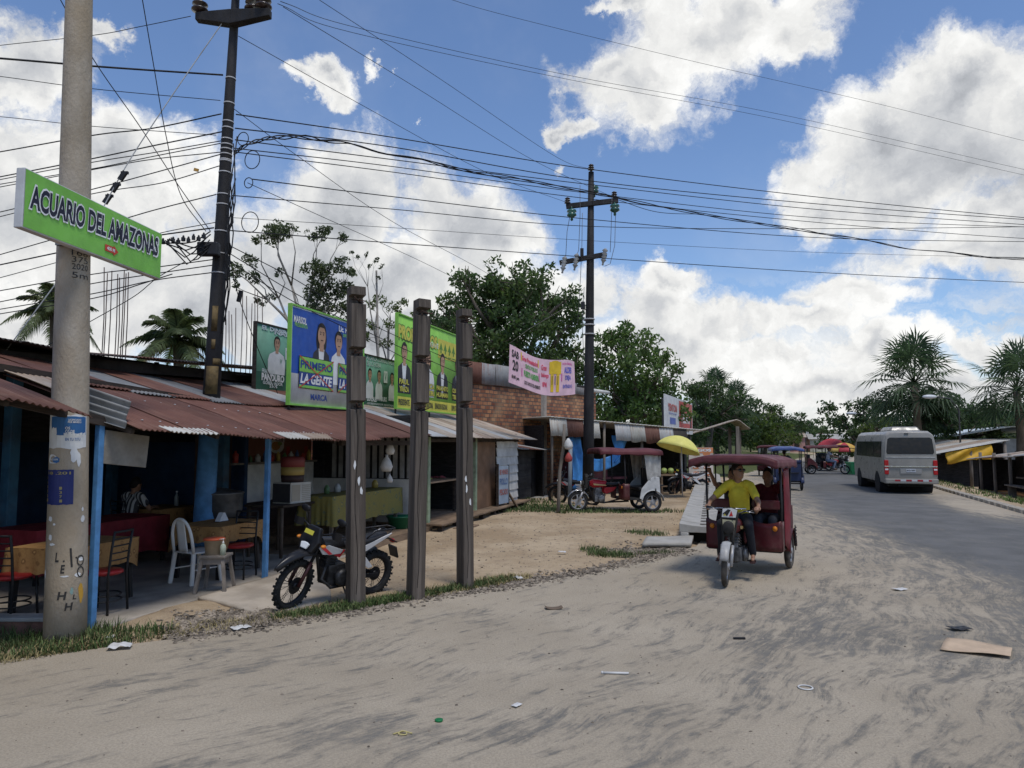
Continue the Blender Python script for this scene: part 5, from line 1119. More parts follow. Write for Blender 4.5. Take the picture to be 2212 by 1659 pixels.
def red_chair(): 
    th = thing('dining_chair', 'x', 'chair', (0, 0, 0), 0, 'red seated black metal chairs')
    b = MB(); b.lathe([(.0, .425), (.17, .425), (.205, .44), (.21, .46), (.19, .478), (.0, .485)], 20, scale=(1, .95)); b.build('seat', red_v, th)
    for x, y in ((-.17, -.16), (-.17, .16), (.17, -.16), (.17, .16)):
        b = MB(); top = .92 if x < 0 else .43; b.tube([(x * 1.12, y * 1.1, 0), (x, y, .43)] + ([(x * 1.15, y, .70), (x * 1.35, y, .93)] if x < 0 else []), .014, 8); b.build('leg', blk, th)
    b = MB()
    for z in (.60, .68, .76, .84, .92): k = 1 + .15 * (z - .43) / .27 if z < .7 else 1.15 + .2 * (z - .7) / .23; b.tube([(-.17 * k, -.16, z), (-.17 * k - .02, 0, z), (-.17 * k, .16, z)], .009 if z < .9 else .014, 6)
    b.build('backrest', blk, th)
    b = MB(); b.torus((0, 0, .20), (0, 0, 1), .19, .009, 24, 6); b.torus((0, 0, .14), (0, 0, 1), .195, .009, 24, 6); b.build('leg_ring', blk, th); return th
rc = red_chair(); spots = [(.10, 1.25, R(10), 'red seated black chair at the left picture edge beside the low wall'), (.62, .50, R(100), 'red seated black chair tucked beside the blue post at the front table'), (2.90, .40, R(190), 'red seated black chair between the stool and the second blue post')]
for i, (s, t, r_, lab) in enumerate(spots):
    o = rc if i == 0 else copy_tree(rc); o.location = F(s, t, FL); o.rotation_euler = (0, 0, FA + r_); o['label'] = lab

wc = thing('plastic_chair', 'white plastic garden chair with its back to the road by the gold cloth', 'chair', F(2.42, .74, FL), FA + R(-12))
b = MB(); b.grid(lambda a, c: (-.21 + .43 * a, (-.215 + .43 * c) * (1 - .10 * (1 - a)), .43 - .015 * math.sin(a * 3.14) + .012 * a), 10, 8); b.build('seat', plast, wc, solid=.018)
for x, y in ((-.19, -.19), (-.19, .19), (.2, -.2), (.2, .2)):
    b = MB(); b.bar((x, y, .43), (x * 1.22, y * 1.18, 0), .055, .035); b.build('leg', plast, wc, bevel=.008)
b = MB(); arc = []
for i in range(17):
    a = math.pi * i / 16; y = -.205 * math.cos(a); z = .43 + .46 * (math.sin(a) ** .55); arc.append((-.20 - .17 * (z - .43), y, z))
b.tube(arc, .021, 8); b.build('back_frame', plast, wc)
b = MB(); b.grid(lambda a, c: (-.205 - .16 * (.01 + .43 * c), (-.09 + .18 * a) * (1 - .12 * c), .44 + .43 * c), 6, 8); b.build('back_splat', plast, wc, solid=.012)
b = MB(); b.tube([(-.2, -.2, .2), (.2, -.2, .2)], .01, 6); b.tube([(-.2, .2, .2), (.2, .2, .2)], .01, 6); b.build('side_rail', plast, wc)

so_ = F(1.98, .06, FL); stl = thing('wooden_stool', 'small grey wooden stool carrying the lidded bucket', 'stool', so_, FA + R(20))
wst = M('grey_stool_wood', (.20, .175, .15), .85, .25, 5, bump=.3, dirt=.4)
b = MB(); b.bx(-.17, .17, -.17, .17, .44, .475); b.build('seat', wst, stl, bevel=.008)
b = MB()
for a_, c_ in (((-.13, -.13), (.13, -.13)), ((-.13, .13), (.13, .13)), ((-.13, -.13), (-.13, .13)), ((.13, -.13), (.13, .13))): b.bar((*a_, .40), (*c_, .40), .02, .075)
b.build('apron', wst, stl)
for x in (-1, 1):
    for y in (-1, 1):
        b = MB(); b.bar((x * .13, y * .13, .44), (x * .19, y * .19, 0), .04, .04); b.build('leg', wst, stl)
bk = thing('bucket', 'cloudy plastic bucket with an orange lid on the wooden stool', 'bucket', so_ + Vector((-.03, .0, .477)), 0)
b = MB(); b.lathe([(.0, 0), (.105, 0), (.125, .19), (.13, .19)], 22); b.build('body', M('cloudy_plastic', (.42, .34, .24), .5, .15, 4), bk)
b = MB(); b.lathe([(.136, .185), (.138, .205), (.12, .212), (.0, .212)], 22); b.build('lid', flat('orange_lid', (.62, .12, .05), .45), bk)
pb = thing('pump_bottle', 'clear soap bottle with a white pump beside the bucket', 'bottle', so_ + Vector((.125, -.09, .477)), 0)
b = MB(); b.lathe([(.0, 0), (.036, 0), (.038, .10), (.03, .13), (.012, .15)], 14); b.build('body', flat('soap_green', (.45, .50, .38), .25), pb)
b = MB(); b.lathe([(.014, .15), (.014, .17), (.006, .172), (.006, .20), (.012, .20), (.012, .212), (0, .212)], 10); b.tube([(0, 0, .207), (-.05, 0, .20)], .006, 6); b.build('pump', plast, pb)
nh = thing('napkin_holder', 'white folded napkin holder standing on the gold cloth', 'napkin holder', F(3.2, .95, FL + .75), FA)
b = MB(); b.prism([(-.11, 0), (.11, 0), (.02, .13), (-.02, .13)], -.04, .04); b.build('napkin_stack', flat('napkin_white', (.72, .72, .72), .8), nh)
b = MB(); b.bx(-.12, .12, -.05, .05, -.001, .006); b.build('tray', blk, nh)
t_ = thing('water_bottle', 'clear bottle on the back table beside the diner', 'bottle', F(5.2, 3.55, FL + .75), 0)
b = MB(); b.lathe([(0, 0), (.04, 0), (.042, .16), (.016, .22), (.016, .25)], 12); b.build('body', flat('bottle_clear', (.30, .34, .36), .15), t_); b = MB(); b.lathe([(.019, .25), (.019, .275), (0, .275)], 10); b.build('cap', flat('cap_white', (.7, .7, .7)), t_)

# counter with the flowered cloth, cooler, drum, tub, bags
ct_ = thing('shop_counter', 'long plank counter in front of the snack shop', 'counter', F(6.9, .75, .12), FA)
b = MB(); b.bx(-1.42, 1.42, -.33, .33, .86, .90); b.build('top', wood_d, ct_)
for x in (-1.3, 1.3):
    for y in (-.25, .25): b = MB(); b.bx(x - .03, x + .03, y - .03, y + .03, 0, .86); b.build('leg', wood_g, ct_)
o = drape(2.84, .66, .50, amp=.015, corner=.03, n=40).build('tablecloth', yflow, normals=False, label='yellow sunflower patterned cloth hanging over the shop counter', cat='tablecloth'); o.location = F(6.9, .75, 1.023); o.rotation_euler = (0, 0, FA)
ctb = thing('side_table', 'rough table carrying the metal cooler box', 'table', F(5.02, 1.15, FL), FA)
b = MB(); b.bx(-.52, .45, -.38, .38, .84, .88); b.build('top', wood_d, ctb)
for x in (-.46, .38):
    for y in (-.32, .32): b = MB(); b.tube([(x, y, 0), (x, y, .84)], .03, 8); b.build('leg', M('round_leg', (.10, .075, .055), .8), ctb)
cw = F(5.10, 1.0, FL + .88); co = thing('cooler_box', 'pale metal cooler box with a dark grille on the rough table', 'cooler', cw, FA + R(-8))
b = MB(); b.bx(-.26, .26, -.2, .2, 0, .36); b.build('body', M('cooler_white', (.50, .49, .45), .5, .1, 3), co, bevel=.01)
b = MB(); b.bx(-.275, -.262, -.19, .19, .02, .34); b.build('side_mesh', flat('dark_grille', (.04, .04, .045)), co)
b = MB()
for i in range(9): b.bx(.02, .24, -.209, -.201, .04 + i * .032, .055 + i * .032)
b.bx(-.24, -.03, -.209, -.201, .04, .32); b.build('front_vent', flat('vent_beige', (.36, .33, .27)), co)
dm = thing('drink_drum', 'red and yellow drink drum standing on the cooler box', 'drum', cw + Vector((0, 0, .362)), FA)
b = MB(); b.lathe([(0, 0), (.19, 0), (.20, .12)], 20); b.lathe([(.2, .121), (.205, .26)], 20, mi=1); b.lathe([(.205, .261), (.21, .40), (.17, .44), (0, .45)], 20, mi=2); b.build('body', [flat('drum_dark', (.05, .03, .03)), flat('drum_yellow', (.40, .30, .10), .5), flat('drum_red', (.22, .05, .05), .5)], dm)
tb = thing('plastic_tub', 'dark green plastic tub on the floor under the sunflower cloth', 'tub', F(8.05, .30, .19), 0)
b = MB(); b.lathe([(0, .01), (.22, .01), (.29, .24), (.31, .245), (.31, .26), (.285, .26), (.22, .03), (0, .03)], 24); b.build('body', flat('tub_green', (.02, .13, .065), .45), tb)
bag_m = M('white_bag', (.60, .59, .56), .7, .15, 4)
for k, (s, t, z, r_, lab) in enumerate([(7.45, .35, 1.55, .13, 'largest white plastic bag hung left of the first wooden post'), (7.5, .3, 1.86, .10, 'upper white bag hung under the tin eave'), (7.7, .4, 1.24, .07, 'smallest white bag hanging lowest by the half wall')]):
    th = thing('hanging_bag', lab, 'bag', F(s, t, z), 0, 'white bags hung in the snack shop'); b = MB(); b.lathe([(0, -r_ * 1.2), (r_ * .75, -r_ * 1.1), (r_, -r_ * .4), (r_ * .7, r_ * .5), (r_ * .2, r_ * 1.2), (r_ * .3, r_ * 1.5)], 14, scale=(1, .7)); b.build('bag_body', bag_m, th)
    b = MB(); b.tube([(0, 0, r_ * 1.3), (0, 0, 2.08 - z)], .004, 5); b.build('string', blk, th)
# shelf table in the board stall
ft = thing('stall_table', 'plank table with scattered produce in the board stall', 'table', F(10.2, .9, .25), FA)
b = MB(); b.bx(-1.4, 1.5, -.55, .4, .78, .82); b.build('top', M('pale_plank', (.36, .25, .16), .8, .2, 4, stretch=(.3, 1, 1)), ft)
for x in (-1.3, 1.3):
    for y in (-.45, .3): b = MB(); b.bx(x - .03, x + .03, y - .03, y + .03, 0, .78); b.build('leg', wood_d, ft)
for k, (s, c) in enumerate([(9.6, (.25, .27, .05)), (10.3, (.30, .30, .08)), (11.0, (.22, .05, .06))]):
    b = MB()
    for j in range(9): b.ell((random.uniform(-.25, .25), random.uniform(-.15, .15), random.uniform(.02, .06)), (.09, .05, .025), 8, 5, rot=Matrix.Rotation(random.uniform(0, 3), 3, 'Z'))
    b.build('produce_heap', flat('produce', c, .6), kind='stuff', loc=F(s, .8, 1.075))
pt = thing('cooking_pot', 'big dark cooking pot on a round stand left of the cooler table', 'pot', F(4.15, 1.75, FL), 0)
b = MB(); b.lathe([(0, .70), (.30, .70), (.36, .82), (.37, 1.08), (.39, 1.10), (.36, 1.11), (.10, 1.17), (0, 1.19)], 24); b.build('pot_body', M('sooty_steel', (.10, .10, .10), .5, .4, 3, metal=.4), pt); b = MB(); b.lathe([(.26, 0), (.26, .69)], 20); b.build('stand', M('dark_drum', (.03, .03, .032), .7), pt)
jm = [flat('jar_%d' % i, c, .3) for i, c in enumerate([(.35, .05, .04), (.40, .30, .08), (.10, .18, .08), (.42, .42, .40), (.08, .12, .25)])]
wsf = thing('wall_shelf', 'dark plank shelf on the back wall of the snack shop', 'shelf', F(7.0, 2.74, 0), FA); b = MB(); b.bx(-1.4, 1.5, -.13, .13, 1.56, 1.60); b.build('shelf_board', wood_g, wsf)
for i in range(12):
    b = MB(); r_ = random.uniform(.035, .06); h_ = random.uniform(.12, .24); b.lathe([(0, 0), (r_, 0), (r_, h_ * .7), (r_ * .45, h_ * .85), (r_ * .45, h_), (0, h_)], 10); o = b.build('jar', jm[i % 5], label='small jar or bottle in the row on the snack shop wall shelf', cat='jar', group='jars on the snack shop shelf'); o.location = F(5.75 + i * .23, 2.70, 1.602)
for i in range(5):
    b = MB(); r_ = random.uniform(.05, .07); b.lathe([(0, 0), (r_, 0), (r_ * 1.05, .10), (r_ * .5, .16), (0, .17)], 12); o = b.build('jar', jm[(i + 2) % 5], label='small container standing on the sunflower cloth counter', cat='jar', group='containers on the shop counter'); o.location = F(6.0 + i * .48, .85 + .06 * (i % 2), 1.035)
# leaning sign and planks
ls = thing('leaning_sign', 'pale blue hand painted board leaning on a post before the white planks', 'sign', F(13.35, -.28, 0.02), R(68))
b = MB(); b.bx(-.36, .36, -.02, .02, .28, 1.32); b.build('panel', ink('faded_blue', (.30, .36, .42)), ls); b = MB(); b.bx(-.42, -.36, -.03, .03, 0, 1.38); b.bx(.36, .40, -.03, .03, .2, 1.34); b.build('frame', wood_d, ls)
a = Art(.003, .024); a.text('SE VENDE', -.30, 1.08, .14, 0, 1, w=.6); a.text('POLLO', -.28, .80, .18, 1, 1, w=.56); a.text('PESCADO', -.30, .52, .16, 0, 1, w=.6); a.mb.build('lettering', [ink('sign_dull_red', (.35, .12, .10)), ink('sign_dull_blue', (.10, .16, .30))], ls, normals=False)
lp = thing('leaning_plank', 'brown plank leaning against the white planking', 'plank', F(13.7, -.42, 0.02), FA); b = MB(); b.bar((.35, -.15, 0), (-.05, .36, .98), .16, .03); b.build('board', plank_m, lp)
# pole of the front yard, and bits behind
yp = thing('yard_post', 'thin crooked wooden post standing before the parked three-wheeler', 'post', G(1205, 1112)); b = MB(); b.tube([(0, 0, -.1), (.03, 0, .6), (.06, .05, 1.2), (.18, .1, 1.9), (.2, .1, 2.5)], [.055, .05, .05, .05, .045], 10); b.build('shaft', wood_g, yp)
b = MB(); b.lathe([(0, -.16), (.10, -.14), (.13, -.05), (.08, .08), (.02, .16)], 12, (.30, -.02, 1.95)); detach(b.build('hanging_bag', bag_m, yp), 'white plastic bag hanging on the crooked yard post', 'bag'); b = MB(); b.lathe([(0, -.13), (.09, -.11), (.11, -.02), (.06, .08), (.02, .14)], 12, (.30, -.05, 1.58)); detach(b.build('hanging_bag', flat('bag_red', (.35, .06, .05)), yp), 'red plastic bag hanging on the crooked yard post below the white one', 'bag')
sp2 = thing('steel_post', 'thin grey steel post just left of the parked three-wheeler', 'post', P(1230, 1095, 22.3).xy.to_3d()); b = MB(); b.tube([(0, 0, -.1), (.05, 0, 2.0)], .06, 10); b.build('shaft', flat('grey_steel', (.22, .24, .25), .5), sp2); b = MB(); b.lathe([(.062, 2.0), (.065, 2.02), (0, 2.03)], 10, (.05, 0, 0)); b.build('cap', blk, sp2)
# ================================================================ vehicles and people
rub = M('tyre_rubber', (.022, .022, .022), .85, .25, 6, bump=.3); rub_d = M('dusty_tyre', (.075, .066, .055), .9, .4, 5, bump=.3); chrome = flat('chrome', (.55, .55, .56), .22, metal=.9); alloy = flat('alloy_grey', (.34, .34, .34), .4, metal=.4); engine_m = M('engine_metal', (.16, .16, .16), .45, .4, 12, metal=.5); blackp = flat('black_plastic', (.014, .014, .016), .38); seat_m = flat('seat_vinyl', (.022, .022, .024), .5); glassd = flat('dark_glass', (.02, .025, .03), .08, spec=.8)
amber = flat('amber_lamp', (.60, .20, .02), .3); lens = flat('lamp_lens', (.70, .72, .72), .12, spec=.8); redl = flat('red_lamp', (.42, .012, .016), .25)
def wheel(par, c, r_, w, name='wheel', steer=None, knob=False, spoked=True, tyre=rub, rimm=None):
    b = MB(); b.torus(c, (0, 1, 0), r_ - w * .5, w * .5, 40, 10, flat=1.0)
    if knob:
        for i in range(44):
            a = 2 * math.pi * i / 44
            for y in ((-.3, .3) if i % 2 else (-.02, .02)): b.box(Vector(c) + Vector(((r_ - .002) * math.cos(a), y * w, (r_ - .002) * math.sin(a))), (.024, w * .34, .028), Matrix.Rotation(-a, 3, 'Y'))
    if steer is not None: b.xf(steer)
    t = b.build(name, tyre, par)
    b = MB(); rr = r_ - w * .95; b.torus(c, (0, 1, 0), rr, .014, 36, 6, flat=1.9)
    b.tube([Vector(c) + Vector((0, -.06, 0)), Vector(c) + Vector((0, .06, 0))], .045, 14); b.tube([Vector(c) + Vector((0, .03, 0)), Vector(c) + Vector((0, .034, 0))], rr * .45, 20)
    n = 30 if spoked else 5
    for i in range(n):
        a = 2 * math.pi * i / n + .2
        if spoked: s_ = .02 if i % 2 else -.02; b.tube([Vector(c) + Vector((.03 * math.cos(a), s_ * 2, .03 * math.sin(a))), Vector(c) + Vector((rr * math.cos(a + .12 * (1 if i % 4 < 2 else -1)), 0, rr * math.sin(a + .12 * (1 if i % 4 < 2 else -1))))], .0035, 4)
        else: b.bar(Vector(c), Vector(c) + Vector((rr * math.cos(a), 0, rr * math.sin(a))), .035, .045)
    if steer is not None: b.xf(steer)
    b.build('rim', rimm or alloy, t); return t
def steer_m(pt, ax, ang): return Matrix.Translation(pt) @ Matrix.Rotation(ang, 4, ax) @ Matrix.Translation(-Vector(pt))
def arc_fender(c, r_, w, a0, a1, lift=.03, n=16):
    b = MB(); b.grid(lambda u, v: (c[0] + (r_ + lift + .015 * (1 - (2 * v - 1) ** 2)) * math.cos(a0 + (a1 - a0) * u), c[1] + (v - .5) * w, c[2] + (r_ + lift + .015 * (1 - (2 * v - 1) ** 2)) * math.sin(a0 + (a1 - a0) * u)), n, 6); return b

# ---- trail motorcycle on its stand
def motorcycle():
    th = thing('motorcycle', 'black and white trail motorcycle with red trim leaning on its stand behind the first post', 'motorcycle')
    wb = .70; hc = Vector((wb, 0, .345)); rcn = Vector((-.64, 0, .33))
    ax = Vector((-.46, 0, .89)).normalized(); sp = Vector((.42, 0, .93)); S_ = steer_m(sp, ax, R(16))
    wheel(th, hc, .345, .085, 'front_wheel', S_, True, True, rub, blackp); wheel(th, rcn, .33, .105, 'rear_wheel', None, True, True, rub, blackp)
    b = MB()
    for y in (-.085, .085): b.tube([hc + Vector((0, y, 0)), hc + Vector((-.16, y, .32))], .026, 10); b.tube([hc + Vector((-.16, y, .32)), hc + Vector((-.31, y, .62))], .021, 10, 1)
    b.bar(hc + Vector((-.29, -.12, .58)), hc + Vector((-.29, .12, .58)), .05, .05, 1); b.xf(S_); b.build('fork', [flat('fork_red_black', (.05, .015, .015), .4), blackp], th)
    b = MB(); b.grid(lambda u, v: (.40 + .72 * u - .03 * (2 * v - 1) ** 2, (v - .5) * .17 * (1.25 - 1.0 * u ** 2 + .15 * math.sin(u * 3.1)), .775 + .10 * math.sin(u * 2.6) - .16 * u * u - .05 * (2 * v - 1) ** 2), 18, 8); b.xf(S_); b.build('front_fender', blackp, th, solid=.012)
    b = MB(); b.prism([(-.11, .0), (.11, .0), (.17, .17), (.10, .36), (-.10, .36), (-.17, .17)], -.04, .04, plane='YZ'); b.xf(Matrix.Translation((.60, 0, .80)) @ Matrix.Rotation(R(-22), 4, 'Y')); b.xf(S_); b.build('headlight_mask', blackp, th, bevel=.02)
    b = MB(); b.prism([(-.05, 0), (.05, 0), (.075, .075), (.02, .09), (-.02, .09), (-.075, .075)], 0, .03, plane='YZ'); b.xf(Matrix.Translation((.645, 0, .855)) @ Matrix.Rotation(R(-22), 4, 'Y')); b.xf(S_); b.build('headlight', lens, th, bevel=.01)
    b = MB(); b.bx(-.004, .0, -.075, .075, 0, .06); b.xf(Matrix.Translation((.615, 0, 1.055)) @ Matrix.Rotation(R(-22), 4, 'Y')); b.xf(S_); b.build('yellow_sticker', flat('sticker_yellow', (.55, .50, .06)), th)
    b = MB(); hb = [(.36, -.40, 1.10), (.40, -.25, 1.10), (.42, -.12, 1.04), (.42, .12, 1.04), (.40, .25, 1.10), (.36, .40, 1.10)]; b.tube(hb, .012, 8)
    for y in (-1, 1): b.tube([(.385, y * .29, 1.10), (.36, y * .41, 1.10)], .019, 8); b.grid(lambda u, v: (.44 + .05 * math.sin(u * 3.1), y * (.26 + .17 * u), 1.06 + .11 * v), 6, 4)
    b.xf(S_); b.build('handlebar', blackp, th)
    for y in (-1, 1):
        b = MB(); b.tube([(.40, y * .24, 1.10), (.38, y * .30, 1.24)], .007, 6); b.ell((.375, y * .33, 1.28), (.02, .085, .05), 12, 8); b.xf(S_); b.build('mirror', blackp, th)
    for y in (-1, 1): b = MB(); b.ell((.52, y * .22, .93), (.045, .035, .022), 10, 6); b.xf(S_); b.build('indicator', amber, th)
    b = MB(); b.grid(lambda u, v: (.36 - .46 * u, math.sin(v * 6.283) * (.13 - .05 * u) * (1 if True else 0), .86 + .115 * math.cos(v * 6.283) * (1 - .25 * u) - .02 * u), 12, 16); b.build('fuel_tank', [flat('tank_black', (.02, .02, .022), .3)], th)
    b = MB()
    for y in (-1, 1):
        b.prism([(.47, .86), (.30, .88), (.06, .79), (.10, .74), (.28, .74), (.40, .76)], y * .135, y * .15)
    b.build('tank_shroud', flat('shroud_white', (.40, .40, .40), .35), th, bevel=.006)
    for y in (-1, 1): b = MB(); b.prism([(.44, .86), (.38, .865), (.24, .75), (.30, .75)], y * .151, y * .156); b.prism([(.2, .73), (.1, .80), (.02, .78), (.1, .68)], y * .128, y * .134); b.build('red_decal', flat('decal_red', (.55, .03, .04), .4), th)
    b = MB(); b.grid(lambda u, v: (.02 - .76 * u, (v - .5) * (.20 + .08 * math.sin(u * 3.1)), .845 + .055 * u + .03 * (1 - (2 * v - 1) ** 2) - .03 * math.sin(u * 3.1)), 16, 8); b.build('seat', seat_m, th, solid=.07)
    b = MB()
    for y in (-1, 1): b.prism([(-.12, .74), (-.30, .70), (-.74, .90), (-.80, .95), (-.62, .90), (-.30, .80), (-.10, .80)], y * .125, y * .145); b.prism([(-.12, .68), (-.42, .46), (-.50, .48), (-.30, .70)], y * .12, y * .14)
    b.build('tail_panel', flat('panel_white', (.62, .61, .60), .35), th, bevel=.006)
    b = MB(); b.grid(lambda u, v: (-.55 - .42 * u, (v - .5) * .16, .84 + .04 * u - .24 * max(0, u - .55)), 10, 4); b.build('rear_fender', blackp, th, solid=.02)
    b = MB(); b.bx(-.012, .012, -.09, .09, -.09, .09); b.xf(Matrix.Translation((-.98, 0, .62)) @ Matrix.Rotation(R(20), 4, 'Y')); b.build('number_plate', blackp, th); b = MB(); b.ell((-.93, 0, .79), (.03, .07, .03), 10, 6); b.build('tail_lamp', redl, th)
    b = MB()
    for y in (-.11, .11): b.tube([(-.36, y, .90), (-.50, y, .99), (-.88, y * .9, 1.0), (-.90, 0, 1.0)], .011, 8)
    for x in (-.58, -.74): b.tube([(x, -.11, .99), (x, .11, .99)], .009, 6)
    b.tube([(-.86, -.1, 1.0), (-.62, -.11, .84)], .009, 6); b.tube([(-.86, .1, 1.0), (-.62, .11, .84)], .009, 6); b.build('rear_rack', blackp, th)
    b = MB(); b.box((.10, 0, .44), (.30, .26, .28)); b.lathe([(.12, -.02), (.125, .02), (.1, .05), (0, .055)], 16, (.04, .16, .40), 'Y'); b.box((.20, 0, .62), (.16, .17, .22), Matrix.Rotation(R(-14), 3, 'Y')); b.tube([(.26, .07, .58), (.34, .10, .40), (.20, .13, .27), (-.2, .14, .28)], .022, 8)
    for z in (.56, .60, .64, .68): b.box((.20, 0, z), (.20, .21, .012), Matrix.Rotation(R(-14), 3, 'Y'))
    b.build('engine', M('engine_black', (.035, .035, .037), .45, .5, 10, metal=.3), th, bevel=.015)
    b = MB(); b.tube([(.42, 0, .92), (.36, 0, .62), (.30, 0, .34), (.05, 0, .25), (-.15, 0, .34), (-.18, 0, .55)], .024, 8); b.tube([(.40, 0, .88), (.0, 0, .78), (-.5, 0, .86)], .02, 8); b.tube([(-.18, .08, .50), (-.5, .08, .82)], .015, 6); b.tube([(-.18, -.08, .50), (-.5, -.08, .82)], .015, 6); b.build('frame', blackp, th)
    b = MB()
    for y in (-.10, .10): b.bar((-.10, y, .36), rcn + Vector((0, y, 0)), .03, .055)
    b.build('swing_arm', blackp, th); b = MB(); b.tube([(-.12, -.13, .38), (-.4, -.16, .50), (-.78, -.17, .62)], [.03, .05, .055], 10); b.build('exhaust', M('exhaust_black', (.03, .03, .03), .4, .2, 3, metal=.4), th)
    b = MB(); b.tube([(.0, .12, .30), (-.05, .30, .02)], .012, 6); b.tube([(.06, -.2, .30), (.06, .2, .30)], .016, 8); b.build('side_stand', blackp, th); return th
mc = motorcycle(); gF, gR_ = G(620, 1322), G(808, 1285); mid = gF.lerp(gR_, .52)
mc.location = (mid.x, mid.y, .012); mc.rotation_mode = 'XYZ'; mc.scale = (.88,) * 3; mc.rotation_euler = (R(-9), 0, math.atan2(gF.y - gR_.y, gF.x - gR_.x))

# ---- people
skin_m = M('brown_skin', (.30, .165, .105), .55, .12, 6); hair_m = flat('black_hair', (.012, .010, .009), .6); sand_m = flat('sandal_dark', (.05, .02, .018), .7)
def capsule(b, p0, p1, r0, r1, n=12, sq=1.0, ax=None):
    p0, p1 = Vector(p0), Vector(p1); t = (p1 - p0); L = t.length; t = t / L if L > 1e-6 else Vector((0, 0, 1))
    a = Vector(ax) if ax is not None else (Vector((1, 0, 0)) if abs(t.x) < .8 else Vector((0, 1, 0))); u = (a - t * a.dot(t)).normalized(); w = t.cross(u); rings = []
    for i in range(5): th = math.pi / 2 * (1 - i / 4); rings.append((p0 - t * (r0 * math.sin(th)), max(r0 * math.cos(th), 1e-4)))
    for i in range(5): th = math.pi / 2 * (i / 4); rings.append((p1 + t * (r1 * math.sin(th)), max(r1 * math.cos(th), 1e-4)))
    vs = [c + u * (rr * math.cos(2 * math.pi * k / n)) + w * (rr * sq * math.sin(2 * math.pi * k / n)) for c, rr in rings for k in range(n)]
    fs = [(i * n + k, i * n + (k + 1) % n, (i + 1) * n + (k + 1) % n, (i + 1) * n + k) for i in range(len(rings) - 1) for k in range(n)]
    fs += [tuple(reversed(range(n))), tuple(len(vs) - n + k for k in range(n))]; b.add(vs, fs, 0, True)
def soft(b, name, mat, parent, vox=.012, it=4, **k):
    o = b.build(name, mat, parent, **k); md = o.modifiers.new('join', 'REMESH'); md.mode = 'VOXEL'; md.voxel_size = vox; md.use_smooth_shade = True
    s_ = o.modifiers.new('smooth', 'SMOOTH'); s_.iterations = it; s_.factor = .5; return o
def lerp(a, b, k): return Vector(a).lerp(Vector(b), k)
def hand(b, wr, d, side, curl=.9, up=(0, 0, 1)):
    d = Vector(d).normalized(); up = Vector(up); n_ = (up - d * up.dot(d)).normalized(); w = d.cross(n_)
    capsule(b, wr, wr + d * .075, .030, .036, 10, .55, n_.cross(d))
    for i, (o_, L) in enumerate([(-.030, .062), (-.010, .074), (.011, .070), (.030, .055)]):
        q = wr + d * .085 + w * o_; e = q + d * (L * .5) - n_ * (L * .35 * curl); f = e - n_ * (L * .5) - d * (L * .30 * curl); capsule(b, q, e, .0095, .0088, 8); capsule(b, e, f, .0088, .0075, 8)
    q = wr + d * .03 + w * (-.034 * side); e = q + d * .035 - w * (.020 * side) - n_ * .012; capsule(b, q, e, .012, .010, 8); capsule(b, e, e + d * .028 - n_ * .015, .010, .008, 8)
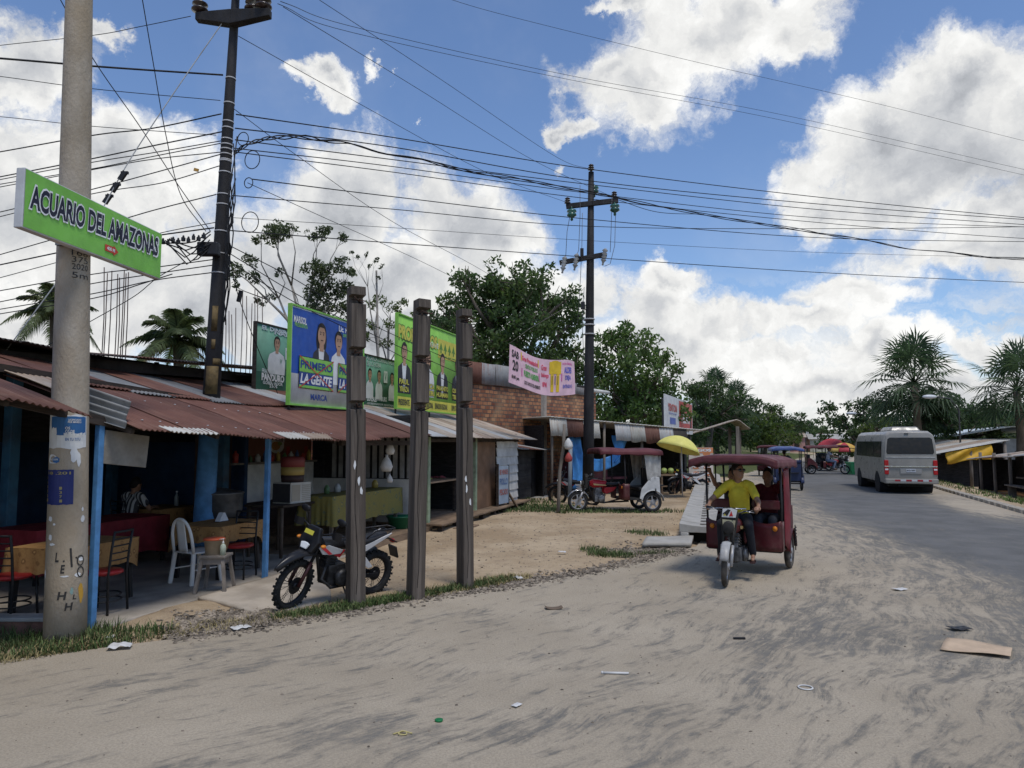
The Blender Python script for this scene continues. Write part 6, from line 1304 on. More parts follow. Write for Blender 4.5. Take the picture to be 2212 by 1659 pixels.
def person(name, label, J, cloth, loc, rz, hair_long=False, glasses=False, sandals=False, vox=.012, sleeve=.55, headyaw=0.0, shorts=None, headpitch=0.0, group=None):
    """J: hips, chest, neck, head, shoulders sh[2], elbows el[2], wrists wr[2], hand directions hd[2], hips hp[2], knees kn[2], ankles an[2], toes to[2]"""
    th = thing(name, label, 'person', loc, rz, group); th.scale = (1, .93, 1); b = MB(); hx = Vector(J['head'])
    capsule(b, J['hips'], J['chest'], .135, .150, 14, .70, (0, 1, 0)); capsule(b, J['chest'], lerp(J['chest'], J['neck'], .7), .155, .085, 14, .65, (0, 1, 0)); capsule(b, J['neck'], hx - Vector((0, 0, .06)), .055, .052)
    Hm = Matrix.Rotation(headyaw, 3, 'Z') @ Matrix.Rotation(headpitch, 3, 'Y'); f = lambda *v: hx + Hm @ Vector(v)
    b.ell(hx, (.096, .078, .118), 18, 14, rot=Hm); b.ell(f(.028, 0, -.062), (.066, .060, .062), 14, 10, rot=Hm); capsule(b, f(.088, 0, .01), f(.112, 0, -.028), .012, .019, 10); capsule(b, f(.086, -.022, -.066), f(.086, .022, -.066), .010, .010, 8)
    for y in (-1, 1): b.ell(f(-.008, y * .080, -.008), (.026, .012, .036), 10, 8, rot=Hm)
    for k, y in ((0, -1), (1, 1)):
        capsule(b, J['sh'][k], J['el'][k], .052, .041); capsule(b, J['el'][k], J['wr'][k], .041, .027); hand(b, Vector(J['wr'][k]), J['hd'][k], y)
        capsule(b, J['hp'][k], J['kn'][k], .088, .060); capsule(b, J['kn'][k], J['an'][k], .060, .036); capsule(b, J['an'][k], J['to'][k], .036, .028, 10, .9)
    soft(b, 'body', skin_m, th, vox if vox < .01 else .009, 3)
    sm_, tm_ = cloth; b = MB()
    capsule(b, J['hips'], J['chest'], .150, .166, 14, .72, (0, 1, 0)); capsule(b, J['chest'], lerp(J['chest'], J['neck'], .62), .172, .100, 14, .66, (0, 1, 0))
    for k in (0, 1): capsule(b, lerp(J['sh'][k], J['neck'], .35), J['sh'][k], .075, .072); capsule(b, J['sh'][k], lerp(J['sh'][k], J['el'][k], sleeve), .070, .066)
    soft(b, 'shirt', sm_, th, vox, 3); b = MB()
    capsule(b, J['hips'], lerp(J['hips'], J['chest'], .25), .158, .145, 14, .78, (0, 1, 0))
    for k in (0, 1): capsule(b, J['hp'][k], J['kn'][k], .102, .073); e = shorts if shorts is not None else .93; 
    for k in (0, 1):
        if e > 0: capsule(b, J['kn'][k], lerp(J['kn'][k], J['an'][k], e), .073, .056)
    soft(b, 'trousers', tm_, th, vox, 3); b = MB()
    b.ell(f(-.012, 0, .030), (.101, .086, .106), 18, 12, rot=Hm)
    if hair_long: b.ell(f(-.055, 0, -.06), (.070, .085, .14), 14, 10, rot=Hm)
    else: b.ell(f(-.038, 0, -.012), (.078, .080, .085), 14, 10, rot=Hm)
    # hair must clear the face: shift it backwards
    b.v = [tuple(Vector(v) - Hm @ Vector((.018, 0, -.012))) for v in b.v]; soft(b, 'hair', hair_m, th, .009, 2)
    if glasses:
        b = MB()
        for y in (-1, 1): b.ell(f(.088, y * .036, .022), (.016, .033, .024), 12, 8, rot=Hm); b.tube([f(.080, y * .066, .028), f(.0, y * .084, .022)], .005, 6)
        b.tube([f(.098, -.02, .03), f(.098, .02, .03)], .005, 6); b.build('sunglasses', flat('sunglass_black', (.008, .008, .009), .12, spec=.8), th)
    if sandals:
        for k in (0, 1):
            b = MB(); d = (Vector(J['to'][k]) - Vector(J['an'][k])); d.z = 0; d.normalize(); a_ = Vector(J['an'][k]) - d * .06; z = Vector(J['to'][k]).z - .034
            b.tube([(a_.x, a_.y, z), (a_.x + d.x * .12, a_.y + d.y * .12, z), (a_.x + d.x * .27, a_.y + d.y * .27, z)], [.038, .042, .045], 10, flat=.30); q = Vector(J['to'][k]) - d * .03; s_ = Vector((-d.y, d.x, 0)); b.tube([q - s_ * .045 + Vector((0, 0, -.03)), q + Vector((0, 0, .035)), q + s_ * .045 + Vector((0, 0, -.03))], .011, 6); b.build('sandal', sand_m, th)
    return th

# ---- three-wheeled motor taxi
canv_m = M('maroon_canopy', (.098, .022, .026), .6, .3, 2.5, bump=.5, bscale=5, dirt=.4, dcol=(.14, .06, .058)); mar_m = M('maroon_panel', (.080, .012, .016), .42, .25, 3, dirt=.45, dcol=(.15, .10, .075), dscale=2.2); steel_b = flat('black_tube', (.018, .016, .016), .45); white_m = M('white_panel', (.50, .50, .48), .5, .15, 3, dirt=.3); curt_m = M('grey_curtain', (.36, .35, .32), .6, .2, 5, bump=.8, bscale=7); red_t = flat('tank_red', (.36, .018, .026), .28); dust_b = M('dusty_black', (.024, .022, .02), .7, .3, 4); indig = M('navy_canopy', (.045, .075, .20), .5, .2, 2.5); indig_p = flat('navy_panel', (.02, .03, .075), .45)
def mototaxi(label, canopy, panel, rear, tank, curtain=False, alloy_rim=True, steer=0.0, loc=(0, 0, 0), rz=0.0, tyre=rub, fend=chrome, group=None, sidecloth=None):
    th = thing('motor_taxi', label, 'motor taxi', loc, rz, group); th.scale = (1, .90, 1)
    hc = Vector((1.08, 0, .285)); ax = Vector((-.42, 0, .91)).normalized(); sp = Vector((.80, 0, .85)); S_ = steer_m(sp, ax, steer)
    wheel(th, hc, .285, .085, 'front_wheel', S_, False, not alloy_rim, tyre)
    for y in (-1, 1): wheel(th, (-.95, y * .58, .28), .28, .10, 'rear_wheel', None, False, not alloy_rim, tyre)
    b = MB()
    for y in (-.075, .075): b.tube([hc + Vector((0, y, 0)), hc + Vector((-.13, y, .27))], .028, 10); b.tube([hc + Vector((-.13, y, .27)), hc + Vector((-.26, y, .60))], .02, 10, 1)
    b.bar(hc + Vector((-.24, -.11, .55)), hc + Vector((-.24, .11, .55)), .05, .05, 1); b.xf(S_); b.build('fork', [alloy, dust_b], th)
    b = arc_fender(hc, .285, .13, R(20), R(165), .035); b.xf(S_); b.build('front_fender', fend, th, solid=.008)
    b = MB(); b.lathe([(.0, .0), (.085, .01), (.09, .06), (.06, .12)], 16, (.93, 0, .80), 'X'); b.v = [tuple(Vector((2 * .93 - v[0] + .06, v[1], v[2]))) for v in b.v]; b.prism([(-.10, .66), (.10, .66), (.135, .98), (.09, 1.07), (-.09, 1.07), (-.135, .98)], .80, .88, plane='YZ'); b.xf(S_); b.build('headlight_mask', dust_b, th, bevel=.012)
    b = MB(); b.lathe([(.0, .02), (.05, .018), (.078, .0)], 16, (.985, 0, .80), 'X'); b.xf(S_); b.build('headlight', lens, th)
    b = MB(); b.tube([(.66, -.36, 1.03), (.70, -.24, 1.03), (.76, -.10, .98), (.76, .10, .98), (.70, .24, 1.03), (.66, .36, 1.03)], .012, 8); b.tube([(.70, -.24, 1.03), (.71, .24, 1.06)], .010, 8, 1)
    for y in (-1, 1): b.tube([(.69, y * .26, 1.03), (.655, y * .38, 1.03)], .02, 8); b.tube([(.73, y * .20, 1.03), (.74, y * .36, 1.02)], .006, 6, 1)
    b.tube([(.76, -.08, .98), (.88, -.10, .90), (.8, -.05, .7)], .008, 6); b.tube([(.76, .08, .98), (.90, .06, .92), (.8, .03, .7)], .008, 6); b.xf(S_); b.build('handlebar', [blackp, chrome], th)
    b = MB(); n = 14
    b.grid(lambda u, v: (.74 - .50 * u, math.sin(v * 6.283) * (.135 - .055 * u ** 2) * min(1, .35 + 3.2 * u + .0) , .80 + .125 * math.cos(v * 6.283) * min(1, .45 + 2.6 * u) * (1 - .35 * u * u) - .02 * u), n, 18); b.build('fuel_tank', tank, th)
    b = MB()
    for y in (-1, 1): b.prism([(.66, .80), (.30, .76), (.26, .73), (.64, .75)], y * .128, y * .137)
    b.build('tank_stripe', flat('stripe_gold', (.50, .36, .16), .4), th)
    b = MB()
    for y in (-1, 1): b.prism([(.32, .68), (-.04, .70), (.06, .58), (.26, .50), (.34, .56)], y * .10, y * .125)
    b.build('side_cover', tank, th, bevel=.006)
    b = MB(); b.grid(lambda u, v: (.27 - .42 * u, (v - .5) * .24, .775 + .03 * (1 - (2 * v - 1) ** 2) - .02 * math.sin(u * 3.1)), 10, 6); b.build('rider_seat', seat_m, th, solid=.06)
    b = MB(); b.box((.46, 0, .38), (.30, .24, .20)); b.box((.52, 0, .56), (.14, .15, .22), Matrix.Rotation(R(-18), 3, 'Y')); b.lathe([(.10, -.02), (.10, .02), (.07, .04), (0, .045)], 16, (.42, .15, .37), 'Y'); b.lathe([(.10, -.02), (.10, .02), (.07, .04), (0, .045)], 16, (.42, -.19, .37), 'Y')
    for z in (.50, .54, .58, .62): b.box((.52, 0, z), (.18, .20, .012), Matrix.Rotation(R(-18), 3, 'Y'))
    b.build('engine', engine_m, th, bevel=.012)
    b = MB(); b.tube([(.80, 0, .88), (.72, 0, .60), (.62, 0, .28), (.30, 0, .24), (-.1, 0, .33), (-.25, 0, .36)], .022, 8); b.tube([(.78, 0, .84), (.3, 0, .70), (-.12, 0, .70), (-.2, 0, .40)], .02, 8); b.tube([(.42, -.26, .28), (.42, .26, .28)], .014, 8); b.tube([(.50, -.10, .50), (.60, -.13, .30), (.3, -.16, .24), (-.5, -.2, .26)], .025, 8)
    for y in (-.3, .3): b.tube([(-.12, y, .36), (-1.15, y, .36)], .022, 8)
    b.tube([(-.12, -.60, .36), (-.12, .60, .36)], .024, 8); b.tube([(-.95, -.60, .28), (-.95, .60, .28)], .024, 8); b.tube([(-1.18, -.56, .36), (-1.18, .56, .36)], .022, 8); b.tube([(-.55, -.60, .36), (-.55, .60, .36)], .02, 8); b.tube([(-.12, -.6, .36), (-1.18, -.56, .36)], .02, 8); b.tube([(-.12, .6, .36), (-1.18, .56, .36)], .02, 8)
    b.build('chassis', steel_b, th)
    b = MB()
    for y in (-1, 1):
        b.tube([(-.14, y * .60, .36), (-.14, y * .62, 1.0), (-.12, y * .62, 1.66)], .019, 8); b.tube([(-1.15, y * .56, .36), (-1.18, y * .58, 1.1), (-1.16, y * .60, 1.66)], .019, 8); b.tube([(-.12, y * .62, 1.66), (-1.16, y * .60, 1.66)], .016, 8); b.tube([(-.12, y * .62, 1.64), (.50, y * .60, 1.69)], .016, 8); b.tube([(-.66, y * .6, 1.0), (-.66, y * .61, 1.66)], .013, 8)
    b.tube([(-.12, -.62, 1.66), (-.12, .62, 1.66)], .016, 8); b.tube([(-1.16, -.6, 1.66), (-1.16, .6, 1.66)], .016, 8); b.tube([(.50, -.6, 1.69), (.50, .6, 1.69)], .016, 8); b.build('roof_frame', steel_b, th)
    b = MB()
    def roof(u, v):
        x = -1.24 + 1.84 * u; y = (v - .5) * 1.40; e = 1 - (2 * v - 1) ** 4
        z = 1.70 + .085 * e * (.75 + .25 * math.sin(u * 3.1)) + .018 * math.sin(u * 9.5) * e + .03 * u
        return (x, y, z)
    b.grid(roof, 26, 20)
    def skirt(u, v):
        k = u * 4; i = min(3, int(k)); f = k - i
        uu, vv = [(f, 0), (1, f), (1 - f, 1), (0, 1 - f)][i]; x, y, z = roof(uu, vv)
        return (x + (.012 * v * (1 if uu > .99 else -1 if uu < .01 else 0)), y * (1 + .012 * v), z - (.105 + .012 * math.sin(u * 80)) * v)
    b.grid(skirt, 88, 3); b.build('canopy', canopy, th, solid=.008)
    for y in (-1, 1): b = MB(); b.grid(lambda u, v: (-.10 + .02 * math.sin(u * 3.1), y * (.14 + .48 * u), .36 + (.46 - .05 * u * (1 - u) * 4) * v), 10, 6); b.grid(lambda u, v: (-.10 - .16 * u, y * .625, .36 + .44 * v), 4, 4); b.build('front_panel', panel, th, solid=.02)
    for y in (-1, 1): b = MB(); b.lathe([(.0, .02), (.035, .016), (.042, 0)], 14, (-.072, y * .52, .70), 'X'); b.build('indicator', amber, th)
    b = MB(); b.bx(-1.15, -.12, -.58, .58, .375, .40); b.build('floor_plate', dust_b, th)
    b = MB(); b.bx(-1.10, -.58, -.54, .54, .60, .70); b.bx(-1.12, -1.0, -.54, .54, .70, 1.22); b.bx(-1.08, -.62, -.52, .52, .40, .60); b.build('passenger_seat', seat_m, th, bevel=.03)
    for y in (-1, 1):
        b = MB(); b.prism([(-1.18, .46), (-1.16, .98), (-.98, 1.00), (-.80, .86), (-.62, .66), (-.56, .38), (-.66, .36), (-.72, .52), (-.86, .61), (-1.02, .60), (-1.12, .50)], y * .60, y * .625)
        b.build('rear_side_panel', rear, th, bevel=.01)
    for y in (-1, 1): b = arc_fender((-.95, y * .59, .28), .28, .15, R(5), R(175), .05); b.build('rear_fender', rear, th, solid=.01)
    b = MB(); b.bx(-1.19, -1.165, -.56, .56, .40, 1.10); b.build('rear_panel', rear, th); b = MB(); b.bx(-1.36, -1.2, -.45, .45, .72, .75); b.build('luggage_rack', steel_b, th)
    if curtain:
        for y in (-1, 1): b = MB(); b.grid(lambda u, v: (-1.20 + .50 * u * (.78 + .22 * v) + .0 * v, y * (.612 + .014 * math.sin(u * 17 + v * 3)), .98 - .12 * u + (.70 + .12 * u) * v), 22, 12); b.build('side_curtain', curt_m, th, solid=.004)
        b = MB(); b.grid(lambda u, v: (-1.19, -.58 + 1.16 * u, 1.1 + .56 * v), 6, 4); b.build('rear_curtain', curt_m, th, solid=.004)
    else:
        b = MB(); b.grid(lambda u, v: (-1.18, -.58 + 1.16 * u, 1.12 + .14 * v), 4, 2); b.build('rear_rail', panel, th, solid=.01)
        for y in (-1, 1): b = MB(); b.box((-.145, y * .39, 1.05), (.05, .42, .14)); b.build('padded_rail', panel, th, bevel=.02)
    if sidecloth is not None:
        b = MB(); b.grid(lambda u, v: (-.30 - .5 * u, .635 + .05 * math.sin(v * 3.1) * math.sin(u * 3.1), .45 + 1.15 * v - .2 * u * (1 - v)), 8, 12); b.build('side_cloth', sidecloth, th, solid=.006)
    b = MB()
    for y in (-1, 1):
        zs = [.34 + .012 * i for i in range(27)]; b.tube([(-1.02 + .022 * math.cos(i * 1.57), y * .68 + .022 * math.sin(i * 1.57), z) for i, z in enumerate(zs)], .008, 5); b.tube([(-1.02, y * .68, .28), (-1.02, y * .68, .68)], .010, 6)
    b.build('shock_absorber', steel_b, th)
    return th

fr0, rm0 = G(1565, 1270), Vector((3.97, 12.1, 0)); hd = (fr0 - rm0); rz1 = math.atan2(hd.y, hd.x); ctr = rm0 + hd.normalized() * .95
fm = mototaxi('maroon three-wheeled motor taxi driven towards the viewer by a man in yellow', canv_m, mar_m, mar_m, flat('tank_dark', (.10, .02, .02), .35), steer=R(9), loc=ctr, rz=rz1, tyre=rub_d, fend=M('fender_white', (.40, .40, .385), .4, .2, 5, dirt=.4), sidecloth=M('red_side_cloth', (.17, .018, .026), .6))
bpy.data.objects.remove([c for c in kids(fm) if c.name.startswith('headlight') and 'mask' not in c.name][0])
# stickers and number shield of its mask
b = MB(); S_ = steer_m(Vector((.80, 0, .85)), Vector((-.42, 0, .91)).normalized(), R(9))
b.prism([(-.11, .0), (.10, .01), (.12, .12), (.03, .14), (-.10, .12)], .885, .892, 0, 'YZ'); b.prism([(.0, .02), (.06, .03), (.03, .10)], .893, .897, 1, 'YZ'); b.prism([(-.10, .05), (-.03, .02), (.02, .11), (-.02, .12)], .893, .897, 2, 'YZ'); b.prism([(-.09, .02), (-.04, .03), (-.07, .06)], .893, .897, 3, 'YZ'); b.v = [(v[0], v[1], v[2] + .93) for v in b.v]
b.xf(S_); b.build('mask_sticker', [flat('stk_white', (.62, .62, .60)), flat('stk_red', (.45, .03, .03)), flat('stk_black', (.02, .02, .02)), flat('stk_yellow', (.5, .42, .08))], fm)
b = MB(); b.prism([(-.085, .77), (.085, .77), (.10, .90), (-.10, .90)], .885, .895, plane='YZ'); b.xf(S_); b.build('cream_shield', flat('cream_plastic', (.42, .38, .24), .4), fm)
tee = M('yellow_tee', (.60, .48, .04), .9, .15, 4, bump=.9, bscale=9); jean = M('black_trousers', (.016, .017, .022), .85, .3, 5); 
J = dict(hips=(.08, 0, .86), chest=(.15, .0, 1.20), neck=(.17, 0, 1.41), head=(.21, .015, 1.56), sh=[(.16, -.185, 1.345), (.16, .185, 1.345)], el=[(.36, -.40, 1.13), (.33, .34, 1.12)], wr=[(.585, -.365, 1.085), (.60, .395, 1.075)], hd=[(.75, .12, -.12), (.75, -.10, -.10)],
         hp=[(.10, -.10, .85), (.10, .10, .85)], kn=[(.52, -.20, .80), (.50, .22, .78)], an=[(.40, -.23, .36), (.38, .25, .36)], to=[(.56, -.235, .31), (.54, .275, .31)])
def seat_in(veh, p, q, **k): return p
pr = person('person', 'man in a yellow t-shirt and sunglasses riding the maroon three-wheeler', J, (tee, jean), ctr, rz1, glasses=True, sandals=True, vox=.011, headyaw=R(52), sleeve=.62)
J2 = dict(hips=(-.72, .28, .78), chest=(-.78, .28, 1.10), neck=(-.78, .28, 1.30), head=(-.74, .28, 1.45), sh=[(-.77, .10, 1.25), (-.77, .46, 1.25)], el=[(-.55, .08, 1.02), (-.50, .56, 1.42)], wr=[(-.36, .14, .98), (-.22, .58, 1.60)], hd=[(.8, .2, -.3), (.6, .0, .6)],
          hp=[(-.70, .20, .78), (-.70, .38, .78)], kn=[(-.30, .20, .82), (-.30, .42, .80)], an=[(-.26, .22, .46), (-.24, .44, .46)], to=[(-.14, .22, .43), (-.12, .46, .43)])
person('person', 'long haired passenger in red seated inside the maroon three-wheeler', J2, (M('red_top', (.10, .012, .016), .85), M('dark_jeans', (.030, .034, .045), .85)), ctr, rz1, hair_long=True)
J3 = dict(hips=(-.72, -.27, .78), chest=(-.76, -.29, 1.10), neck=(-.76, -.30, 1.30), head=(-.72, -.30, 1.45), sh=[(-.75, -.47, 1.25), (-.75, -.12, 1.25)], el=[(-.50, -.55, 1.32), (-.52, -.12, 1.03)], wr=[(-.22, -.56, 1.52), (-.36, -.18, .96)], hd=[(.6, .0, .6), (.8, -.2, -.3)],
          hp=[(-.70, -.38, .78), (-.70, -.20, .78)], kn=[(-.30, -.42, .80), (-.30, -.20, .82)], an=[(-.24, -.44, .46), (-.26, -.22, .46)], to=[(-.12, -.46, .43), (-.14, -.22, .43)])
person('person', 'short haired passenger in black gripping the frame of the maroon three-wheeler', J3, (M('black_top', (.02, .02, .022), .85), M('brown_shorts', (.05, .035, .03), .85)), ctr, rz1, shorts=0.0)

f2, r2 = G(1243, 1108), Vector((3.86, 21.35, 0)); hd2 = f2 - r2; rz2_ = math.atan2(hd2.y, hd2.x)
pm_ = mototaxi('parked red three-wheeler with grey side curtain and white rear panels on the dirt yard', canv_m, mar_m, white_m, red_t, curtain=True, steer=R(-6), loc=r2 + hd2.normalized() * .95 + Vector((0, 0, .03)), rz=rz2_)
# small three-wheelers further up the road
mototaxi('navy roofed three-wheeler half hidden behind the maroon one', indig, indig_p, indig_p, indig_p, loc=(11.75, 31.6, 0), rz=R(75))
mototaxi('distant maroon three-wheeler crossing the road to the right with a pale rider', canv_m, mar_m, mar_m, red_t, loc=(19.75, 46.2, 0), rz=R(-14), alloy_rim=False)
mototaxi('distant dark three-wheeler just behind the crossing maroon one', M('dusk_canopy', (.11, .03, .035), .6), dust_b, dust_b, dust_b, loc=(22.2, 50.4, 0), rz=R(-60), alloy_rim=False)
mototaxi('farther red roofed three-wheeler mostly hidden by the maroon taxi roof', canv_m, mar_m, mar_m, red_t, loc=(15.0, 43.0, 0), rz=R(-108), alloy_rim=False)
Jr = {k: v for k, v in J.items()}
person('person', 'small distant rider in pale clothes on the crossing maroon three-wheeler', Jr, (M('pale_shirt', (.50, .50, .54), .85), M('pale_jeans', (.22, .26, .34), .85)), (19.75, 46.2, 0), R(-14), vox=.02)
person('person', 'small distant driver of the navy roofed three-wheeler', Jr, (M('grey_shirt', (.12, .12, .13), .85), jean), (11.75, 31.6, 0), R(75), vox=.02)
# diner inside the eating place
stripe = bpy.data.materials.new('striped_shirt'); stripe.use_nodes = True; sb = NB(stripe.node_tree); sxx = sb.n('ShaderNodeSeparateXYZ'); stripe.node_tree.links.new(sb.n('ShaderNodeTexCoord').outputs['Object'], sxx.inputs[0])
stripe.node_tree.links.new(sb.mix(sb.math('GREATER_THAN', sb.math('SINE', sb.math('MULTIPLY', sxx.outputs[1], 95)), 0), (.03, .03, .035), (.50, .50, .50)), stripe.node_tree.nodes['Principled BSDF'].inputs['Base Color'])
J4 = dict(hips=(0, 0, .50), chest=(.08, 0, .83), neck=(.12, 0, 1.03), head=(.17, 0, 1.17), sh=[(.11, -.18, .98), (.11, .18, .98)], el=[(.25, -.25, .76), (.25, .25, .76)], wr=[(.46, -.15, .78), (.46, .15, .78)], hd=[(.8, .3, 0), (.8, -.3, 0)], hp=[(0, -.1, .50), (0, .1, .50)], kn=[(.42, -.12, .50), (.42, .12, .50)], an=[(.40, -.12, .10), (.40, .12, .10)], to=[(.54, -.12, .05), (.54, .12, .05)])
pd_ = F(4.25, 3.75, FL); person('person', 'diner in a striped shirt seated at the back of the dark eating place', J4, (stripe, jean), pd_, FA, headpitch=R(25))
dch = copy_tree(rc, label='dark chair under the diner in the striped shirt', loc=pd_, rz=FA)

# ---- minibus
bus_p = M('bus_beige', (.275, .258, .225), .35, .10, 2, spec=.5, dirt=.4, dcol=(.19, .165, .13), dscale=1.1); bus_g = flat('bus_glass', (.012, .014, .020), .16, spec=.4)
def minibus():
    th = thing('minibus', 'beige grey minibus driving away along the far lane', 'bus'); Lb, Wb = 6.6, 2.05
    secs = []  # cross-sections along x: rear 0 .. front Lb
    def prof(x):
        e = min(1, (x + .05) / .35); f = min(1, (Lb - x) / .9); k = .90 + .10 * e ** .5; g = .80 + .20 * max(0, f) ** .6; hw = Wb / 2 * min(1, .965 + .035 * e) * (.93 + .07 * max(0, f) ** .5); top = 2.50 * 1.0 - .10 * (1 - e) ** 2 - .9 * (1 - max(0, f)) ** 1.6
        return [(-hw * .98, .42), (-hw, .80), (-hw, 1.30), (-hw * .965, 1.95), (-hw * .90, top - .16), (-hw * .74, top - .035), (0, top), (hw * .74, top - .035), (hw * .90, top - .16), (hw * .965, 1.95 if top > 2.1 else top - .2), (hw, 1.30), (hw, .80), (hw * .98, .42)]
    xs_ = [0, .04, .12, .25, .6, 1.5, 3, 4.5, 5.6, 6.0, 6.3, 6.5, 6.6]; b = MB(); vs = []
    for x in xs_: vs += [(x, y, z) for y, z in prof(x)]
    n = 13; fs = [(i * n + k, i * n + k + 1, (i + 1) * n + k + 1, (i + 1) * n + k) for i in range(len(xs_) - 1) for k in range(n - 1)] + [tuple(range(n)), tuple((len(xs_) - 1) * n + k for k in reversed(range(n)))] + [(i * n, (i + 1) * n, (i + 1) * n + n - 1, i * n + n - 1) for i in range(len(xs_) - 1)]
    b.add(vs, fs, 0, True); b.build('body', bus_p, th, bevel=.03)
    b = MB(); b.prism([(-.86, 1.56), (.86, 1.56), (.90, 1.64), (.84, 2.14), (.76, 2.21), (-.76, 2.21), (-.84, 2.14), (-.90, 1.64)], -.012, .03, plane='YZ'); b.build('rear_window', bus_g, th, bevel=.01)
    for y in (-1, 1):
        for x0, x1 in ((.42, 1.75), (1.83, 3.15), (3.23, 4.5), (4.58, 5.6)):
            b = MB(); b.add([(x0, y * 1.024, 1.42), (x1, y * 1.024, 1.42), (x1, y * .992, 2.06), (x0, y * .992, 2.06)], [(0, 1, 2, 3)]); b.build('side_window', bus_g, th, solid=.015)
    for y in (-1, 1):
        b = MB(); b.bx(-.035, .10, y * .915 - .08, y * .915 + .08, .76, 1.32); b.build('tail_lamp', redl, th, bevel=.02)
        b = MB(); b.bx(-.037, -.03, y * .915 - .06, y * .915 + .06, .93, .99); b.build('reverse_lamp', lens, th)
    b = MB(); b.bx(-.045, -.015, -.99, .99, 1.055, 1.10); b.build('chrome_strip', chrome, th); b = MB(); b.bx(-.03, -.014, -.40, .40, .80, 1.0); b.build('plate_recess', flat('bus_recess', (.30, .29, .27), .5), th)
    b = MB(); b.bx(-.040, -.032, -.17, .17, .86, .98); b.build('number_plate', flat('plate_white', (.55, .56, .58)), th); a = Art(.002, .002); a.text('B7J-285', -.15, .885, .07, 0, 1, w=.30); a.warp(lambda v: Vector((-.042 + v.y, -v.x, v.z))); a.mb.build('plate_lettering', ink('print_suit', 0), th, normals=False)
    b = MB(); b.bx(-.10, .30, -1.0, 1.0, .40, .60); b.build('bumper', bus_p, th, bevel=.04)
    b = MB()
    for i in range(7): b.bx(-.106, -.101, -.74 + i * .21, -.74 + i * .21 + .11, .50, .565, i % 2)
    for i in range(6): b.bx(-.106, -.101, -.62 + i * .21, -.62 + i * .21 + .085, .50, .565, 1 if i % 2 == 0 else 0)
    b.build('reflector_strip', [flat('refl_red', (.36, .02, .03)), flat('refl_white', (.55, .55, .55))], th)
    b = MB(); b.bx(-.014, .01, -.93, .93, 1.42, 1.455); b.build('tailgate_crease', M('crease_light', (.45, .44, .41), .3), th)
    b = MB(); b.box((1.55, 0, 2.56), (1.9, 1.2, .18), taper=(.86, .82)); b.build('roof_cooling_unit', bus_p, th, bevel=.05); b = MB(); b.box((-.0, .12, 2.36), (.05, .16, .03)); b.build('camera_housing', blackp, th)
    for x in (1.25, 5.1):
        for y in (-1, 1):
            b = MB(); b.torus((x, y * .86, .37), (0, 1, 0), .27, .10, 30, 10, flat=1.1); w_ = b.build('wheel', rub, th); b = MB(); b.lathe([(.0, 0), (.19, 0), (.21, .03)], 18, (x, y * .93, .37), 'Y'); b.build('hub', alloy, w_)
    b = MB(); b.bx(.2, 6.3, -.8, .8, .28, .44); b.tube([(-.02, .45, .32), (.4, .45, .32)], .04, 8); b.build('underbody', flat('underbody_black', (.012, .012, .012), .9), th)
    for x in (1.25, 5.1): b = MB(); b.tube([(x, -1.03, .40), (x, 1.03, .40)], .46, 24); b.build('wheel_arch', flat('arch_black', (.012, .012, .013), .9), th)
    b = MB(); b.tube([(5.9, 1.0, 1.7), (6.1, 1.22, 1.75)], .02, 6); b.box((6.1, 1.24, 1.62), (.08, .05, .30)); b.build('wing_mirror', blackp, th, bevel=.02); return th
bus = minibus(); bus.location = (15.4, 28.4, 0); bus.scale = (1, .93, .985); bus.rotation_euler = (0, 0, R(74.5))
# ================================================================ trees, palms and the far roadside
def leaf_mat(name, a, b_):
    m = M(name, a, .62, .2, .35, col2=b_, rndisl=.42, spec=.35, lo=.3, hi=.7); nt = m.node_tree; bs = nt.nodes['Principled BSDF']; tr = nt.nodes.new('ShaderNodeBsdfTranslucent'); mx = nt.nodes.new('ShaderNodeMixShader'); h = nt.nodes.new('ShaderNodeHueSaturation'); h.inputs['Value'].default_value = 2.1; h.inputs['Saturation'].default_value = 1.1; mx.inputs[0].default_value = .38
    src = bs.inputs['Base Color'].links[0].from_socket; nt.links.new(src, h.inputs['Color']); nt.links.new(h.outputs[0], tr.inputs['Color']); nt.links.new(bs.outputs[0], mx.inputs[1]); nt.links.new(tr.outputs[0], mx.inputs[2]); nt.links.new(mx.outputs[0], nt.nodes['Material Output'].inputs[0]); return m
lf_mango = leaf_mat('mango_leaf', (.042, .078, .026), (.095, .135, .045)); lf_dark = leaf_mat('dark_leaf', (.030, .056, .020), (.065, .098, .034)); lf_light = leaf_mat('light_leaf', (.060, .092, .022), (.10, .13, .035)); lf_sparse = leaf_mat('sparse_leaf', (.045, .062, .030), (.075, .095, .04)); lf_palm = leaf_mat('palm_leaf', (.06, .09, .035), (.12, .14, .06)); lf_fan = leaf_mat('fan_palm_leaf', (.032, .058, .028), (.065, .095, .045)); lf_dead = leaf_mat('dead_frond', (.16, .12, .045), (.22, .19, .06)); lf_far = leaf_mat('far_leaf', (.05, .078, .04), (.095, .12, .06))
bark = M('bark', (.13, .105, .08), .95, .3, 4, bump=.6, stretch=(1, 1, .3)); bark_p = M('pale_bark', (.26, .235, .20), .9, .2, 4, bump=.4)
def mesh_np(name, V, Fq, mat, parent=None, **tags):
    me = bpy.data.meshes.new(name); me.vertices.add(len(V)); me.vertices.foreach_set('co', V.astype(np.float32).ravel()); k = Fq.shape[1]
    me.loops.add(Fq.size); me.loops.foreach_set('vertex_index', Fq.astype(np.int32).ravel()); me.polygons.add(len(Fq)); me.polygons.foreach_set('loop_start', np.arange(len(Fq)) * k); me.polygons.foreach_set('loop_total', np.full(len(Fq), k)); me.update(); me.validate(); me.materials.append(mat)
    o = bpy.data.objects.new(name, me); C.objects.link(o)
    if parent: o.parent = parent
    return tag(o, **tags)
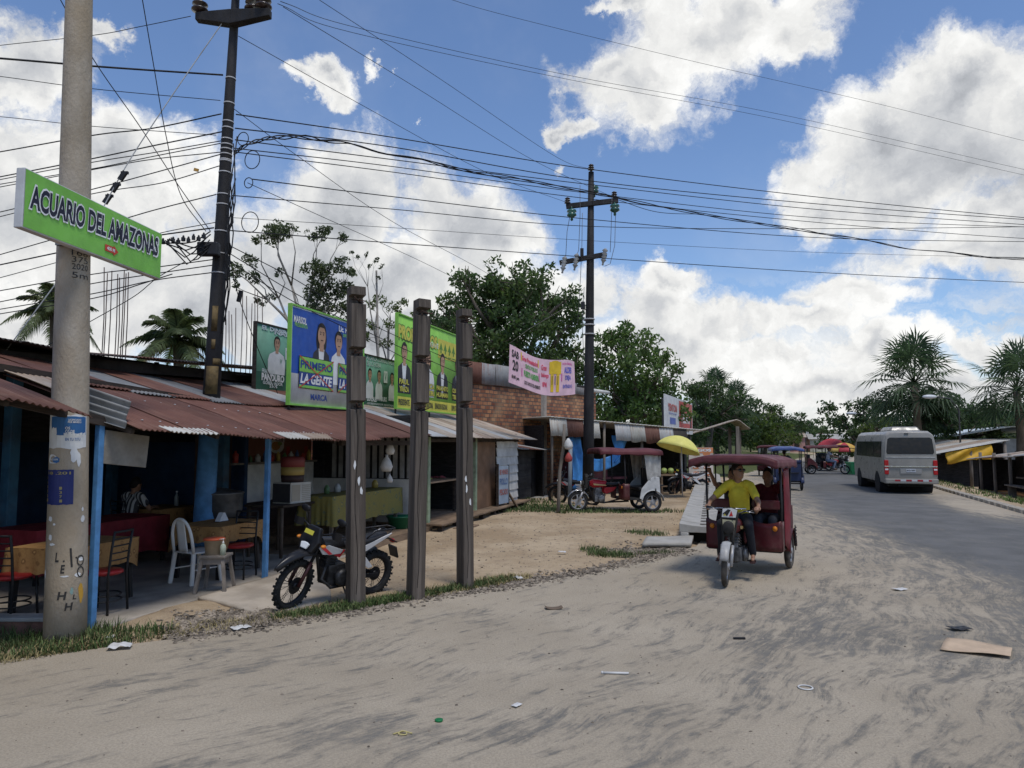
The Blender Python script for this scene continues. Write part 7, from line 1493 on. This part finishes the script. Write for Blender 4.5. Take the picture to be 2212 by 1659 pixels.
def leaves(cl, leaf, dens, flat_=.8, sub=7, rg=rng, aspect=.42):
    pts = []
    for (x, y, z, r_) in cl:
        nb = sub; dirs = rg.normal(size=(nb, 3)); dirs /= np.linalg.norm(dirs, axis=1)[:, None]; sc = np.array([x, y, z]) + dirs * r_ * rg.uniform(.35, .8, nb)[:, None] * np.array([1, 1, flat_])
        n = max(4, int(dens * r_ * r_ / leaf / leaf / nb))
        for c in sc:
            d = rg.normal(size=(n, 3)); d /= np.linalg.norm(d, axis=1)[:, None]; pts.append(c + d * (r_ * .48 * rg.uniform(.25, 1, n) ** .6)[:, None] * np.array([1, 1, .85]))
    p = np.concatenate(pts); n = len(p)
    a = rg.normal(size=(n, 3)); a[:, 2] -= .5; a /= np.linalg.norm(a, axis=1)[:, None]; b = rg.normal(size=(n, 3)); b -= a * (a * b).sum(1)[:, None]; b /= np.linalg.norm(b, axis=1)[:, None]; s_ = leaf * rg.uniform(.6, 1.2, n)[:, None]
    V = np.stack([p - a * s_ * .5, p + b * s_ * aspect * .5, p + a * s_ * .5, p - b * s_ * aspect * .5], 1).reshape(-1, 3); return V, np.arange(n * 4).reshape(n, 4)
def limbs(b, base, top, cl, r0, wig=.12):
    b.tube([base, base.lerp(top, .5) + Vector((random.uniform(-wig, wig), random.uniform(-wig, wig), 0)), top], [r0, r0 * .82, r0 * .62], 10)
    srt = sorted(cl, key=lambda c: math.atan2(c[0] - top.x, max(.1, c[2] - top.z * .6))); G_ = 4; forks = []
    for i in range(0, len(srt), G_):
        ch = srt[i:i + G_]; cen = sum((Vector(c[:3]) for c in ch), Vector()) / len(ch); st = base.lerp(top, random.uniform(.6, 1.0)); fk = st.lerp(cen, .62) + Vector((0, 0, (cen - st).length * .06)); b.tube([st, st.lerp(fk, .5) + Vector((random.uniform(-.15, .15), 0, (fk - st).length * .10)), fk], [r0 * .5, r0 * .4, r0 * .3], 7); forks += [(c, fk) for c in ch]
    for (x, y, z, r_), fk in forks:
        e = Vector((x, y, z)); s_ = fk; m_ = s_.lerp(e, .5) + Vector((random.uniform(-.3, .3), random.uniform(-.3, .3), random.uniform(-.1, .25) * (e - s_).length * .4)); q = r0 * .34 * min(1, .4 + r_)
        b.tube([s_, m_, e], [q, q * .65, q * .25], 6)
        for _ in range(4):
            d = Vector((random.gauss(0, 1), random.gauss(0, 1), random.gauss(0.2, 1))).normalized(); b.tube([m_.lerp(e, random.uniform(.3, 1)), e + d * r_ * .8], [q * .3, q * .1], 4)
def tree(name, label, Yd, px0, cl_px, leaf, dens, mat, tr=.22, cat='tree', bk=bark, depth=1.0, topf=.55, group=None, sub=7, flat_=.8, rep=1, base=None, grow=1.0):
    bs_ = P(px0, 955, Yd); base = Vector((bs_.x, Yd, 0.0)); th = thing(name, label, cat, base, 0, group); cl = []
    for (px, py, r_) in cl_px:
        for q in range(rep):
            p = P(px, py, Yd) - base; rr = r_ / FPX * Yd * grow
            cl.append((p.x + (random.uniform(-.4, .4) * rr if q else 0), (random.uniform(-1, 1) if q else random.uniform(-.6, .2)) * depth * 1.5 + (depth * 1.2 if q else 0), p.z + (random.uniform(-.3, .2) * rr if q else 0), rr))
    V, Fq = leaves(cl, leaf, dens, flat_, sub); mesh_np('crown', V, Fq, mat, th)
    zt = np.mean([c[2] for c in cl]); xt = np.mean([c[0] for c in cl]); zl = min(c[2] for c in cl); b = MB(); limbs(b, Vector((0, 0, 0)), Vector((xt * .5, 0, zl + (zt - zl) * topf)), cl[::rep], tr); b.build('trunk', bk, th, normals=False); return th
tree('broad_tree', 'large dense dark green tree rising behind the brick house and pink banner', 37, 1130, [(1000, 607, 32), (985, 660, 32), (1040, 640, 42), (1078, 605, 42), (1120, 605, 45), (1165, 612, 40), (1130, 660, 55), (1190, 655, 45), (1232, 650, 26), (1245, 690, 26), (1060, 690, 50), (955, 690, 30), (1005, 720, 45), (1205, 710, 45), (1140, 730, 60), (1070, 755, 55), (1230, 760, 35), (1180, 790, 50), (1110, 800, 50), (1255, 800, 30), (1020, 770, 40), (1240, 840, 40), (1170, 850, 40)], .30, 26, lf_mango, .35, depth=1.4, rep=2, grow=1.22)
tree('broad_tree', 'rounded mid green tree just right of the far utility pole', 36, 1370, [(1310, 745, 30), (1350, 728, 34), (1395, 745, 36), (1435, 770, 26), (1300, 800, 40), (1360, 790, 50), (1420, 815, 44), (1455, 800, 20), (1320, 850, 45), (1385, 860, 50), (1445, 865, 36), (1300, 895, 40), (1360, 905, 50), (1425, 910, 40), (1468, 895, 22)], .28, 26, leaf_mat('mango_leaf_lighter', (.055, .10, .026), (.11, .16, .05)), .3, depth=1.3, rep=2, grow=1.2)
tree('sparse_tree', 'open thin-branched tree with scattered leaf clumps above the election banners', 27, 650, [(590, 505, 18), (612, 512, 24), (640, 508, 15), (578, 528, 13), (688, 508, 16), (706, 500, 12), (740, 512, 11), (535, 560, 14), (518, 592, 18), (545, 600, 14), (600, 585, 9), (690, 588, 20), (735, 580, 18), (755, 595, 14), (705, 612, 26), (675, 632, 22), (720, 640, 22), (745, 625, 18), (560, 655, 10), (690, 660, 20), (735, 665, 22), (700, 690, 26), (660, 680, 14), (580, 640, 8), (520, 625, 9)], .17, 30, lf_sparse, .12, bk=bark_p, depth=.8, topf=.30, sub=7, grow=1.5)
tree('sparse_tree', 'spindly forked young tree with few leaves left of the first wooden post top', 24, 822, [(762, 548, 7), (776, 560, 9), (795, 552, 8), (812, 566, 10), (826, 580, 9), (800, 578, 8), (822, 600, 7)], .13, 20, lf_sparse, .05, bk=bark_p, depth=.3, topf=.5, sub=4)
tree('young_tree', 'yellowish green feathery young tree behind the greyed banner', 25, 830, [(800, 660, 18), (825, 650, 18), (850, 668, 22), (875, 655, 16), (890, 680, 14), (810, 700, 22), (845, 705, 22), (870, 715, 18), (790, 730, 18), (830, 740, 20), (905, 665, 10)], .15, 18, lf_light, .06, bk=bark_p, depth=.6, sub=5)
tree('bush', 'dark bushy growth between the green board and the broad tree', 33, 960, [(930, 690, 26), (960, 705, 30), (1000, 760, 34), (925, 740, 26), (1030, 810, 30)], .26, 24, lf_dark, .14, depth=.8, grow=1.15)
tree('roadside_tree', 'dark tree behind the white and red advertising board', 62, 1525, [(1500, 850, 24), (1530, 838, 26), (1560, 850, 26), (1590, 868, 24), (1510, 890, 30), (1550, 895, 34), (1600, 905, 28), (1500, 930, 30), (1560, 940, 34), (1612, 940, 24)], .42, 24, lf_dark, .3, depth=2, rep=2, grow=1.2)
tree('roadside_tree', 'yellow green roadside tree beyond the open shed', 75, 1650, [(1622, 915, 22), (1650, 908, 22), (1680, 922, 20), (1640, 940, 28), (1675, 948, 24), (1705, 948, 16), (1615, 948, 24)], .45, 26, lf_light, .25, depth=2, grow=1.25)
tree('roadside_tree', 'tall dark tree left of the minibus on the far side of the road', 60, 1850, [(1838, 880, 22), (1862, 868, 22), (1885, 880, 24), (1820, 905, 22), (1855, 910, 32), (1895, 915, 30), (1830, 935, 24), (1870, 945, 32), (1822, 960, 24), (1850, 975, 26)], .42, 24, lf_dark, .3, depth=2, rep=2, grow=1.0)
tree('roadside_tree', 'lighter green tree directly behind the minibus roof', 52, 1890, [(1870, 925, 20), (1900, 915, 24), (1935, 925, 24), (1880, 950, 26), (1920, 955, 26)], .36, 24, lf_light, .25, depth=1.6)
tree('roadside_tree', 'dark spreading tree between the two big fan palms', 58, 2080, [(2030, 900, 20), (2065, 893, 22), (2100, 896, 22), (2130, 898, 22), (2050, 915, 32), (2095, 915, 36), (2140, 915, 30), (2020, 930, 26), (2075, 945, 30), (2125, 945, 30), (2180, 920, 34), (2220, 915, 30), (2170, 900, 20)], .42, 24, lf_dark, .3, depth=2, rep=2, grow=.95)
tree('roadside_tree', 'green bushy tree over the pale blue tin roof', 50, 2150, [(2140, 915, 20), (2165, 905, 22), (2195, 912, 24), (2220, 930, 26), (2050, 945, 14), (2085, 950, 16)], .34, 22, leaf_mat('leaf_mid', (.05, .075, .025), (.09, .11, .04)), .2, depth=1.2)
def fan_palm(name, label, Yd, px, py, size, nf=30, lean=0.0, seed=1, rr=None):
    rg = np.random.default_rng(seed); random.seed(seed); c = P(px, py, Yd); base = Vector((c.x, Yd, 0)); th = thing(name, label, 'palm', base); b = MB(); b.tube([(0, 0, 0), (.1, 0, c.z * .5), (0, 0, c.z - .1)], [.26, .22, .2], 10); b.build('trunk', bark, th)
    b = MB(); cc = Vector((0, 0, c.z))
    for i in range(nf):
        az = i * 2.399963 + random.uniform(-.2, .2); el = R(88 - 128 * (i / nf) ** .85); d = Vector((math.cos(az) * math.cos(el), math.sin(az) * math.cos(el), math.sin(el)))
        pl = size * random.uniform(.50, .66); sag = size * .16 * (1 - abs(d.z)); hub = cc + d * pl - Vector((0, 0, sag)); b.tube([cc, cc + d * pl * .55 - Vector((0, 0, sag * .25)), hub], [.035, .025, .02], 5)
        out = (hub - (cc + d * pl * .55)).normalized(); side = out.cross(Vector((0, 0, 1))); side = side.normalized() if side.length > .05 else Vector((1, 0, 0)); nn = side.cross(out)
        for k in range(30):
            a = R(-150 + 300 * k / 29); L = size * .52 * (1 - .28 * abs(a) / R(150)) * random.uniform(.85, 1.1); dd = out * math.cos(a) + side * math.sin(a) + nn * random.uniform(-.12, .10); dd.normalize(); wv = dd.cross(nn).normalized() * (size * .016); m_ = hub + dd * L * .55; e = hub + dd * L - Vector((0, 0, L * (.16 + .14 * random.random())))
            b.add([hub, m_ + wv, e, m_ - wv], [(0, 1, 2, 3)])
    b.build('crown', lf_fan, th, normals=False); return th
fan_palm('fan_palm', 'tallest fan palm standing behind the minibus', 44, 1975, 828, 3.3, 34, seed=3); fan_palm('fan_palm', 'fan palm cut by the right picture edge', 42, 2196, 842, 3.1, 30, seed=5); fan_palm('fan_palm', 'small far fan palm beyond the advertising board', 70, 1545, 845, 2.6, 22, seed=9); fan_palm('fan_palm', 'shaggy far fan palm left of the road opening', 66, 1590, 872, 2.4, 22, seed=11)
fan_palm('fan_palm', 'hanging fan palm crown low behind the minibus, below the tallest palm', 46, 1990, 905, 2.4, 26, seed=15)
def coco(name, label, Yd, px, py, L, nf=20, seed=2, dead=2):
    random.seed(seed); c = P(px, py, Yd); base = Vector((c.x, Yd, 0)); th = thing(name, label, 'palm', base); b = MB(); b.tube([(.2, 0, 0), (.1, .1, c.z * .5), (0, 0, c.z)], [.2, .16, .14], 10); b.build('trunk', bark, th); cc = Vector((0, 0, c.z)); bl, bd = MB(), MB()
    for i in range(nf):
        az = i * 2.399963; el = R(80 - 105 * (i / nf)); d = Vector((math.cos(az) * math.cos(el), math.sin(az) * math.cos(el), math.sin(el))); tgt = bd if i >= nf - dead else bl; pts = []
        for k in range(13): t = k / 12; pts.append(cc + d * (L * t) - Vector((0, 0, L * (.42 + .25 * (1 - d.z)) * t ** 2.1)))
        tgt.tube(pts, [.03 * (1 - .8 * k / 12) for k in range(13)], 5)
        for k in range(46):
            t = .10 + .9 * k / 46; q = t * 12; j = min(11, int(q)); p = pts[j].lerp(pts[j + 1], q - j); tan = (pts[j + 1] - pts[j]).normalized(); sd = tan.cross(Vector((0, 0, 1))); sd = sd.normalized() if sd.length > .05 else Vector((1, 0, 0))
            for s_ in (-1, 1):
                ll = L * .30 * math.sin(math.pi * min(1, .18 + t * .80)) * random.uniform(.8, 1.1); dd = (sd * s_ * .8 + tan * .55 + Vector((0, 0, random.uniform(-.1, .15)))).normalized(); w_ = tan * .022; m_ = p + dd * ll * .5; e = p + dd * ll - Vector((0, 0, ll * random.uniform(.30, .6))); tgt.add([p - w_, p + w_, m_ + w_, e, m_ - w_], [(0, 1, 2, 3, 4)])
    bl.build('crown', lf_palm, th, normals=False); bd.build('dry_frond', lf_dead, th, normals=False); return th
coco('coconut_palm', 'coconut palm with one yellow drooping frond behind the dark roof', 21, 385, 735, 1.62, 22, 4, 2)
coco('coconut_palm', 'dark palm crown half hidden behind the concrete pole', 24, 118, 668, 1.55, 18, 6, 0)
random.seed(21)
# unfinished house with reinforcing rods behind the dark roof
uh = thing('unfinished_house', 'unfinished concrete house with thin reinforcing rods sticking up behind the roofs', 'building', F(7.5, 9.2), FA); b = MB(); b.bx(-6, 6.5, 0, 7, 0, 3.5); b.build('wall', M('raw_concrete', (.16, .15, .14), .95, .2, 2), uh); b = MB(); b.bx(-6.1, 6.6, -.2, 7.1, 3.501, 3.72); b.build('slab_edge', M('slab_dark', (.07, .065, .06), .95, .2, 2), uh)
inv = (Matrix.Translation(uh.location) @ Matrix.Rotation(FA, 4, 'Z')).inverted(); rst = flat('rusty_rod', (.09, .065, .055), .9)
for px, t0 in [(219, 578), (223, 590), (233, 585), (247, 592), (253, 600), (259, 583), (263, 590), (270, 588), (486, 690), (493, 672), (500, 680), (507, 665), (520, 628), (531, 640), (540, 655), (548, 625), (554, 632), (565, 640)]:
    Yr = 19.0 if px < 400 else 21.5; q = inv @ P(px, 765, Yr); tz = P(px, t0, Yr).z; b = MB(); b.tube([(q.x, q.y, 3.0), (q.x + .03, q.y, tz * .6 + 1.3), (q.x + random.uniform(-.05, .05), q.y, tz)], .013, 6); b.build('reinforcing_rod', rst, uh)
# far trees: each one its own object, built from four kinds
def proto(seed, mat, hgt, wid, leaf):
    rg = np.random.default_rng(seed); cl = [(rg.normal() * wid * .3, rg.normal() * wid * .3, hgt * rg.uniform(.35, .9), wid * rg.uniform(.22, .36)) for _ in range(12)]; return cl
kinds = []
for i, (mat, hgt, wid, lab) in enumerate([(lf_dark, 9, 6, 'dark rounded tree in the far roadside belt'), (lf_far, 8, 6.5, 'mid green spreading tree in the far roadside belt'), (lf_light, 6, 5.5, 'pale green low tree in the far roadside belt'), (lf_dark, 11, 5, 'tall narrow dark tree in the far roadside belt')]):
    th = thing('far_tree', lab, 'tree', (0, -200, 0), 0, 'trees of the far roadside belt'); cl = proto(40 + i, mat, hgt, wid, .6); V, Fq = leaves(cl, .62, 24, .8, 6, np.random.default_rng(50 + i)); mesh_np('crown', V, Fq, mat, th); b = MB(); limbs(b, Vector((0, 0, 0)), Vector((0, 0, hgt * .5)), cl, .22); b.build('trunk', bark, th, normals=False); kinds.append(th)
spots = []
for i in range(46):
    Yt = 78 + i * 5.2; spots.append((float(road_l(Yt)) - random.uniform(5, 10) - (4 if Yt < 110 else 0), Yt)); 
    if i % 2 == 0: spots.append((float(road_l(Yt)) - random.uniform(12, 22), Yt + 3))
for i in range(42):
    Yt = 64 + i * 5.6; spots.append((float(road_r(Yt)) + random.uniform(6, 11), Yt)); 
    if i % 2 == 0: spots.append((float(road_r(Yt)) + random.uniform(12, 24), Yt + 3))
for i in range(26): spots.append((random.uniform(-26, 4), random.uniform(46, 75)))
for i in range(14): spots.append((random.uniform(26, 46), random.uniform(42, 62)))
used = set()
for (x, y) in spots:
    k = random.randrange(4); s_ = random.uniform(.55, .95) * (1 if y < 140 else .9); s_ *= .62 if (x < 5 and y < 76) else .55 if (x > 24 and y < 64) else .8 if x > float(road_r(y)) else 1; o = kinds[k] if k not in used else copy_tree(kinds[k]); used.add(k); o.location = (x, y, -.1); o.rotation_euler = (0, 0, random.uniform(0, 6.28)); o.scale = (s_ * random.uniform(.9, 1.2), s_ * random.uniform(.9, 1.2), s_)
cl = [(float(x), float(y), float(z), float(r_)) for x, y, z, r_ in zip(rng.uniform(-420, 700, 900), rng.uniform(330, 480, 900), rng.uniform(0, 9, 900), rng.uniform(5, 9, 900)) if not (road_l(y) - 6 < x < road_r(y) + 6)]
V, Fq = leaves(cl, 2.2, 7, .8, 4); mesh_np('far_woods', V, Fq, lf_far, kind='stuff')

# ---- far poles, lamps, houses, parasols
def farpole(px, Y, h, lab):
    q = P(px, 955, Y); th = thing('utility_pole', lab, 'utility pole', (q.x, Y, 0)); b = MB(); b.tube([(0, 0, 0), (0, 0, h)], [.20, .12], 8); b.build('shaft', pitch_m, th); b = MB(); b.bx(-1.3, 1.3, -.08, .08, h - 1.5, h - 1.2); b.build('crossarm', pitch_m, th)
farpole(1651, 120, 7.8, 'nearest of the three small distant poles left of the road opening'); farpole(1691, 160, 7.7, 'middle of the three small distant poles left of the road opening'); farpole(1729, 200, 8.2, 'farthest of the three small distant poles left of the road opening')
def lamp(px, py, Y, lab, sgn):
    q = P(px, py, Y); th = thing('street_lamp', lab, 'street lamp', (q.x + sgn * 1.5, Y, 0)); b = MB(); b.tube([(0, 0, 0), (0, 0, q.z - .7), (-sgn * .5, 0, q.z - .1), (-sgn * 1.3, 0, q.z)], [.05, .045, .04, .035], 8); b.build('pole', flat('lamp_pole', (.06, .06, .06)), th); b = MB(); b.ell((-sgn * 1.6, 0, q.z), (.42, .16, .12), 12, 8); b.build('lamp_head', flat('lamp_white', (.62, .63, .63), .4), th)
lamp(2012, 857, 41, 'curved street lamp with a white head in front of the tallest fan palm', 1); lamp(1842, 893, 56, 'curved street lamp against the dark tree left of the minibus', 1)
wal = [M('pink_wall', (.55, .30, .26), .9, .2, 1), M('blue_wall', (.22, .30, .45), .9, .2, 1), M('cream_wall', (.55, .50, .40), .9, .2, 1), M('brown_wall', (.25, .17, .12), .9, .2, 1)]
for k, (px, Y, w, h, wm, lab) in enumerate([(1700, 150, 7, 3, 0, 'small distant house with a pinkish wall beside the road'), (1722, 158, 5, 3.2, 1, 'small distant house with a bluish wall next to the pinkish one'), (1745, 170, 7, 3, 3, 'small distant brown house left of the road opening'), (1800, 150, 9, 2.6, 2, 'distant cream roadside house seen over the crossing three-wheeler'), (1675, 135, 5, 2.6, 2, 'distant cream shack under the pole line')]):
    q = P(px, 955, Y); th = thing('distant_house', lab, 'house', (q.x, Y, 0), R(-12)); b = MB(); b.bx(-w / 2, w / 2, 0, 5, 0, h); b.build('wall', wal[wm], th); b = MB(); b.prism([(-.4, h), (5.4, h), (2.5, h + 1.1)], -w / 2 - .3, w / 2 + .3, plane='YZ'); b.build('roof', [t_strip, t_grey, t_rust, t_pale, t_tan][k], th); b = MB(); b.bx(-.5, .5, -.03, .02, 0, 2); b.build('door', wood_d, th); b = MB(); b.bx(w * .2, w * .2 + 1, -.03, .02, 1, 2); b.build('window', wood_d, th)
def parasol(lab, loc, r_, h, mats, tilt=(0, 0), n=8, name='parasol'):
    th = thing(name, lab, 'parasol', loc); T = Matrix.Translation((0, 0, h)) @ Matrix.Rotation(tilt[0], 4, 'X') @ Matrix.Rotation(tilt[1], 4, 'Y') @ Matrix.Translation((0, 0, -h)); b = MB(); seg = 32; vs = []; rings = 7
    for i in range(rings + 1):
        a = i / rings * R(62); rr = r_ * math.sin(a) / math.sin(R(62)); z = h - r_ * .62 * (1 - math.cos(a)) / (1 - math.cos(R(62)))
        for k in range(seg): t = 2 * math.pi * k / seg; w_ = 1 + .03 * math.cos(t * n) * (i / rings); vs.append((rr * w_ * math.cos(t), rr * w_ * math.sin(t), z))
    for i in range(rings):
        for k in range(seg): b.add([], [], 0); 
    fs = [(i * seg + k, i * seg + (k + 1) % seg, (i + 1) * seg + (k + 1) % seg, (i + 1) * seg + k) for i in range(rings) for k in range(seg)]; b.add(vs, fs, 0, True)
    if len(mats) > 1:
        for j in range(len(fs)): b.m[j] = (j % seg) // (seg // n) % len(mats)
    b.xf(T); b.build('canopy', mats, th, solid=.008); b = MB(); b.tube([(0, 0, 0), (0, 0, h * .5), tuple(T @ Vector((0, 0, h)))], .02, 8); b.build('pole', flat('parasol_pole', (.5, .5, .5), .4), th); return th
y_par = M('yellow_canopy', (.66, .60, .16), .6, .1, 2); r_par = flat('red_canopy', (.45, .05, .06)); o_par = flat('orange_canopy', (.62, .40, .10))
parasol('tilted yellow parasol shading the fruit stall', P(1472, 955, 26.5).xy.to_3d(), .78, 2.20, [y_par], (R(-6), R(16)))
parasol('small distant red parasol over the roadside vendors', P(1797, 955, 62).xy.to_3d(), 1.3, 2.3, [r_par, r_par]); parasol('small distant orange and red striped parasol', P(1823, 955, 58).xy.to_3d(), 1.15, 1.95, [o_par, r_par])
# ---- fruit stall and neighbours
fq = P(1440, 955, 28.2).xy.to_3d(); fs_ = thing('fruit_stand', 'little wooden stand with two round melons under the yellow parasol', 'stand', fq); b = MB(); b.bx(-.28, .28, -.22, .22, .72, .78); b.bx(-.24, .24, -.2, .2, .30, .34); b.build('shelf', plank_m, fs_)
for x in (-.24, .24):
    for y in (-.18, .18): b = MB(); b.bx(x - .025, x + .025, y - .025, y + .025, 0, .72); b.build('leg', plank_m, fs_)
mel = M('melon_skin', (.28, .34, .10), .5, .3, 12)
for k, (x, lab) in enumerate([(-.13, 'left round green melon on the little fruit stand'), (.13, 'right round green melon on the little fruit stand')]): b = MB(); b.ell((0, 0, .12), (.125, .125, .115), 14, 10); b.build('melon', mel, label=lab, cat='melon', loc=fq + Vector((x, -.05, .785)))
pbd = thing('price_board', 'tall orange and white hand painted board behind the driven three-wheeler', 'sign', Vector((7.72, 30.0, 0)), R(2)); b = MB(); b.bx(-.50, .50, 0, .05, .25, 1.78); b.build('panel', ink('board_cream', (.60, .52, .44)), pbd)
for x in (-.45, .45): b = MB(); b.bx(x - .03, x + .03, .051, .10, 0, 1.7); b.build('support_leg', wood_g, pbd)
a = Art(.004, .006)
for r_ in range(5):
    for cidx in range(2): a.ell(-.22 + .45 * cidx, .45 + .27 * r_, .16, .09, 0, 0); 
a.rect(-.5, 1.55, 1.0, .22, 0, 1); a.text('JUGOS', -.44, 1.58, .15, 1, 3, w=.86, off=.05)
for r_ in range(5): a.text(['COCO', 'PIÑA', 'MANGO', 'CAÑA', 'AGUA'][r_], -.40, .42 + .27 * r_ - (0 if r_ < 4 else .02), .09, 1, 3, w=.8) if r_ < 4 else None
a.mb.build('hand_lettering', [ink('board_orange', (.62, .24, .10)), ink('print_white', 0)], pbd, normals=False)
mk = copy_tree(mc, label='dark motorcycle parked under the yellow parasol', loc=(6.75, 28.2, 0), rz=R(200)); mk.rotation_euler = (R(-6), 0, R(195))
mk2 = copy_tree(mc, label='motorcycle parked in the shade behind the crooked yard post', loc=(2.0, 23.3, 0)); mk2.rotation_euler = (R(-6), 0, R(150))
rt = thing('maroon_awning', 'low maroon cloth awning behind the yellow parasol', 'awning', P(1470, 955, 31.5).xy.to_3d(), R(6)); b = MB(); b.grid(lambda u, v: (-1.0 + 1.5 * u, -.6 + 1.2 * v, 2.02 - .22 * (1 - v) + .03 * math.sin(u * 12)), 16, 6); b.grid(lambda u, v: (-1.0 + 1.5 * u, -.6, 1.80 - .28 * v + .03 * math.sin(u * 12)), 16, 3); b.build('cloth', M('maroon_cloth2', (.16, .03, .04), .8), rt, solid=.01)
for x in (-.95, .45):
    b = MB(); b.tube([(x, -.55, 0), (x, -.55, 1.85)], .03, 8); b.build('post', wood_g, rt)
tbx = thing('green_crate', 'small bright green crate standing at the far kerb by the minibus', 'crate', P(1850, 1012, 46).xy.to_3d()); b = MB(); b.box((0, 0, .35), (.9, .7, .7), taper=(1.1, 1.1)); b.build('body', flat('crate_green', (.08, .40, .14)), tbx); b = MB(); b.box((0, 0, .73), (1.05, .82, .06)); b.build('rim', flat('crate_green2', (.10, .45, .18)), tbx, bevel=.01)
# ---- litter lying on the road and verge
def flatpiece(name, lab, px_pts, mat, z=.012, curl=.01, cat='litter', solid=.004):
    pts = [G(*p) for p in px_pts]; c = sum(pts, Vector()) / len(pts); c.z = 0; A, B2, C2, D2 = [p - c for p in pts]; b = MB(); b.grid(lambda u, v: tuple((A * (1 - u) + B2 * u) * (1 - v) + (D2 * (1 - u) + C2 * u) * v + Vector((0, 0, curl * (math.sin(u * 5 + v * 4) + 1) * .5))), 10, 6); return b.build(name, mat, solid=solid, label=lab, cat=cat, loc=(c.x, c.y, max(z, 0)))
flatpiece('cardboard_piece', 'long piece of flattened brown cardboard on the near right of the road', [(2046, 1383), (2187, 1403), (2184, 1425), (2031, 1407)], M('cardboard', (.50, .37, .25), .9, .1, 4), .016, .02, 'cardboard')
wp = M('litter_white', (.58, .57, .54), .7, .1, 4); bp_ = flat('litter_black', (.02, .02, .022), .5)
def crumple(name, lab, px, py, s_, mat, cat='litter', h=.4, zoff=0.0, seed=0):
    g = G(px, py); g.z = max(ground_z(g.x, g.y), 0) + .005 + zoff; b = MB(); b.grid(lambda u, v: ((u - .5) * s_ * 1.6, (v - .5) * s_, s_ * h * (.5 + .5 * mnoise.noise((u * 3 + seed, v * 3, seed))) * (1 - (2 * u - 1) ** 4) + s_ * .18 * abs(2 * u - 1) ** 3), 10, 8); return b.build(name, mat, solid=.003, label=lab, cat=cat, loc=g, rz=seed)
crumple('paper_scrap', 'crumpled white paper with upturned corners on the verge near the pole', 258, 1402, .13, wp, 'paper', .5, seed=.3); crumple('paper_scrap', 'thin white paper lying on the gravel by the ramp', 520, 1360, .12, wp, 'paper', .35, seed=.7); crumple('paper_scrap', 'tiny white paper bit in the grass right of the concrete pole', 238, 1385, .07, wp, 'paper', .3, seed=1.7)
crumple('black_bag', 'flattened black plastic bag above the cardboard piece', 2072, 1361, .13, bp_, 'plastic bag', .25, seed=.1); crumple('white_scrap', 'pale scrap lying between the taxi and the black bag', 1943, 1275, .11, wp, 'litter', .2, seed=.2); crumple('white_scrap', 'small white scrap near the lower middle of the road', 1116, 1526, .05, wp, 'litter', .3, seed=.9); crumple('brown_scrap', 'brown flattened scrap on the sand left of the driven taxi', 1196, 1315, .13, flat('scrap_brown', (.15, .11, .075), .9), 'litter', .03, seed=.1); crumple('white_scrap', 'white scrap by the dry grass right of the last wooden post', 1118, 1252, .10, wp, 'litter', .5, seed=2.2); crumple('white_scrap', 'white scrap on the grass patch before the drain slab', 1214, 1203, .09, wp, 'litter', .5, .02, seed=3.0)
g = G(1330, 1456); b = MB(); b.tube([(-.11, 0, .012), (.11, -.02, .012)], .010, 10); b.tube([(-.125, .001, .012), (-.11, 0, .012)], .013, 10); b.build('plastic_tube', wp, label='thin white plastic tube lying on the sandy road', cat='tube', loc=g)
g = G(1740, 1487); b = MB(); b.torus((0, 0, .008), (0, 0, 1), .055, .007, 24, 6, flat=.8); b.build('white_ring', wp, label='white plastic ring lying on the road', cat='ring', loc=g)
g = G(948, 1558); b = MB(); b.lathe([(.028, 0), (.03, .014), (.022, .016), (0, .012)], 18); b.build('bottle_cap', flat('cap_green', (.01, .16, .05), .4), label='green bottle cap near the bottom of the road', cat='bottle cap', loc=g)
g = G(868, 1588); b = MB(); b.tube(smooth_path([(-.06, 0, .008), (-.02, .03, .008), (.02, .03, .014), (.03, -.01, .008), (-.02, -.015, .014), (.0, .02, .02), (.07, .01, .008)], 6), .005, 6); b.build('yellow_string', flat('string_yellow', (.45, .38, .16)), label='knotted yellow string near the bottom of the road', cat='string', loc=g)
g = G(1597, 1381); b = MB(); b.bx(-.06, .06, -.012, .012, 0, .02); b.build('black_stick', bp_, label='short black stick on the sand below the driven taxi', cat='stick', loc=g)
random.seed(5); yard = MB(); o1 = F(6, -2.5)
for _ in range(1500):
    p = F(random.uniform(2.5, 16), random.uniform(-5.2, -.5)); yz = 0
    if p.x < float(road_l(p.y)) - .2: p.z = ground_z(p.x, p.y); chip(yard, p - o1, random.choice((.008, .012, .018, .026)), p.z + .002)
yard.build('dirt_crumbs', stone, kind='stuff', normals=False, loc=o1)
spk = MB(); o0 = Vector((1.5, 7.5, 0))
for _ in range(900):
    p = Vector((random.uniform(-4, 5.5), random.uniform(4.6, 13), 0))
    if p.x < float(road_l(p.y)) + .3: continue
    chip(spk, p - o0, random.choice((.006, .008, .010, .016)), .001)
spk.build('pebbles', stone, kind='stuff', normals=False, loc=o0)
